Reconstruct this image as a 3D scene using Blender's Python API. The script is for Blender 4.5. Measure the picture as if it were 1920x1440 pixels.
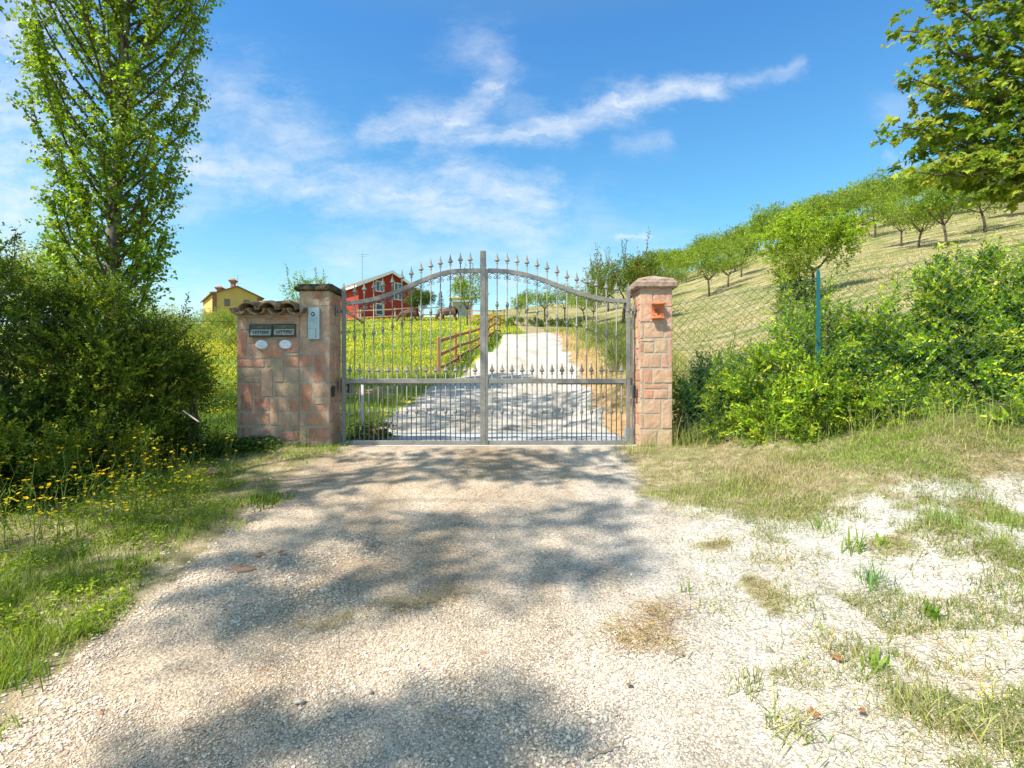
import bpy, math, random
import numpy as np
from mathutils import Vector

# ------------------------------------------------------------------ camera, world, sun, exposure
scene = bpy.context.scene
for o in list(bpy.data.objects):
    bpy.data.objects.remove(o)
R = math.radians
col = scene.collection
rng = np.random.default_rng(11)
random.seed(5)

F = 1000.0          # focal length in photo pixels (photo is 1920 x 1440)
CZ = 0.78           # camera height above the ground at the gate
cam_d = bpy.data.cameras.new('camera')
cam_d.sensor_width = 36.0
cam_d.lens = 36.0 * F / 1920.0
cam_d.clip_start = 0.05
cam_d.clip_end = 3000
cam = bpy.data.objects.new('camera', cam_d)
col.objects.link(cam)
cam.location = (0, 0, CZ)
cam.rotation_euler = (R(90), 0, 0)
scene.camera = cam

SD = Vector((0.62, 0.476, -1.0)).normalized()      # the way the sunlight travels
sun_el = math.asin(-SD.z)
sun_d = bpy.data.lights.new('sun', 'SUN')
sun_d.energy = 4.6
sun_d.angle = R(0.6)
sun_d.color = (1.0, 0.925, 0.80)
sun = bpy.data.objects.new('sun', sun_d)
col.objects.link(sun)
sun.rotation_euler = SD.to_track_quat('-Z', 'Y').to_euler()

scene.view_settings.view_transform = 'Standard'
scene.view_settings.look = 'None'
scene.view_settings.exposure = 0.98
scene.view_settings.gamma = 1.0

world = bpy.data.worlds.new('World')
scene.world = world
world.use_nodes = True


class NT:
    """tiny helper for building node trees"""
    def __init__(self, tree, clear=True):
        self.t = tree
        if clear:
            tree.nodes.clear()

    def n(self, kind, ins=None, **kw):
        nd = self.t.nodes.new(kind)
        for k, v in kw.items():
            setattr(nd, k, v)
        if ins:
            for k, v in ins.items():
                s = nd.inputs[k]
                if isinstance(v, bpy.types.NodeSocket):
                    self.t.links.new(v, s)
                else:
                    s.default_value = v
        return nd

    def m(self, op, a, b=None, c=None, clamp=False):
        nd = self.t.nodes.new('ShaderNodeMath')
        nd.operation = op
        nd.use_clamp = clamp
        for i, v in enumerate((a, b, c)):
            if v is None:
                continue
            if isinstance(v, bpy.types.NodeSocket):
                self.t.links.new(v, nd.inputs[i])
            else:
                nd.inputs[i].default_value = v
        return nd.outputs[0]

    def vm(self, op, a, b=None, out=0):
        nd = self.t.nodes.new('ShaderNodeVectorMath')
        nd.operation = op
        for i, v in enumerate((a, b)):
            if v is None:
                continue
            if isinstance(v, bpy.types.NodeSocket):
                self.t.links.new(v, nd.inputs[i])
            else:
                nd.inputs[i].default_value = v
        return nd.outputs[out]

    def mix(self, fac, a, b, blend='MIX'):
        nd = self.t.nodes.new('ShaderNodeMix')
        nd.data_type = 'RGBA'
        nd.blend_type = blend
        for k, v in ((0, fac), (6, a), (7, b)):
            if isinstance(v, bpy.types.NodeSocket):
                self.t.links.new(v, nd.inputs[k])
            else:
                if k and len(v) == 3:
                    v = (*v, 1)
                nd.inputs[k].default_value = v
        return nd.outputs[2]

    def ramp(self, fac, stops, interp='LINEAR'):
        nd = self.t.nodes.new('ShaderNodeValToRGB')
        cr = nd.color_ramp
        cr.interpolation = interp
        while len(cr.elements) < len(stops):
            cr.elements.new(0.5)
        for e, (p, c) in zip(cr.elements, stops):
            e.position = p
            if not hasattr(c, '__len__'):
                c = (c, c, c)
            e.color = (*c[:3], 1)
        self.t.links.new(fac, nd.inputs[0])
        return nd.outputs[0]

    def noise(self, vec, scale, detail=4, rough=0.55, dist=0.0, out='Fac'):
        nd = self.n('ShaderNodeTexNoise', {'Scale': scale, 'Detail': detail, 'Roughness': rough, 'Distortion': dist})
        if vec is not None:
            self.t.links.new(vec, nd.inputs['Vector'])
        return nd.outputs[out]


def build_world():
    nt = NT(world.node_tree)
    tc = nt.n('ShaderNodeTexCoord').outputs['Generated']
    sky = nt.n('ShaderNodeTexSky', sky_type='NISHITA', sun_disc=False)
    sky.sun_elevation = sun_el
    sky.sun_rotation = math.atan2(-SD.x, -SD.y)
    sky.altitude = 200
    sky.air_density = 1.0
    sky.dust_density = 0.6
    sky.ozone_density = 1.6
    sep = nt.n('ShaderNodeSeparateXYZ', {0: tc})
    yy = nt.m('MAXIMUM', sep.outputs[1], 0.05)
    px = nt.m('DIVIDE', sep.outputs[0], yy)
    pz = nt.m('DIVIDE', sep.outputs[2], yy)
    p = nt.n('ShaderNodeCombineXYZ', {0: px, 1: pz}).outputs[0]
    # wispy warp of the cirrus field
    w1 = nt.noise(p, 6.0, 9, 0.70, 0.0, 'Color')
    w1 = nt.vm('SUBTRACT', w1, (0.5, 0.5, 0.5))
    w1 = nt.vm('MULTIPLY', w1, (0.11, 0.085, 0.0))
    pw = nt.vm('ADD', p, w1)

    def S(u, v):
        return ((u - 960) / F, (720 - v) / F, 0)
    strokes = [
        (885, 88, 938, 122, 46, .32), (940, 120, 932, 165, 34, .45), (930, 165, 850, 222, 26, .9), (850, 228, 695, 240, 36, .62),
        (800, 255, 1060, 232, 26, .8), (1060, 232, 1165, 190, 24, .85), (1160, 192, 1330, 155, 24, .9), (1330, 155, 1500, 128, 14, .45),
        (925, 185, 1020, 240, 34, .45), (360, 305, 530, 325, 52, .75), (350, 190, 580, 270, 75, .5), (520, 335, 730, 365, 28, .75),
        (640, 355, 860, 370, 45, .85), (850, 345, 1010, 380, 48, .85), (800, 380, 1000, 440, 60, .7), (900, 420, 960, 520, 75, .6),
        (640, 490, 1100, 520, 70, .5), (1145, 446, 1215, 440, 9, .7), (1110, 410, 1240, 480, 60, .3), (1170, 262, 1250, 262, 18, .35),
        (1665, 200, 1730, 210, 26, .3), (1660, 290, 1710, 325, 12, .35), (20, 40, 60, 640, 150, .75), (150, 560, 480, 600, 75, .5),
        (400, 600, 900, 620, 60, .35), (1250, 640, 1900, 600, 80, .2), (200, 430, 400, 360, 40, .4)]
    rag = nt.m('MULTIPLY_ADD', nt.noise(nt.n('ShaderNodeMapping', {'Vector': p, 'Rotation': (0, 0, R(35)), 'Scale': (7, 16, 1)}).outputs[0], 1.0, 8, 0.7), 2.9, -0.55)
    rag = nt.m('MAXIMUM', rag, 0.12)
    tot = None
    for (u0, v0, u1, v1, w, a) in strokes:
        A = S(u0, v0)
        B = S(u1, v1)
        ab = (B[0] - A[0], B[1] - A[1], 0)
        l2 = ab[0] ** 2 + ab[1] ** 2
        pa = nt.vm('SUBTRACT', pw, A)
        t = nt.m('DIVIDE', nt.vm('DOT_PRODUCT', pa, ab, 1), l2, clamp=True)
        sc = nt.n('ShaderNodeVectorMath', operation='SCALE')
        sc.inputs[0].default_value = ab
        nt.t.links.new(t, sc.inputs['Scale'])
        d = nt.vm('LENGTH', nt.vm('SUBTRACT', pa, sc.outputs[0]), None, 1)
        d = nt.m('DIVIDE', nt.m('DIVIDE', d, w * 1.05 / F), rag)
        g = nt.m('EXPONENT', nt.m('MULTIPLY', nt.m('POWER', d, 2.0), -1.0))
        g = nt.m('MULTIPLY', g, a)
        tot = g if tot is None else nt.m('MAXIMUM', tot, g)
    fib = nt.n('ShaderNodeMapping', {'Vector': pw, 'Rotation': (0, 0, R(-14)), 'Scale': (3.0, 13.0, 1)}).outputs[0]
    f1 = nt.noise(fib, 2.2, 12, 0.68, 0.3)
    f2 = nt.noise(p, 11.0, 8, 0.6, 0.3)
    f = nt.m('MULTIPLY_ADD', f2, 0.45, nt.m('MULTIPLY', f1, 0.75))
    f = nt.ramp(f, [(0.38, 0.05), (0.58, 0.58), (0.84, 1.4)])
    mask = nt.m('MULTIPLY', tot, f, clamp=True)
    mask = nt.m('MULTIPLY', mask, 0.88)
    # Nishita sky, a little more saturated as the camera renders it, paler towards the ground; unseen zenith brightened and warmed as added fill for the shade
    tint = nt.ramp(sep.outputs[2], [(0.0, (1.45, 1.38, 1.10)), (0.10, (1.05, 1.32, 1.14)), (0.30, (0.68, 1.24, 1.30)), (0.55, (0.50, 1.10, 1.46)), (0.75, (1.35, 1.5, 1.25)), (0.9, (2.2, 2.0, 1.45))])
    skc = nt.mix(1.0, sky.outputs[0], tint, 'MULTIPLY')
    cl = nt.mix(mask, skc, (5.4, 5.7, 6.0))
    lowmask = nt.ramp(sep.outputs[2], [(-0.02, 0.0), (0.02, 1.0)])
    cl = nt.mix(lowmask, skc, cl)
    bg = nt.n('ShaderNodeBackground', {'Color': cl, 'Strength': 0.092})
    nt.n('ShaderNodeOutputWorld', {'Surface': bg.outputs[0]})


build_world()

# ------------------------------------------------------------------ object helpers


def tag(o, label=None, cat=None, group=None, kind=None):
    if label:
        o['label'] = label
    if cat:
        o['category'] = cat
    if group:
        o['group'] = group
    if kind:
        o['kind'] = kind
    return o


def empty(name, loc=(0, 0, 0), rz=0.0, label=None, cat=None, group=None):
    o = bpy.data.objects.new(name, None)
    o.empty_display_size = 0.1
    o.location = loc
    o.rotation_euler = (0, 0, rz)
    col.objects.link(o)
    return tag(o, label, cat, group)


def link_mesh(name, me, mat=None, parent=None):
    o = bpy.data.objects.new(name, me)
    if mat is not None and not me.materials:
        me.materials.append(mat)
    col.objects.link(o)
    if parent is not None:
        o.parent = parent
    return o


def copy_tree(o, parent=None):
    c = o.copy()
    col.objects.link(c)
    c.parent = parent
    for ch in [x for x in col.objects if x.parent == o and x != c]:
        copy_tree(ch, c)
    return c


def np_mesh(name, V, counts, loops, colr=None, smooth=False):
    """V (n,3); counts = verts per face; loops = flat vertex indices; colr (n,3) per-vertex colour"""
    me = bpy.data.meshes.new(name)
    V = np.ascontiguousarray(V, dtype=np.float32)
    counts = np.ascontiguousarray(counts, dtype=np.int32)
    loops = np.ascontiguousarray(loops, dtype=np.int32)
    me.vertices.add(len(V))
    me.vertices.foreach_set('co', V.ravel())
    me.loops.add(len(loops))
    me.loops.foreach_set('vertex_index', loops)
    me.polygons.add(len(counts))
    st = np.zeros(len(counts), dtype=np.int32)
    st[1:] = np.cumsum(counts)[:-1]
    me.polygons.foreach_set('loop_start', st)
    me.polygons.foreach_set('loop_total', counts)
    me.polygons.foreach_set('use_smooth', np.full(len(counts), bool(smooth)))
    me.update(calc_edges=True)
    if colr is not None:
        at = me.color_attributes.new('Col', 'FLOAT_COLOR', 'POINT')
        c4 = np.ones((len(V), 4), dtype=np.float32)
        c4[:, :3] = colr
        at.data.foreach_set('color', c4.ravel())
    return me


class MB:
    """collects pieces with a per-piece colour into ONE mesh"""
    def __init__(self):
        self.V, self.Fc, self.C = [], [], []

    def add(self, verts, faces, c=(1, 1, 1)):
        b = len(self.V)
        self.V += [tuple(v) for v in verts]
        self.Fc += [tuple(i + b for i in f) for f in faces]
        self.C += [c] * len(verts)
        return self

    def box(self, x0, x1, y0, y1, z0, z1, c=(1, 1, 1), bev=0.0):
        if bev <= 0:
            v = [(x, y, z) for z in (z0, z1) for y in (y0, y1) for x in (x0, x1)]
            f = [(0, 2, 3, 1), (4, 5, 7, 6), (0, 1, 5, 4), (2, 6, 7, 3), (0, 4, 6, 2), (1, 3, 7, 5)]
            return self.add(v, f, c)
        b = bev
        v, f = [], []
        # chamfered box: three rings of 8
        def ring(z, i):
            return [(x0 + i + b, y0 + i, z), (x1 - i - b, y0 + i, z), (x1 - i, y0 + i + b, z), (x1 - i, y1 - i - b, z),
                    (x1 - i - b, y1 - i, z), (x0 + i + b, y1 - i, z), (x0 + i, y1 - i - b, z), (x0 + i, y0 + i + b, z)]
        rings = [ring(z0, b), ring(z0 + b, 0), ring(z1 - b, 0), ring(z1, b)]
        for r in rings:
            v += r
        for k in range(3):
            for i in range(8):
                j = (i + 1) % 8
                f.append((k * 8 + i, k * 8 + j, k * 8 + 8 + j, k * 8 + 8 + i))
        f.append(tuple(range(7, -1, -1)))
        f.append(tuple(range(24, 32)))
        return self.add(v, f, c)

    def tube(self, path, rad, sides=8, c=(1, 1, 1), cap=True):
        pts = [Vector(p) for p in path]
        n = len(pts)
        if not hasattr(rad, '__len__'):
            rad = [rad] * n
        v, f = [], []
        up = None
        for i, p in enumerate(pts):
            d = (pts[min(i + 1, n - 1)] - pts[max(i - 1, 0)])
            d = d.normalized() if d.length > 1e-9 else Vector((0, 0, 1))
            if up is None:
                up = Vector((0, 1, 0)) if abs(d.y) < 0.9 else Vector((1, 0, 0))
            a = d.cross(up)
            if a.length < 1e-6:
                a = d.cross(Vector((1, 0, 0.01)))
            a.normalize()
            b = a.cross(d).normalized()
            up = b
            for k in range(sides):
                t = 2 * math.pi * k / sides
                v.append(p + (a * math.cos(t) + b * math.sin(t)) * rad[i])
        for i in range(n - 1):
            for k in range(sides):
                j = (k + 1) % sides
                f.append((i * sides + k, i * sides + j, (i + 1) * sides + j, (i + 1) * sides + k))
        if cap:
            f.append(tuple(range(sides - 1, -1, -1)))
            f.append(tuple((n - 1) * sides + k for k in range(sides)))
        return self.add(v, f, c)

    def lathe(self, prof, loc, sides=10, sx=1.0, sy=1.0, c=(1, 1, 1)):
        v, f = [], []
        for (z, r) in prof:
            for k in range(sides):
                t = 2 * math.pi * k / sides
                v.append((loc[0] + math.cos(t) * r * sx, loc[1] + math.sin(t) * r * sy, loc[2] + z))
        for i in range(len(prof) - 1):
            for k in range(sides):
                j = (k + 1) % sides
                f.append((i * sides + k, i * sides + j, (i + 1) * sides + j, (i + 1) * sides + k))
        f.append(tuple(range(sides - 1, -1, -1)))
        f.append(tuple((len(prof) - 1) * sides + k for k in range(sides)))
        return self.add(v, f, c)

    def obox(self, o, ax, ay, az, c=(1, 1, 1)):
        """box from a corner o and three edge vectors"""
        o, ax, ay, az = Vector(o), Vector(ax), Vector(ay), Vector(az)
        v = [o + ax * i + ay * j + az * k for k in (0, 1) for j in (0, 1) for i in (0, 1)]
        f = [(0, 2, 3, 1), (4, 5, 7, 6), (0, 1, 5, 4), (2, 6, 7, 3), (0, 4, 6, 2), (1, 3, 7, 5)]
        return self.add(v, f, c)

    def build(self, name, mat, parent=None, smooth=False):
        counts = [len(f) for f in self.Fc]
        loops = [i for f in self.Fc for i in f]
        me = np_mesh(name, np.array(self.V), counts, loops, np.array(self.C, dtype=np.float32)[:, :3], smooth)
        return link_mesh(name, me, mat, parent)


def hash2(ix, iy, seed):
    h = (ix.astype(np.int64) * 374761393 + iy.astype(np.int64) * 668265263 + seed * 982451653) & 0x7fffffff
    h = ((h ^ (h >> 13)) * 1274126177) & 0x7fffffff
    return ((h ^ (h >> 16)) & 0xffff) / 65535.0


def vnoise(x, y, seed=0):
    x = np.asarray(x, dtype=float)
    y = np.asarray(y, dtype=float)
    ix, iy = np.floor(x), np.floor(y)
    fx, fy = x - ix, y - iy
    fx = fx * fx * (3 - 2 * fx)
    fy = fy * fy * (3 - 2 * fy)
    a = hash2(ix, iy, seed)
    b = hash2(ix + 1, iy, seed)
    c = hash2(ix, iy + 1, seed)
    d = hash2(ix + 1, iy + 1, seed)
    return (a * (1 - fx) + b * fx) * (1 - fy) + (c * (1 - fx) + d * fx) * fy


def fbm(x, y, seed=0, oct=4):
    s, a, t = 0, 1.0, 0
    for i in range(oct):
        s = s + a * vnoise(x * 2 ** i + 17 * i, y * 2 ** i - 9 * i, seed + i)
        t += a
        a *= 0.5
    return s / t


# ------------------------------------------------------------------ materials
def new_mat(name):
    m = bpy.data.materials.new(name)
    m.use_nodes = True
    return m, NT(m.node_tree)


def finish(nt, col_, rough=0.8, metal=0.0, bump=None, bs=0.3, bd=0.01, spec=0.4):
    b = nt.n('ShaderNodeBsdfPrincipled', {'Base Color': col_, 'Roughness': rough, 'Metallic': metal})
    b.inputs['Specular IOR Level'].default_value = spec
    if bump is not None:
        bp = nt.n('ShaderNodeBump', {'Height': bump, 'Strength': bs, 'Distance': bd})
        nt.t.links.new(bp.outputs[0], b.inputs['Normal'])
    nt.n('ShaderNodeOutputMaterial', {'Surface': b.outputs[0]})


def c4(c):
    return (*c, 1) if len(c) == 3 else c


def mat_simple(name, c, rough=0.7, metal=0.0, var=0.15, scale=8.0, bs=0.2, bd=0.004, spec=0.4, attr=False):
    m, nt = new_mat(name)
    pos = nt.n('ShaderNodeTexCoord').outputs['Object']
    n1 = nt.noise(pos, scale, 6, 0.6)
    base = c4(c)
    if attr:
        at = nt.n('ShaderNodeVertexColor', layer_name='Col').outputs[0]
        base = nt.mix(1.0, at, c4(c), 'MULTIPLY')
    k = nt.ramp(n1, [(0.25, 1 - var), (0.75, 1 + var)])
    cc = nt.mix(1.0, base, k, 'MULTIPLY')
    n2 = nt.noise(pos, scale * 7, 5, 0.6)
    finish(nt, cc, rough, metal, n2, bs, bd, spec)
    return m


def mat_leaf(name, trans=0.45, tcol=(1.2, 1.3, 0.4), gloss=0.03, rough=0.55, tone=(1.62, 1.42, 1.1)):
    m, nt = new_mat(name)
    at = nt.n('ShaderNodeVertexColor', layer_name='Col').outputs[0]
    at = nt.mix(1.0, at, c4(tone), 'MULTIPLY')
    d = nt.n('ShaderNodeBsdfDiffuse', {'Color': at})
    tc = nt.mix(1.0, at, c4(tcol), 'MULTIPLY')
    t = nt.n('ShaderNodeBsdfTranslucent', {'Color': tc})
    mx = nt.n('ShaderNodeMixShader', {0: trans, 1: d.outputs[0], 2: t.outputs[0]})
    g = nt.n('ShaderNodeBsdfGlossy', {'Color': (0.9, 0.95, 1, 1), 'Roughness': rough})
    fr = nt.n('ShaderNodeFresnel', {'IOR': 1.4})
    fm = nt.m('MULTIPLY', fr.outputs[0], gloss * 4)
    mx2 = nt.n('ShaderNodeMixShader', {0: fm, 1: mx.outputs[0], 2: g.outputs[0]})
    nt.n('ShaderNodeOutputMaterial', {'Surface': mx2.outputs[0]})
    return m


M = {}
M['leaf'] = mat_leaf('leaf')
M['leaf_shiny'] = mat_leaf('glossy_leaf', 0.38, gloss=0.07, rough=0.45)
M['grass'] = mat_leaf('grass_blade', 0.35, (1.05, 1.15, 0.45), 0.02, tone=(1.5, 1.3, 1.15))
M['petal'] = mat_leaf('petal', 0.35, (1.1, 1.0, 0.5), 0.03, tone=(1.15, 1.1, 1))


def mat_bark(name, c1, c2):
    m, nt = new_mat(name)
    pos = nt.n('ShaderNodeTexCoord').outputs['Object']
    mp = nt.n('ShaderNodeMapping', {'Vector': pos, 'Scale': (9, 9, 2.2)}).outputs[0]
    n1 = nt.noise(mp, 2.2, 8, 0.65)
    c = nt.ramp(n1, [(0.3, c2), (0.62, c1)])
    finish(nt, c, 0.9, 0, n1, 0.6, 0.02, 0.2)
    return m


M['bark_grey'] = mat_bark('poplar_bark', (0.24, 0.225, 0.19), (0.09, 0.08, 0.06))
M['bark_dark'] = mat_bark('bark', (0.14, 0.105, 0.075), (0.05, 0.038, 0.026))


def mat_galv():
    m, nt = new_mat('galvanised_steel')
    pos = nt.n('ShaderNodeTexCoord').outputs['Object']
    n1 = nt.noise(pos, 6, 6, 0.65)
    n2 = nt.noise(pos, 45, 5, 0.6)
    c = nt.ramp(n1, [(0.3, (0.17, 0.165, 0.15)), (0.55, (0.235, 0.225, 0.20)), (0.75, (0.31, 0.295, 0.26))])
    st = nt.ramp(n2, [(0.35, 0.80), (0.65, 1.12)])
    c = nt.mix(1.0, c, st, 'MULTIPLY')
    r = nt.m('MULTIPLY_ADD', n1, 0.3, 0.42)
    ru = nt.ramp(nt.noise(nt.n('ShaderNodeMapping', {'Vector': pos, 'Scale': (1, 1, .35)}).outputs[0], 5.0, 8, 0.7), [(0.58, 0.0), (0.72, 0.75)])
    c = nt.mix(ru, c, (0.24, 0.145, 0.09))
    finish(nt, c, r, 0.22, n2, 0.15, 0.002, 0.5)
    return m


M['galv'] = mat_galv()


def mat_stone():
    m, nt = new_mat('dressed_stone')
    pos = nt.n('ShaderNodeTexCoord').outputs['Object']
    at = nt.n('ShaderNodeVertexColor', layer_name='Col').outputs[0]
    n1 = nt.noise(pos, 7, 6, 0.65)
    n2 = nt.noise(pos, 60, 6, 0.7)
    k = nt.ramp(n1, [(0.25, (0.68, 0.62, 0.56)), (0.5, (1, 1, 1)), (0.75, (1.28, 1.22, 1.12))])
    c = nt.mix(1.0, at, k, 'MULTIPLY')
    pale = nt.ramp(nt.noise(pos, 15, 6, 0.7, 0.5), [(0.40, 0.0), (0.72, 0.6)])
    c = nt.mix(pale, c, (0.45, 0.35, 0.26))
    stain = nt.ramp(nt.noise(nt.n('ShaderNodeMapping', {'Vector': pos, 'Scale': (9, 9, 1.6)}).outputs[0], 1.6, 6, 0.6), [(0.30, 0.72), (0.52, 1.0)])
    c = nt.mix(1.0, c, stain, 'MULTIPLY')
    c = nt.mix(0.35, c, nt.ramp(n2, [(0.3, 0.35), (0.7, 1.0)]), 'MULTIPLY')
    h = nt.m('MULTIPLY_ADD', n2, 0.6, nt.noise(pos, 16, 4, 0.6))
    finish(nt, c, 0.95, 0, h, 0.75, 0.006, 0.12)
    return m


M['stone'] = mat_stone()
M['mortar'] = mat_simple('mortar', (0.38, 0.32, 0.25), 0.95, 0, 0.22, 9, 0.6, 0.008, 0.1)


def mat_capstone(name, c_dark, c_light, lo=0.38, hi=0.62):
    m, nt = new_mat(name)
    pos = nt.n('ShaderNodeTexCoord').outputs['Object']
    n1 = nt.noise(pos, 13, 7, 0.7)
    n2 = nt.noise(pos, 70, 5, 0.7)
    c = nt.ramp(n1, [(lo, c_dark), (hi, c_light)])
    c = nt.mix(0.4, c, nt.ramp(n2, [(0.3, 0.4), (0.7, 1.1)]), 'MULTIPLY')
    finish(nt, c, 0.95, 0, n2, 0.6, 0.006, 0.15)
    return m


M['cap_dark'] = mat_capstone('lichened_cap', (0.035, 0.032, 0.022), (0.24, 0.20, 0.12), .42, .78)
M['cap_pale'] = mat_capstone('cap_stone', (0.24, 0.16, 0.12), (0.46, 0.36, 0.29))
M['tile'] = mat_capstone('old_roof_tile', (0.11, 0.085, 0.05), (0.42, 0.27, 0.15), .36, .66)
M['terracotta'] = mat_simple('terracotta', (0.50, 0.15, 0.055), 0.6, 0, 0.22, 30, 0.4, 0.003)
M['terracotta_dark'] = mat_simple('dark_terracotta', (0.06, 0.028, 0.018), 0.7)
M['brass'] = mat_simple('weathered_brass', (0.085, 0.085, 0.055), 0.42, 0.7, 0.4, 60, 0.4, 0.002)
M['brass_pale'] = mat_simple('worn_flap_metal', (0.34, 0.33, 0.29), 0.5, 0.35, 0.25, 80, 0.3, 0.001)
M['ceramic'] = mat_simple('glazed_ceramic', (0.72, 0.74, 0.78), 0.2, 0, 0.04, 40, 0.0)
M['ink'] = mat_simple('blue_ink', (0.10, 0.16, 0.33), 0.5)
M['alu'] = mat_simple('aluminium_panel', (0.40, 0.50, 0.53), 0.45, 0.15, 0.04, 30, 0.03)
M['alu_pale'] = mat_simple('pale_plastic', (0.62, 0.64, 0.66), 0.45)
M['alu_dark'] = mat_simple('groove_grey', (0.22, 0.29, 0.31), 0.5)
M['black'] = mat_simple('black_plastic', (0.012, 0.012, 0.013), 0.35)
M['lens'] = mat_simple('camera_glass', (0.05, 0.05, 0.06), 0.08)
M['green_post'] = mat_simple('green_painted_steel', (0.012, 0.11, 0.115), 0.45, 0.0, 0.15, 12, 0.05)
M['green_wire'] = mat_simple('green_plastic_wire', (0.012, 0.075, 0.065), 0.5)
M['grey_wire'] = mat_simple('old_wire', (0.07, 0.075, 0.055), 0.55, 0.3)
M['wood'] = mat_bark('fence_wood', (0.40, 0.20, 0.09), (0.20, 0.09, 0.04))
M['wood_pale'] = mat_bark('pale_wood', (0.50, 0.40, 0.28), (0.26, 0.19, 0.12))
M['white_paint'] = mat_simple('white_paint', (0.78, 0.745, 0.755), 0.5, 0, 0.05)
M['red_wall'] = mat_simple('red_plaster', (0.34, 0.032, 0.018), 0.85, 0, 0.1, 0.8, 0.1)
M['yellow_wall'] = mat_simple('yellow_plaster', (0.56, 0.36, 0.12), 0.9, 0, 0.14, 0.5, 0.1)
M['brick'] = mat_simple('brick_trim', (0.26, 0.12, 0.075), 0.9, 0, 0.2, 3)
M['roof'] = mat_simple('roof_tiles', (0.20, 0.12, 0.08), 0.9, 0, 0.3, 3)
M['glass'] = mat_simple('window_glass', (0.05, 0.08, 0.11), 0.12, 0, 0.1, 1, 0.0, 0.001, 0.8)
M['donkey'] = mat_simple('brown_coat', (0.13, 0.072, 0.05), 0.95, 0, 0.25, 5, 0.5, 0.02)
M['concrete'] = mat_simple('concrete', (0.42, 0.42, 0.43), 0.9, 0, 0.16, 3, 0.4, 0.006)
M['rock'] = mat_simple('rock', (0.42, 0.37, 0.31), 0.92, 0, 0.3, 14, 0.8, 0.01)
M['rock_brown'] = mat_simple('brown_rock', (0.34, 0.20, 0.13), 0.92, 0, 0.3, 14, 0.8, 0.01)
M['deadleaf'] = mat_simple('dead_leaf', (0.28, 0.12, 0.055), 0.8, 0, 0.25, 30)

# ------------------------------------------------------------------ terrain
def P3(u, v, Y):
    return ((u - 960) / F * Y, Y, CZ + (720 - v) / F * Y)


ctrl = [(-6, -4, -1.15), (0, -4, -1.15), (6, -4, -1.0), (-14, -4, -1.2), (14, -4, -.6),
        (0, 0, -.72), (-3, 0, -.75), (3, 0, -.6), (-7, 1, -.7), (8, 1, -.05),
        (0, 2.5, -.455), (0, 5, -.19), (-2.2, 6.8, 0), (0, 6.8, 0), (2, 6.8, .0), (-3.6, 6.7, -.02), (-2.5, 4.5, -.27), (-4.2, 5, -.20), (-4.0, 3.2, -.42),
        (2.0, 4.6, -.2), (3.6, 3.6, -.24), (3.3, 5.2, .12), (-7, 5, -.1), (-6.5, 8.5, .15), (0, 8.1, .035), (-2, 8.1, .04), (1.8, 8.1, .05)]
for a in [(700, 770, 10), (900, 770, 10), (1100, 770, 10), (845, 713, 13), (965, 713, 13), (1085, 713, 13), (905, 660, 19), (1060, 660, 19),
          (940, 627, 30), (1045, 627, 30), (660, 760, 10.2), (660, 700, 16), (660, 640, 33), (760, 640, 30), (760, 690, 17), (660, 602, 56), (740, 600, 60), (800, 597, 56),
          (860, 600, 50), (823, 709, 15.5), (854, 690, 17.7), (880, 672, 22), (916, 650, 26), (936, 630, 35),
          (725, 602, 72), (620, 602, 80), (790, 600, 80), (445, 612, 100), (430, 785, 9), (430, 700, 15), (430, 650, 28), (430, 610, 60), (200, 620, 60), (0, 620, 90), (0, 700, 20),
          (980, 607, 42), (980, 588, 60), (900, 592, 70), (940, 584, 90), (1150, 735, 10), (1150, 690, 12.5), (1150, 640, 18), (1150, 612, 32), (1170, 580, 45), (1100, 612, 38), (1100, 655, 20),
          (1330, 556, 36), (1330, 610, 22), (1350, 660, 14), (1510, 525, 26), (1510, 580, 16), (1500, 660, 10), (1850, 437, 32), (1700, 460, 34), (1900, 475, 20), (1850, 520, 13), (1850, 640, 8.5),
          (1250, 528, 68), (1400, 478, 68), (1550, 425, 66), (1700, 385, 60), (1900, 372, 52), (2300, 300, 50), (2300, 420, 20), (1120, 560, 70),
          (1533, 812, 5.9), (1262, 836, 6.8), (1900, 800, 4.85), (1700, 870, 4.4), (1900, 1000, 3.3), (1700, 1100, 3.0)]:
    ctrl.append(P3(*a))
ctrl += [(30, 120, 20), (60, 120, 24), (0, 130, 10), (-40, 140, 11), (-90, 120, 11), (-90, 40, 5), (-40, 0, 0), (90, 60, 30), (70, 0, 12), (60, 90, 27), (0, 200, 6), (80, 200, 12), (-80, 200, 8), (200, 100, 25), (-200, 100, 8), (-200, -50, -1), (200, -50, 12), (0, -60, -5)]
ctrl = np.array(ctrl, dtype=float)


def warp(x, y):
    # compress distance so the spline is stiff near and loose far away
    r = np.sqrt(x * x + y * y) + 1e-9
    k = np.log1p(r / 8.0) * 8.0 / r
    return x * k, y * k


def tps_k(r2):
    return 0.5 * r2 * np.log(r2 + 1e-9)


_cx, _cy = warp(ctrl[:, 0], ctrl[:, 1])
_n = len(ctrl)
_K = tps_k((_cx[:, None] - _cx[None]) ** 2 + (_cy[:, None] - _cy[None]) ** 2) + np.eye(_n) * 0.08
_Pm = np.stack([np.ones(_n), _cx, _cy], 1)
_A = np.zeros((_n + 3, _n + 3))
_A[:_n, :_n] = _K
_A[:_n, _n:] = _Pm
_A[_n:, :_n] = _Pm.T
_w = np.linalg.solve(_A, np.concatenate([ctrl[:, 2], np.zeros(3)]))


def H(x, y):
    h = H0(x, y)
    k = gate_k(np.asarray(x, dtype=float), np.asarray(y, dtype=float))
    return h * (1 - k)


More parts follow.
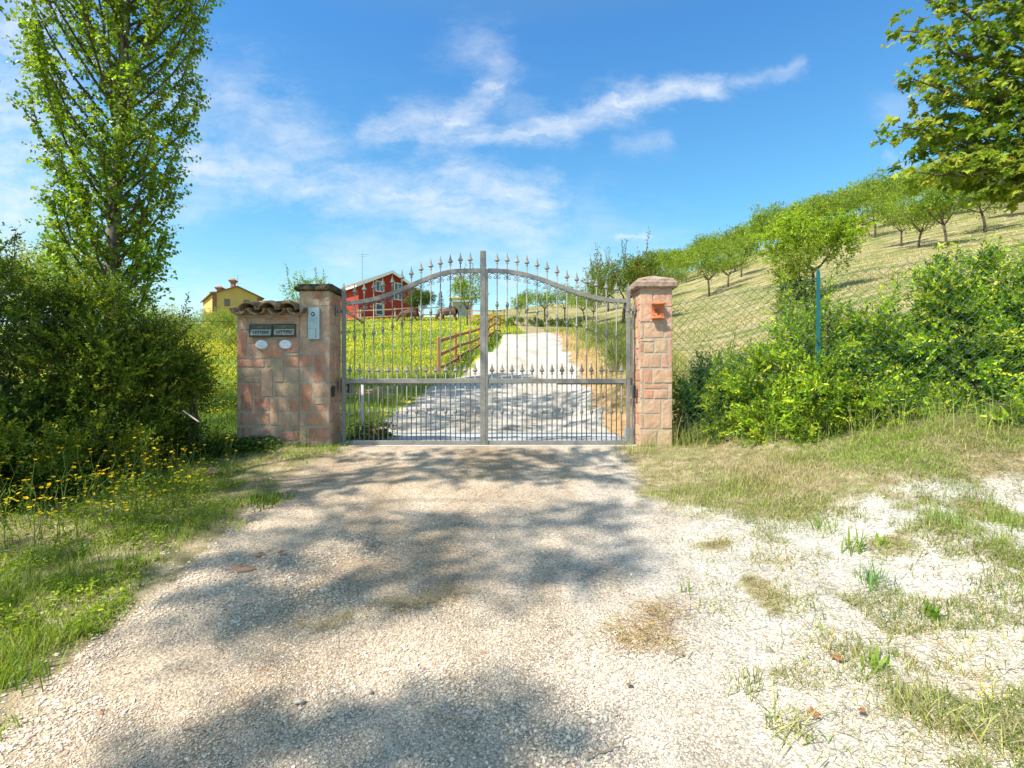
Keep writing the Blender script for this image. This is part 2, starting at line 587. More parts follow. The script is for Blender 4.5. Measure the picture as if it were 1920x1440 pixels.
def gate_k(x, y):
    def ss(a, b, q):
        t = np.clip((q - a) / (b - a), 0, 1)
        return t * t * (3 - 2 * t)
    return ss(-3.9, -3.2, x) * ss(2.9, 2.2, x) * ss(6.0, 6.6, y) * ss(9.0, 8.2, y)


def H0(x, y):
    x = np.asarray(x, dtype=float)
    y = np.asarray(y, dtype=float)
    sh = x.shape
    a, b = warp(x.ravel(), y.ravel())
    out = np.empty(a.size)
    for i in range(0, a.size, 20000):
        s = slice(i, i + 20000)
        out[s] = tps_k((a[s, None] - _cx[None]) ** 2 + (b[s, None] - _cy[None]) ** 2) @ _w[:_n] + _w[_n] + _w[_n + 1] * a[s] + _w[_n + 2] * b[s]
    return out.reshape(sh)


def hz(x, y):
    return float(H(np.array([x]), np.array([y]))[0])


_ys = np.concatenate([np.arange(1.2, 12, .05), np.arange(12, 40, .2), np.arange(40, 140, .5)])


def hit(u, v, ymin=0.0):
    """where the line of sight through photo pixel (u, v) meets the ground"""
    x = (u - 960) / F * _ys
    z = CZ + (720 - v) / F * _ys
    h = H(x, _ys)
    ok = np.where((h >= z) & (_ys > ymin))[0]
    i = ok[0] if len(ok) else len(_ys) - 1
    return x[i], _ys[i], h[i]


# driveway outline (world x, y), from its edges
edgeL = [hit(*p)[:2] for p in [(0, 1375), (180, 1205), (330, 1090), (430, 1000), (545, 905), (655, 845)]] + \
        [(-2.12, 6.9), (-2.1, 8.0)] + [hit(*p, ymin=7.5)[:2] for p in [(745, 775), (850, 712), (905, 662), (943, 632)]]
edgeR = [hit(*p)[:2] for p in [(1480, 1440), (1400, 1230), (1330, 1110), (1255, 1000), (1190, 900)]] + \
        [(1.52, 6.75), (1.5, 8.0)] + [hit(*p, ymin=7.5)[:2] for p in [(1108, 765), (1086, 713), (1062, 662), (1046, 630)]]
farL = [(-.9, 33.5)]
farR = [(2.2, 33.5)]
x0, y0 = edgeL[0]
road = [(-5, -3)] + [(x0 - 0.3, y0 - .5)] + list(edgeL) + farL + farR[::-1] + list(edgeR)[::-1] + [(3.5, -3)]
road = np.array(road, dtype=float)


def sdist(poly, x, y):
    """signed distance to a polygon: negative inside"""
    x = np.asarray(x, dtype=float)
    y = np.asarray(y, dtype=float)
    d = np.full(x.shape, 1e9)
    inside = np.zeros(x.shape, dtype=bool)
    n = len(poly)
    for i in range(n):
        ax, ay = poly[i]
        bx, by = poly[(i + 1) % n]
        ex, ey = bx - ax, by - ay
        t = np.clip(((x - ax) * ex + (y - ay) * ey) / (ex * ex + ey * ey + 1e-12), 0, 1)
        d = np.minimum(d, np.hypot(x - ax - t * ex, y - ay - t * ey))
        c = ((ay > y) != (by > y))
        xi = (bx - ax) * (y - ay) / (by - ay + 1e-12) + ax
        inside ^= c & (x < xi)
    return np.where(inside, -d, d)


def spaced(lo, hi, fine_lo, fine_hi, fine, grow):
    a = list(np.arange(fine_lo, fine_hi, fine))
    s, x = fine, fine_hi
    while x < hi:
        a.append(x)
        s *= grow
        x += s
    a.append(hi)
    s, x = fine, fine_lo
    b = []
    while x > lo + s * 1.0:
        s *= grow
        x -= s
        b.append(x)
    return np.array(b[::-1] + a)


def sstep0(a, b, x):
    t = np.clip((x - a) / (b - a), 0, 1)
    return t * t * (3 - 2 * t)


def micro(x, y):
    near = np.exp(-np.maximum(y - 8, 0) / 10)
    m = (fbm(x * 1.3, y * 1.3, 3) - .5) * 0.05 + (fbm(x * 6, y * 6, 8, 3) - .5) * 0.016
    sd = sdist(road, x, y)
    off = np.clip(sd / 0.5, 0, 1)
    m = m * (1 + off * 1.2) * near + off * 0.02 * near
    flat = (y > 6.55) & (y < 8.3) & (x > -2.25) & (x < 1.7)
    k = sstep0(6.3, 6.7, y) * (np.abs(x) < 2.6) * (y < 8.6)
    return np.where(flat & (y > 6.72), -0.012, m * (1 - k) + .004 * k)


def HM(x, y):
    return H(x, y) + micro(x, y)

# ------------------------------------------------------------------ ground material
def sstep(a, b, x):
    t = np.clip((x - a) / (b - a), 0, 1)
    return t * t * (3 - 2 * t)


def zone_weights(x, y):
    sd = sdist(road, x, y)
    wob = (fbm(x * 1.6, y * 1.6, 21) - .5) * 1.1 * np.clip(y / 10 + .3, .5, 1)
    road_w = 1 - sstep(-.12, .16, sd + wob * .45)
    # pale gravel spilling right of the drive in the foreground, broken by weeds
    ax = np.interp(y, [0, 1.5, 3.0, 4.2, 5.0, 5.6], [9, 9, 8, 8, 3.2, 2.2])
    right = (x > 0) & (y < 5.4)
    patch = sstep(.32, .58, fbm(x * 2.1 + 5, y * 3.0, 33, 6) + .03 + .14 * sstep(2.6, 1.6, x - .1 * y) - .10 * sstep(4.0, 4.8, y) + .06 * sstep(3.2, 2.4, y))
    patch = patch * (1 - sstep(3.8, 4.35, y + (fbm(x * 1.4, y * 1.4, 5) - .5) * 1.1 - .9 * sstep(2.2, .6, x)))
    g = np.maximum(road_w, np.where(right & (x < ax), patch, 0))
    hill = sstep(0, 1, (x - np.interp(y, [6, 9, 20, 30, 45, 70], [2.6, 2.6, 3.0, 3.0, 0.0, -4])) / 1.6) * sstep(7.2, 8.5, y)
    mead = (x < np.interp(y, [6, 10, 20, 34, 45, 70], [-1, -1, 0, 1, 0, -2])) * sstep(7.5, 9.0, y)
    bank = .75 * ((x > .8) & (y > 8.2) & (y < 34)) * np.exp(-((sd - .55) / .85) ** 2) * (sd > 0)
    bank2 = np.exp(-((x + 4.0) / 1.9) ** 2 - ((y - 11.6) / .9) ** 2) * .9 + .7 * np.exp(-((x + 2.3) / 1.0) ** 2 - ((y - 13.2) / .7) ** 2)
    return g, mead, hill, np.clip(bank + bank2, 0, 1), sd


def mat_ground():
    m, nt = new_mat('ground')
    pos = nt.n('ShaderNodeNewGeometry').outputs['Position']
    at = nt.n('ShaderNodeVertexColor', layer_name='Col')
    sp = nt.n('ShaderNodeSeparateColor', {0: at.outputs[0]})
    sp2 = nt.n('ShaderNodeSeparateColor', {0: nt.n('ShaderNodeVertexColor', layer_name='Col2').outputs[0]})
    g, mead, hill = sp.outputs[0], sp.outputs[1], sp.outputs[2]
    bank, white = sp2.outputs[0], sp2.outputs[1]
    nbig = nt.noise(pos, 0.9, 6, 0.6)
    nmid = nt.noise(pos, 7.0, 6, 0.62)
    nfin = nt.noise(pos, 60.0, 5, 0.65)
    # gravel: small chips from two voronoi scales over dust
    v1 = nt.n('ShaderNodeTexVoronoi', {'Vector': pos, 'Scale': 85.0, 'Randomness': 1.0})
    v2 = nt.n('ShaderNodeTexVoronoi', {'Vector': pos, 'Scale': 190.0, 'Randomness': 1.0})
    chip = nt.n('ShaderNodeSeparateColor', {0: v1.outputs['Color']}).outputs[0]
    gw = nt.mix(nt.ramp(nbig, [(0.35, 0.0), (0.65, 1.0)]), (0.46, 0.355, 0.25), (0.64, 0.525, 0.40))
    gw = nt.mix(white, gw, (0.60, 0.575, 0.53))
    track = nt.noise(nt.n('ShaderNodeMapping', {'Vector': pos, 'Scale': (1.5, .45, 1)}).outputs[0], 1.1, 5, .6)
    gw = nt.mix(1.0, gw, nt.ramp(track, [(0.36, (0.80, 0.76, 0.70)), (0.52, (1.0, 1.0, 1.0))]), 'MULTIPLY')
    cv = nt.ramp(chip, [(0.0, 0.62), (0.25, 0.90), (0.8, 1.06), (1.0, 1.26)])
    gcol = nt.mix(1.0, gw, cv, 'MULTIPLY')
    edge = nt.ramp(v1.outputs['Distance'], [(0.25, 1.0), (0.75, 0.62)])
    gcol = nt.mix(1.0, gcol, edge, 'MULTIPLY')
    gcol = nt.mix(1.0, gcol, nt.ramp(nmid, [(0.3, 0.84), (0.7, 1.1)]), 'MULTIPLY')
    # verge soil with litter
    soil = nt.ramp(nmid, [(0.3, (0.14, 0.115, 0.06)), (0.5, (0.27, 0.215, 0.13)), (0.7, (0.44, 0.36, 0.25))])
    soil = nt.mix(nt.ramp(nt.noise(pos, 3.0, 5, 0.6), [(0.42, 0.0), (0.65, 0.5)]), soil, (0.16, 0.19, 0.06))
    # meadow
    mcol = nt.ramp(nmid, [(0.3, (0.07, 0.125, 0.018)), (0.6, (0.16, 0.24, 0.035)), (0.75, (0.24, 0.29, 0.05))])
    fl = nt.noise(pos, 5.5, 8, 0.75)
    fl2 = nt.noise(pos, 0.35, 4, 0.6)
    flm = nt.ramp(nt.m('ADD', fl, nt.m('MULTIPLY', fl2, 0.45)), [(0.74, 0.0), (0.82, 0.85)])
    mcol = nt.mix(flm, mcol, (0.62, 0.50, 0.015))
    # mown hillside: swathes of dry cuttings along the contour with greener stubble between
    wp = nt.n('ShaderNodeMapping', {'Vector': pos, 'Scale': (0.16, 0.75, 0.75), 'Rotation': (0, 0, R(10))}).outputs[0]
    n4 = nt.noise(wp, 2.4, 8, 0.62, 0.4)
    n5 = nt.noise(pos, 9.0, 6, 0.7)
    mixn = nt.m('ADD', nt.m('ADD', nt.m('MULTIPLY', n4, 0.62), nt.m('MULTIPLY', n5, 0.22)), nt.m('MULTIPLY', nt.noise(pos, .28, 4, .6), 0.18))
    hcol = nt.ramp(mixn, [(0.41, (0.09, 0.135, 0.03)), (0.475, (0.165, 0.18, 0.055)), (0.52, (0.27, 0.225, 0.115)), (0.57, (0.36, 0.285, 0.175)), (0.66, (0.52, 0.43, 0.32))])
    bcol = nt.ramp(nmid, [(0.3, (0.26, 0.14, 0.06)), (0.6, (0.45, 0.29, 0.15)), (0.75, (0.52, 0.40, 0.26))])
    c = soil
    c = nt.mix(mead, c, mcol)
    c = nt.mix(hill, c, nt.mix(1.0, hcol, (0.88, 0.92, 0.84), 'MULTIPLY'))
    bk = nt.ramp(nt.m('ADD', bank, nt.m('MULTIPLY', nt.m('SUBTRACT', nmid, 0.5), 1.2)), [(0.38, 0.0), (0.58, 1.0)])
    c = nt.mix(bk, c, bcol)
    gm = nt.ramp(nt.m('ADD', g, nt.m('ADD', nt.m('MULTIPLY', nt.m('SUBTRACT', nmid, 0.5), 1.3), nt.m('MULTIPLY', nt.m('SUBTRACT', nfin, 0.5), 0.9))), [(0.22, 0.0), (0.72, 1.0)])
    c = nt.mix(gm, c, gcol)
    h = nt.m('ADD', nt.m('MULTIPLY', nt.m('SUBTRACT', 1.0, v1.outputs['Distance']), 0.7), nt.m('MULTIPLY', nt.m('SUBTRACT', 1.0, v2.outputs['Distance']), 0.35))
    h = nt.m('ADD', h, nt.m('MULTIPLY', nfin, 0.6))
    b = nt.n('ShaderNodeBsdfPrincipled', {'Base Color': c, 'Roughness': 0.95})
    b.inputs['Specular IOR Level'].default_value = 0.15
    bp = nt.n('ShaderNodeBump', {'Height': h, 'Strength': 0.75, 'Distance': 0.012})
    nt.t.links.new(bp.outputs[0], b.inputs['Normal'])
    nt.n('ShaderNodeOutputMaterial', {'Surface': b.outputs[0]})
    return m


M['ground'] = mat_ground()


def build_terrain():
    xs = spaced(-600, 600, -6.5, 6.5, .055, 1.035)
    ys = spaced(-300, 900, .8, 9.5, .055, 1.025)
    ys = np.concatenate([ys[ys < 9.5], np.arange(9.5, 34, .12), ys[ys > 34.2]])
    X, Y = np.meshgrid(xs, ys)
    Z = HM(X, Y)
    nx, ny = len(xs), len(ys)
    g, mead, hill, bank, sd = zone_weights(X, Y)
    white = sstep(-1.3, 1.9, X - .30 * Y + .8) * (Y < 7) + (Y >= 8) * .85
    white = np.clip(white, 0, 1)
    V = np.stack([X.ravel(), Y.ravel(), Z.ravel()], 1)
    C1 = np.stack([g.ravel(), mead.ravel(), hill.ravel()], 1)
    C2 = np.stack([bank.ravel(), white.ravel(), white.ravel() * 0], 1)
    ii, jj = np.meshgrid(np.arange(nx - 1), np.arange(ny - 1))
    a = (jj * nx + ii).ravel()
    quads = np.stack([a, a + 1, a + nx + 1, a + nx], 1)
    qx = V[quads].mean(1)
    qsd = sdist(road, qx[:, 0], qx[:, 1])
    lab = np.where(qsd < 0, 0, np.where(qx[:, 1] < 6.9, 1, np.where(qx[:, 0] < np.interp(qx[:, 1], [6, 36, 60], [0, .5, -2]), 2, 3)))
    for k, nm in enumerate(['driveway', 'verge_ground', 'meadow_ground', 'hillside']):
        q = quads[lab == k]
        used, inv = np.unique(q, return_inverse=True)
        me = np_mesh(nm, V[used], np.full(len(q), 4), inv.ravel(), C1[used], True)
        at = me.color_attributes.new('Col2', 'FLOAT_COLOR', 'POINT')
        c = np.ones((len(used), 4), dtype=np.float32)
        c[:, :3] = C2[used]
        at.data.foreach_set('color', c.ravel())
        tag(link_mesh(nm, me, M['ground']), kind='structure')


build_terrain()

# ------------------------------------------------------------------ concrete threshold and drain
mb = MB()
mb.box(-2.22, 1.58, 6.74, 8.22, -.16, 0.005, (1, 1, 1), 0.004)
tag(mb.build('concrete_threshold', M['concrete']), kind='structure')
dr = empty('drain_channel', (-.28, 8.32, 0), 0, 'dark slotted drain channel crossing the drive behind the gate', 'drain')
mb = MB()
mb.box(-1.90, 1.92, -.08, -.045, -.10, .016)
mb.box(-1.90, 1.92, .045, .08, -.10, .016)
mb.build('channel', M['alu_dark'], dr)
mb = MB()
for i in range(95):
    x = -1.88 + i * .04
    mb.box(x, x + .016, -.044, .044, -.02, .014)
mb.build('grate', M['black'], dr)
mb = MB()
mb.box(1.60, 1.86, 7.35, 7.62, -.15, .18, (1, 1, 1), .012)
tag(mb.build('concrete_block', M['concrete']), 'small pale concrete block behind the foot of the right gate post', 'block')
mb = MB()
mb.box(-2.12, -1.92, 8.05, 8.3, -.1, .10, (1, 1, 1), .015)
tag(mb.build('stone_block', M['rock_brown']), 'reddish stone block at the left end of the drain', 'block')
mb = MB()
mb.box(1.62, 2.10, 6.49, 6.57, -.12, -.012, (1, 1, 1), .006)
tag(mb.build('kerb_stone', M['concrete']), 'low pale kerb stone along the foot of the right gate pillar', 'kerb')

# ------------------------------------------------------------------ masonry
RED, ORG, PNK, TAN, BRN, PT, DR = (.46, .195, .12), (.48, .21, .115), (.49, .27, .19), (.47, .335, .215), (.38, .265, .17), (.50, .31, .21), (.40, .14, .08)


def jit(c, a=.14):
    k = 1.22 + random.uniform(-a, a)
    c = tuple(x * .70 + m * .30 for x, m in zip(c, (.49, .285, .195)))
    return tuple(max(0, x * k * (1 + random.uniform(-.05, .05))) for x in c)


def slab(mb, o, ud, vd, nd, u0, u1, v0, v1, c, prot=None):
    """one stone: rectangle (u0..u1, v0..v1) on a face, rough edged, standing proud along nd"""
    o, ud, vd, nd = Vector(o), Vector(ud), Vector(vd), Vector(nd)
    p = prot or random.uniform(.004, .010)
    g = .0042
    u0 += g; u1 -= g; v0 += g; v1 -= g
    if u1 - u0 < .012 or v1 - v0 < .012:
        return
    nu = max(1, int((u1 - u0) / .035))
    nv = max(1, int((v1 - v0) / .035))
    V, Fc = [], []
    b = .0035
    cols = [u0 + (u1 - u0) * i / nu for i in range(nu + 1)]
    rows = [v0 + (v1 - v0) * j / nv for j in range(nv + 1)]
    for j, r in enumerate(rows):
        for i, q in enumerate(cols):
            ei = i in (0, nu)
            ej = j in (0, nv)
            uu = q + (b if i == 0 else -b if i == nu else 0) + random.uniform(-.002, .002)
            vv = r + (b if j == 0 else -b if j == nv else 0) + random.uniform(-.002, .002)
            d = p + random.uniform(-.0016, .0016) - (.002 if (ei or ej) else 0)
            V.append(o + ud * uu + vd * vv + nd * d)
    W = nu + 1
    for j in range(nv):
        for i in range(nu):
            Fc.append((j * W + i, j * W + i + 1, (j + 1) * W + i + 1, (j + 1) * W + i))
    per = [(i, 0) for i in range(W)] + [(nu, j) for j in range(1, nv + 1)] + [(i, nv) for i in range(nu - 1, -1, -1)] + [(0, j) for j in range(nv - 1, 0, -1)]
    n0 = len(V)
    for (i, j) in per:
        V.append(o + ud * (cols[i] + random.uniform(-.0015, .0015)) + vd * (rows[j] + random.uniform(-.0015, .0015)) - nd * .004)
    n = len(per)
    for k in range(n):
        i, j = per[k]
        i2, j2 = per[(k + 1) % n]
        Fc.append((n0 + k, n0 + (k + 1) % n, j2 * W + i2, j * W + i))
    mb.add(V, Fc, c)


def random_face(mb, o, ud, vd, nd, W, Hh, cell=.068):
    nx, nz = max(1, round(W / cell)), max(1, round(Hh / cell))
    cx, cz = W / nx, Hh / nz
    used = np.zeros((nz, nx), bool)
    for j in range(nz):
        for i in range(nx):
            if used[j, i]:
                continue
            w = random.choice([1, 2, 2, 3, 3, 4])
            h = random.choice([1, 1, 2, 2, 3])
            w = min(w, nx - i)
            h = min(h, nz - j)
            for k in range(w):
                if used[j, i + k]:
                    w = k
                    break
            used[j:j + h, i:i + w] = True
            slab(mb, o, ud, vd, nd, i * cx, (i + w) * cx, j * cz, (j + h) * cz, jit(random.choice([RED, PNK, TAN, TAN, PT, BRN, PT])))


def px_stones(mb, rects, sc, ox, oy, Y, o):
    """stones read off an enlarged crop of the photograph, for a front face at distance Y"""
    for (a, b, c, d, cc) in rects:
        u0, u1 = ox + a / sc, ox + c / sc
        v0, v1 = oy + b / sc, oy + d / sc
        X0, X1 = (u0 - 960) / F * Y, (u1 - 960) / F * Y
        Z1, Z0 = CZ + (720 - v0) / F * Y, CZ + (720 - v1) / F * Y
        slab(mb, (0, Y, 0), (1, 0, 0), (0, 0, 1), (0, -1, 0), X0 - o[0], X1 - o[0], Z0, Z1, jit(cc, .08))


YF = 6.60
# right pillar -----------------------------------------------------
RX0, RX1 = 1.577, 1.990
right_pillar = empty('gate_pillar', (1.78, YF, 0), 0, 'free standing square stone gate pillar right of the gate with pale pyramid cap', 'pillar')


def off(mb, root):
    l = root.location
    mb.V = [(v[0] - l[0], v[1] - l[1], v[2] - l[2]) for v in mb.V]
    return mb


core = MB().box(RX0 + .010, RX1 - .010, YF, YF + .40, -.2, 1.975, (1, 1, 1))
off(core, right_pillar).build('mortar_core', M['mortar'], right_pillar)
rs = [(118, 190, 215, 415, PT), (218, 190, 362, 300, PNK), (218, 303, 325, 415, PT), (328, 303, 362, 415, PNK), (118, 425, 145, 540, TAN), (150, 425, 298, 533, TAN), (303, 425, 362, 533, PNK),
      (118, 543, 225, 563, TAN), (230, 540, 325, 645, TAN), (118, 570, 148, 640, RED), (150, 570, 222, 643, PT), (338, 543, 362, 757, RED), (118, 652, 275, 757, PT), (280, 652, 332, 757, PNK),
      (118, 770, 145, 875, PT), (150, 770, 208, 875, RED), (215, 770, 362, 873, PT), (118, 880, 145, 985, TAN), (150, 885, 328, 917, ORG), (150, 925, 220, 990, ORG), (224, 925, 328, 990, PT),
      (333, 880, 362, 990, TAN), (118, 1000, 145, 1100, TAN), (150, 1000, 275, 1103, PT), (280, 1000, 362, 1215, TAN), (118, 1105, 145, 1215, TAN), (150, 1108, 275, 1215, PT), (118, 1225, 248, 1345, TAN),
      (253, 1225, 362, 1345, TAN), (118, 1350, 362, 1420, BRN), (118, 150, 150, 184, BRN), (155, 150, 262, 184, BRN), (267, 150, 362, 184, BRN)]
mb = MB()
px_stones(mb, rs, 4.0, 1170, 500, YF, (0, 0))
random_face(mb, (RX0 + .01, YF + .41, -.2), (0, -1, 0), (0, 0, 1), (-1, 0, 0), .40, 2.17)
random_face(mb, (RX1 - .01, YF + .01, -.2), (0, 1, 0), (0, 0, 1), (1, 0, 0), .40, 2.17)
random_face(mb, (RX1 - .01, YF + .40, -.2), (-1, 0, 0), (0, 0, 1), (0, 1, 0), RX1 - RX0 - .02, 2.17)
off(mb, right_pillar).build('stone_facing', M['stone'], right_pillar)


def cap(root, x0, x1, y0, y1, z0, mat, h1=.085, h2=.035, hp=.075, wob=0.0):
    mb = MB()
    mb.box(x0 - .055, x1 + .055, y0 - .055, y1 + .055, z0, z0 + h1, (1, 1, 1), .016)
    mb.box(x0 - .02, x1 + .02, y0 - .02, y1 + .02, z0 + h1 - .002, z0 + h1 + h2, (1, 1, 1), .008)
    a, b, c, d = x0 - .012, x1 + .012, y0 - .012, y1 + .012
    z = z0 + h1 + h2 - .002
    mx, my = (a + b) / 2, (c + d) / 2
    mb.add([(a, c, z), (b, c, z), (b, d, z), (a, d, z), (mx, my, z + hp)], [(0, 1, 4), (1, 2, 4), (2, 3, 4), (3, 0, 4)])
    if wob:
        mb.V = [(v[0] + random.uniform(-wob, wob), v[1] + random.uniform(-wob, wob), v[2] + random.uniform(-wob, wob)) for v in mb.V]
    return off(mb, root).build('pillar_cap', mat, root)


cap(right_pillar, RX0, RX1, YF, YF + .41, 1.968, M['cap_pale'])
# plastered strip and conduit on the inner corner of the pillar
off(MB().tube([(RX0 - .03, YF + .26, .0), (RX0 - .03, YF + .26, 1.1), (RX0 - .028, YF + .25, 1.75)], .011, 8), right_pillar).build('conduit', M['alu_pale'], right_pillar)
off(MB().box(RX0 - .045, RX0 - .018, YF + .10, YF + .17, .60, .76, (1, 1, 1), .006), right_pillar).build('photocell', M['black'], right_pillar)

# left wall and pillar ---------------------------------------------
LX0, LXM, LX1 = -3.412, -2.632, -2.244
left_wall = empty('letterbox_wall', (-3.02, YF, 0), 0, 'low stone wall with curved roof tiles joined to the left gate pillar', 'wall')
off(MB().box(LX0 + .010, LXM, YF, YF + .40, -.25, 1.62, (1, 1, 1)), left_wall).build('mortar_core', M['mortar'], left_wall)
ws = [(232, 505, 246, 570, RED), (250, 485, 325, 572, TAN), (328, 485, 418, 532, TAN), (422, 482, 470, 505, ORG), (474, 480, 580, 508, ORG), (590, 480, 652, 505, TAN), (422, 510, 652, 534, PNK), (250, 455, 400, 480, TAN), (405, 450, 652, 477, BRN),
      (325, 538, 480, 615, PT), (485, 538, 652, 615, TAN),
      (232, 583, 300, 768, RED), (308, 625, 440, 665, ORG), (308, 670, 380, 742, PNK), (308, 747, 388, 768, BRN), (392, 668, 548, 764, RED), (500, 628, 556, 665, ORG), (445, 640, 496, 665, TAN), (560, 625, 652, 725, PNK),
      (556, 733, 652, 748, TAN), (556, 752, 652, 822, RED), (232, 775, 418, 822, RED), (424, 775, 472, 822, PT), (478, 770, 548, 925, TAN), (232, 830, 392, 885, TAN), (396, 830, 474, 1020, PT), (232, 890, 392, 927, BRN),
      (553, 828, 652, 922, TAN), (232, 932, 252, 1118, PNK), (257, 934, 338, 1115, RED), (342, 934, 392, 1022, RED), (342, 1028, 452, 1118, RED), (482, 930, 652, 1022, TAN), (456, 1030, 512, 1215, TAN), (516, 1030, 572, 1120, PT),
      (577, 1030, 652, 1125, RED), (232, 1125, 388, 1215, PNK), (392, 1125, 452, 1215, RED), (515, 1128, 597, 1252, PT), (602, 1130, 652, 1225, PNK), (232, 1225, 258, 1325, RED), (262, 1228, 335, 1325, RED), (342, 1228, 508, 1285, PT),
      (342, 1290, 508, 1320, RED), (520, 1258, 652, 1318, RED), (602, 1230, 652, 1254, ORG), (232, 1330, 335, 1450, BRN), (338, 1326, 510, 1370, TAN), (515, 1325, 600, 1370, PT), (605, 1325, 652, 1370, PT), (338, 1375, 652, 1450, BRN)]
mb = MB()
px_stones(mb, ws, 3.6, 380, 460, YF, (0, 0))
random_face(mb, (LX0 + .01, YF + .41, -.25), (0, -1, 0), (0, 0, 1), (-1, 0, 0), .40, 1.85)
random_face(mb, (LXM, YF + .40, -.25), (-1, 0, 0), (0, 0, 1), (0, 1, 0), LXM - LX0 - .02, 1.85)
off(mb, left_wall).build('stone_facing', M['stone'], left_wall)
# curved tiles, sloping towards the front
bed = MB()
bed.add([(LX0 + .01, YF - .02, 1.60), (LXM - .002, YF - .02, 1.60), (LXM - .002, YF + .42, 1.60), (LX0 + .01, YF + .42, 1.60),
         (LX0 + .01, YF - .02, 1.635), (LXM - .002, YF - .02, 1.635), (LXM - .002, YF + .42, 1.74), (LX0 + .01, YF + .42, 1.74)],
        [(0, 3, 2, 1), (4, 5, 6, 7), (0, 1, 5, 4), (1, 2, 6, 5), (2, 3, 7, 6), (3, 0, 4, 7)])
off(bed, left_wall).build('mortar_bed', M['mortar'], left_wall)


def coppo(xc, convex, r0, r1, y0, y1, z0, z1, th=.014, tilt=0.0):
    mb = MB()
    n = 12
    V = []
    for (y, r, z) in ((y0, r0, z0), ((y0 + y1) / 2, (r0 + r1) / 2, (z0 + z1) / 2), (y1, r1, z1)):
        for rr in (r, r - th):
            for k in range(n + 1):
                a = math.pi * k / n
                dz = math.sin(a) * rr * .82
                V.append((xc + math.cos(a) * rr + random.uniform(-.002, .002) + tilt * (y - y0), y + random.uniform(-.004, .004), z + (dz if convex else r - dz * 1.0 - r) + random.uniform(-.002, .002)))
    W = n + 1
    Fc = []
    for s in range(2):
        b = s * 2 * W
        for k in range(n):
            Fc.append((b + k, b + k + 1, b + 2 * W + k + 1, b + 2 * W + k))
            Fc.append((b + W + k + 1, b + W + k, b + 3 * W + k, b + 3 * W + k + 1))
        Fc.append((b, b + 2 * W, b + 3 * W, b + W))
        Fc.append((b + n, b + W + n, b + 3 * W + n, b + 2 * W + n))
    for b, fl in ((0, 0), (4 * W, 1)):
        for k in range(n):
            q = (b + k, b + W + k, b + W + k + 1, b + k + 1)
            Fc.append(q if not fl else q[::-1])
    mb.add(V, Fc)
    return mb


sp = .243
tx0 = -3.235
for i in range(4):
    xc = tx0 - sp / 2 + i * sp
    if i == 0:
        xc += .03
    tl = coppo(xc, False, .105, .095, YF - .13, YF + .50, 1.700, 1.83)
    off(tl, left_wall).build('channel_tile', M['tile'], left_wall, True)
for i in range(3):
    tl = coppo(tx0 + i * sp, True, .115, .095, YF - .10, YF + .48, 1.682, 1.815, tilt=.06)
    off(tl, left_wall).build('cover_tile', M['tile'], left_wall, True)

left_pillar = empty('gate_pillar', (-2.44, YF, 0), 0, 'stone gate pillar carrying the intercom left of the gate under dark lichened cap', 'pillar')
off(MB().box(LXM + .004, LX1 - .010, YF - .002, YF + .41, -.25, 1.93, (1, 1, 1)), left_pillar).build('mortar_core', M['mortar'], left_pillar)
ps = [(657, 305, 740, 415, TAN), (748, 305, 820, 370, RED), (825, 305, 858, 372, TAN), (745, 377, 858, 410, TAN), (657, 422, 712, 622, TAN), (717, 420, 800, 640, TAN), (805, 418, 858, 500, TAN), (805, 505, 858, 592, PT), (805, 597, 835, 622, TAN), (838, 598, 858, 622, DR),
      (657, 628, 710, 725, PNK), (715, 648, 858, 724, PNK), (805, 627, 858, 643, TAN), (657, 733, 744, 823, RED), (749, 732, 830, 924, RED), (835, 732, 858, 924, PT), (657, 829, 681, 925, TAN), (685, 829, 744, 925, PNK), (657, 933, 737, 1118, DR), (743, 933, 858, 1028, TAN),
      (743, 1034, 858, 1074, TAN), (743, 1079, 836, 1121, RED), (840, 1079, 858, 1222, TAN), (657, 1125, 687, 1222, PNK), (691, 1127, 836, 1222, ORG), (657, 1229, 708, 1322, PT), (712, 1229, 858, 1324, RED), (657, 1329, 858, 1450, BRN)]
mb = MB()
px_stones(mb, ps, 3.6, 380, 460, YF, (0, 0))
random_face(mb, (LX1 - .01, YF + .01, -.25), (0, 1, 0), (0, 0, 1), (1, 0, 0), .41, 2.18, .08)
random_face(mb, (LX1 - .01, YF + .41, -.25), (-1, 0, 0), (0, 0, 1), (0, 1, 0), LX1 - LXM - .01, 2.18)
random_face(mb, (LXM + .01, YF + .41, 1.75), (0, -1, 0), (0, 0, 1), (-1, 0, 0), .40, .18)
off(mb, left_pillar).build('stone_facing', M['stone'], left_pillar)
cap(left_pillar, LXM, LX1, YF, YF + .42, 1.93, M['cap_dark'], .055, .035, .04, .005)
off(MB().box(LX1 + .008, LX1 + .034, YF + .02, YF + .07, .62, .76, (1, 1, 1), .006), left_pillar).build('photocell', M['black'], left_pillar)


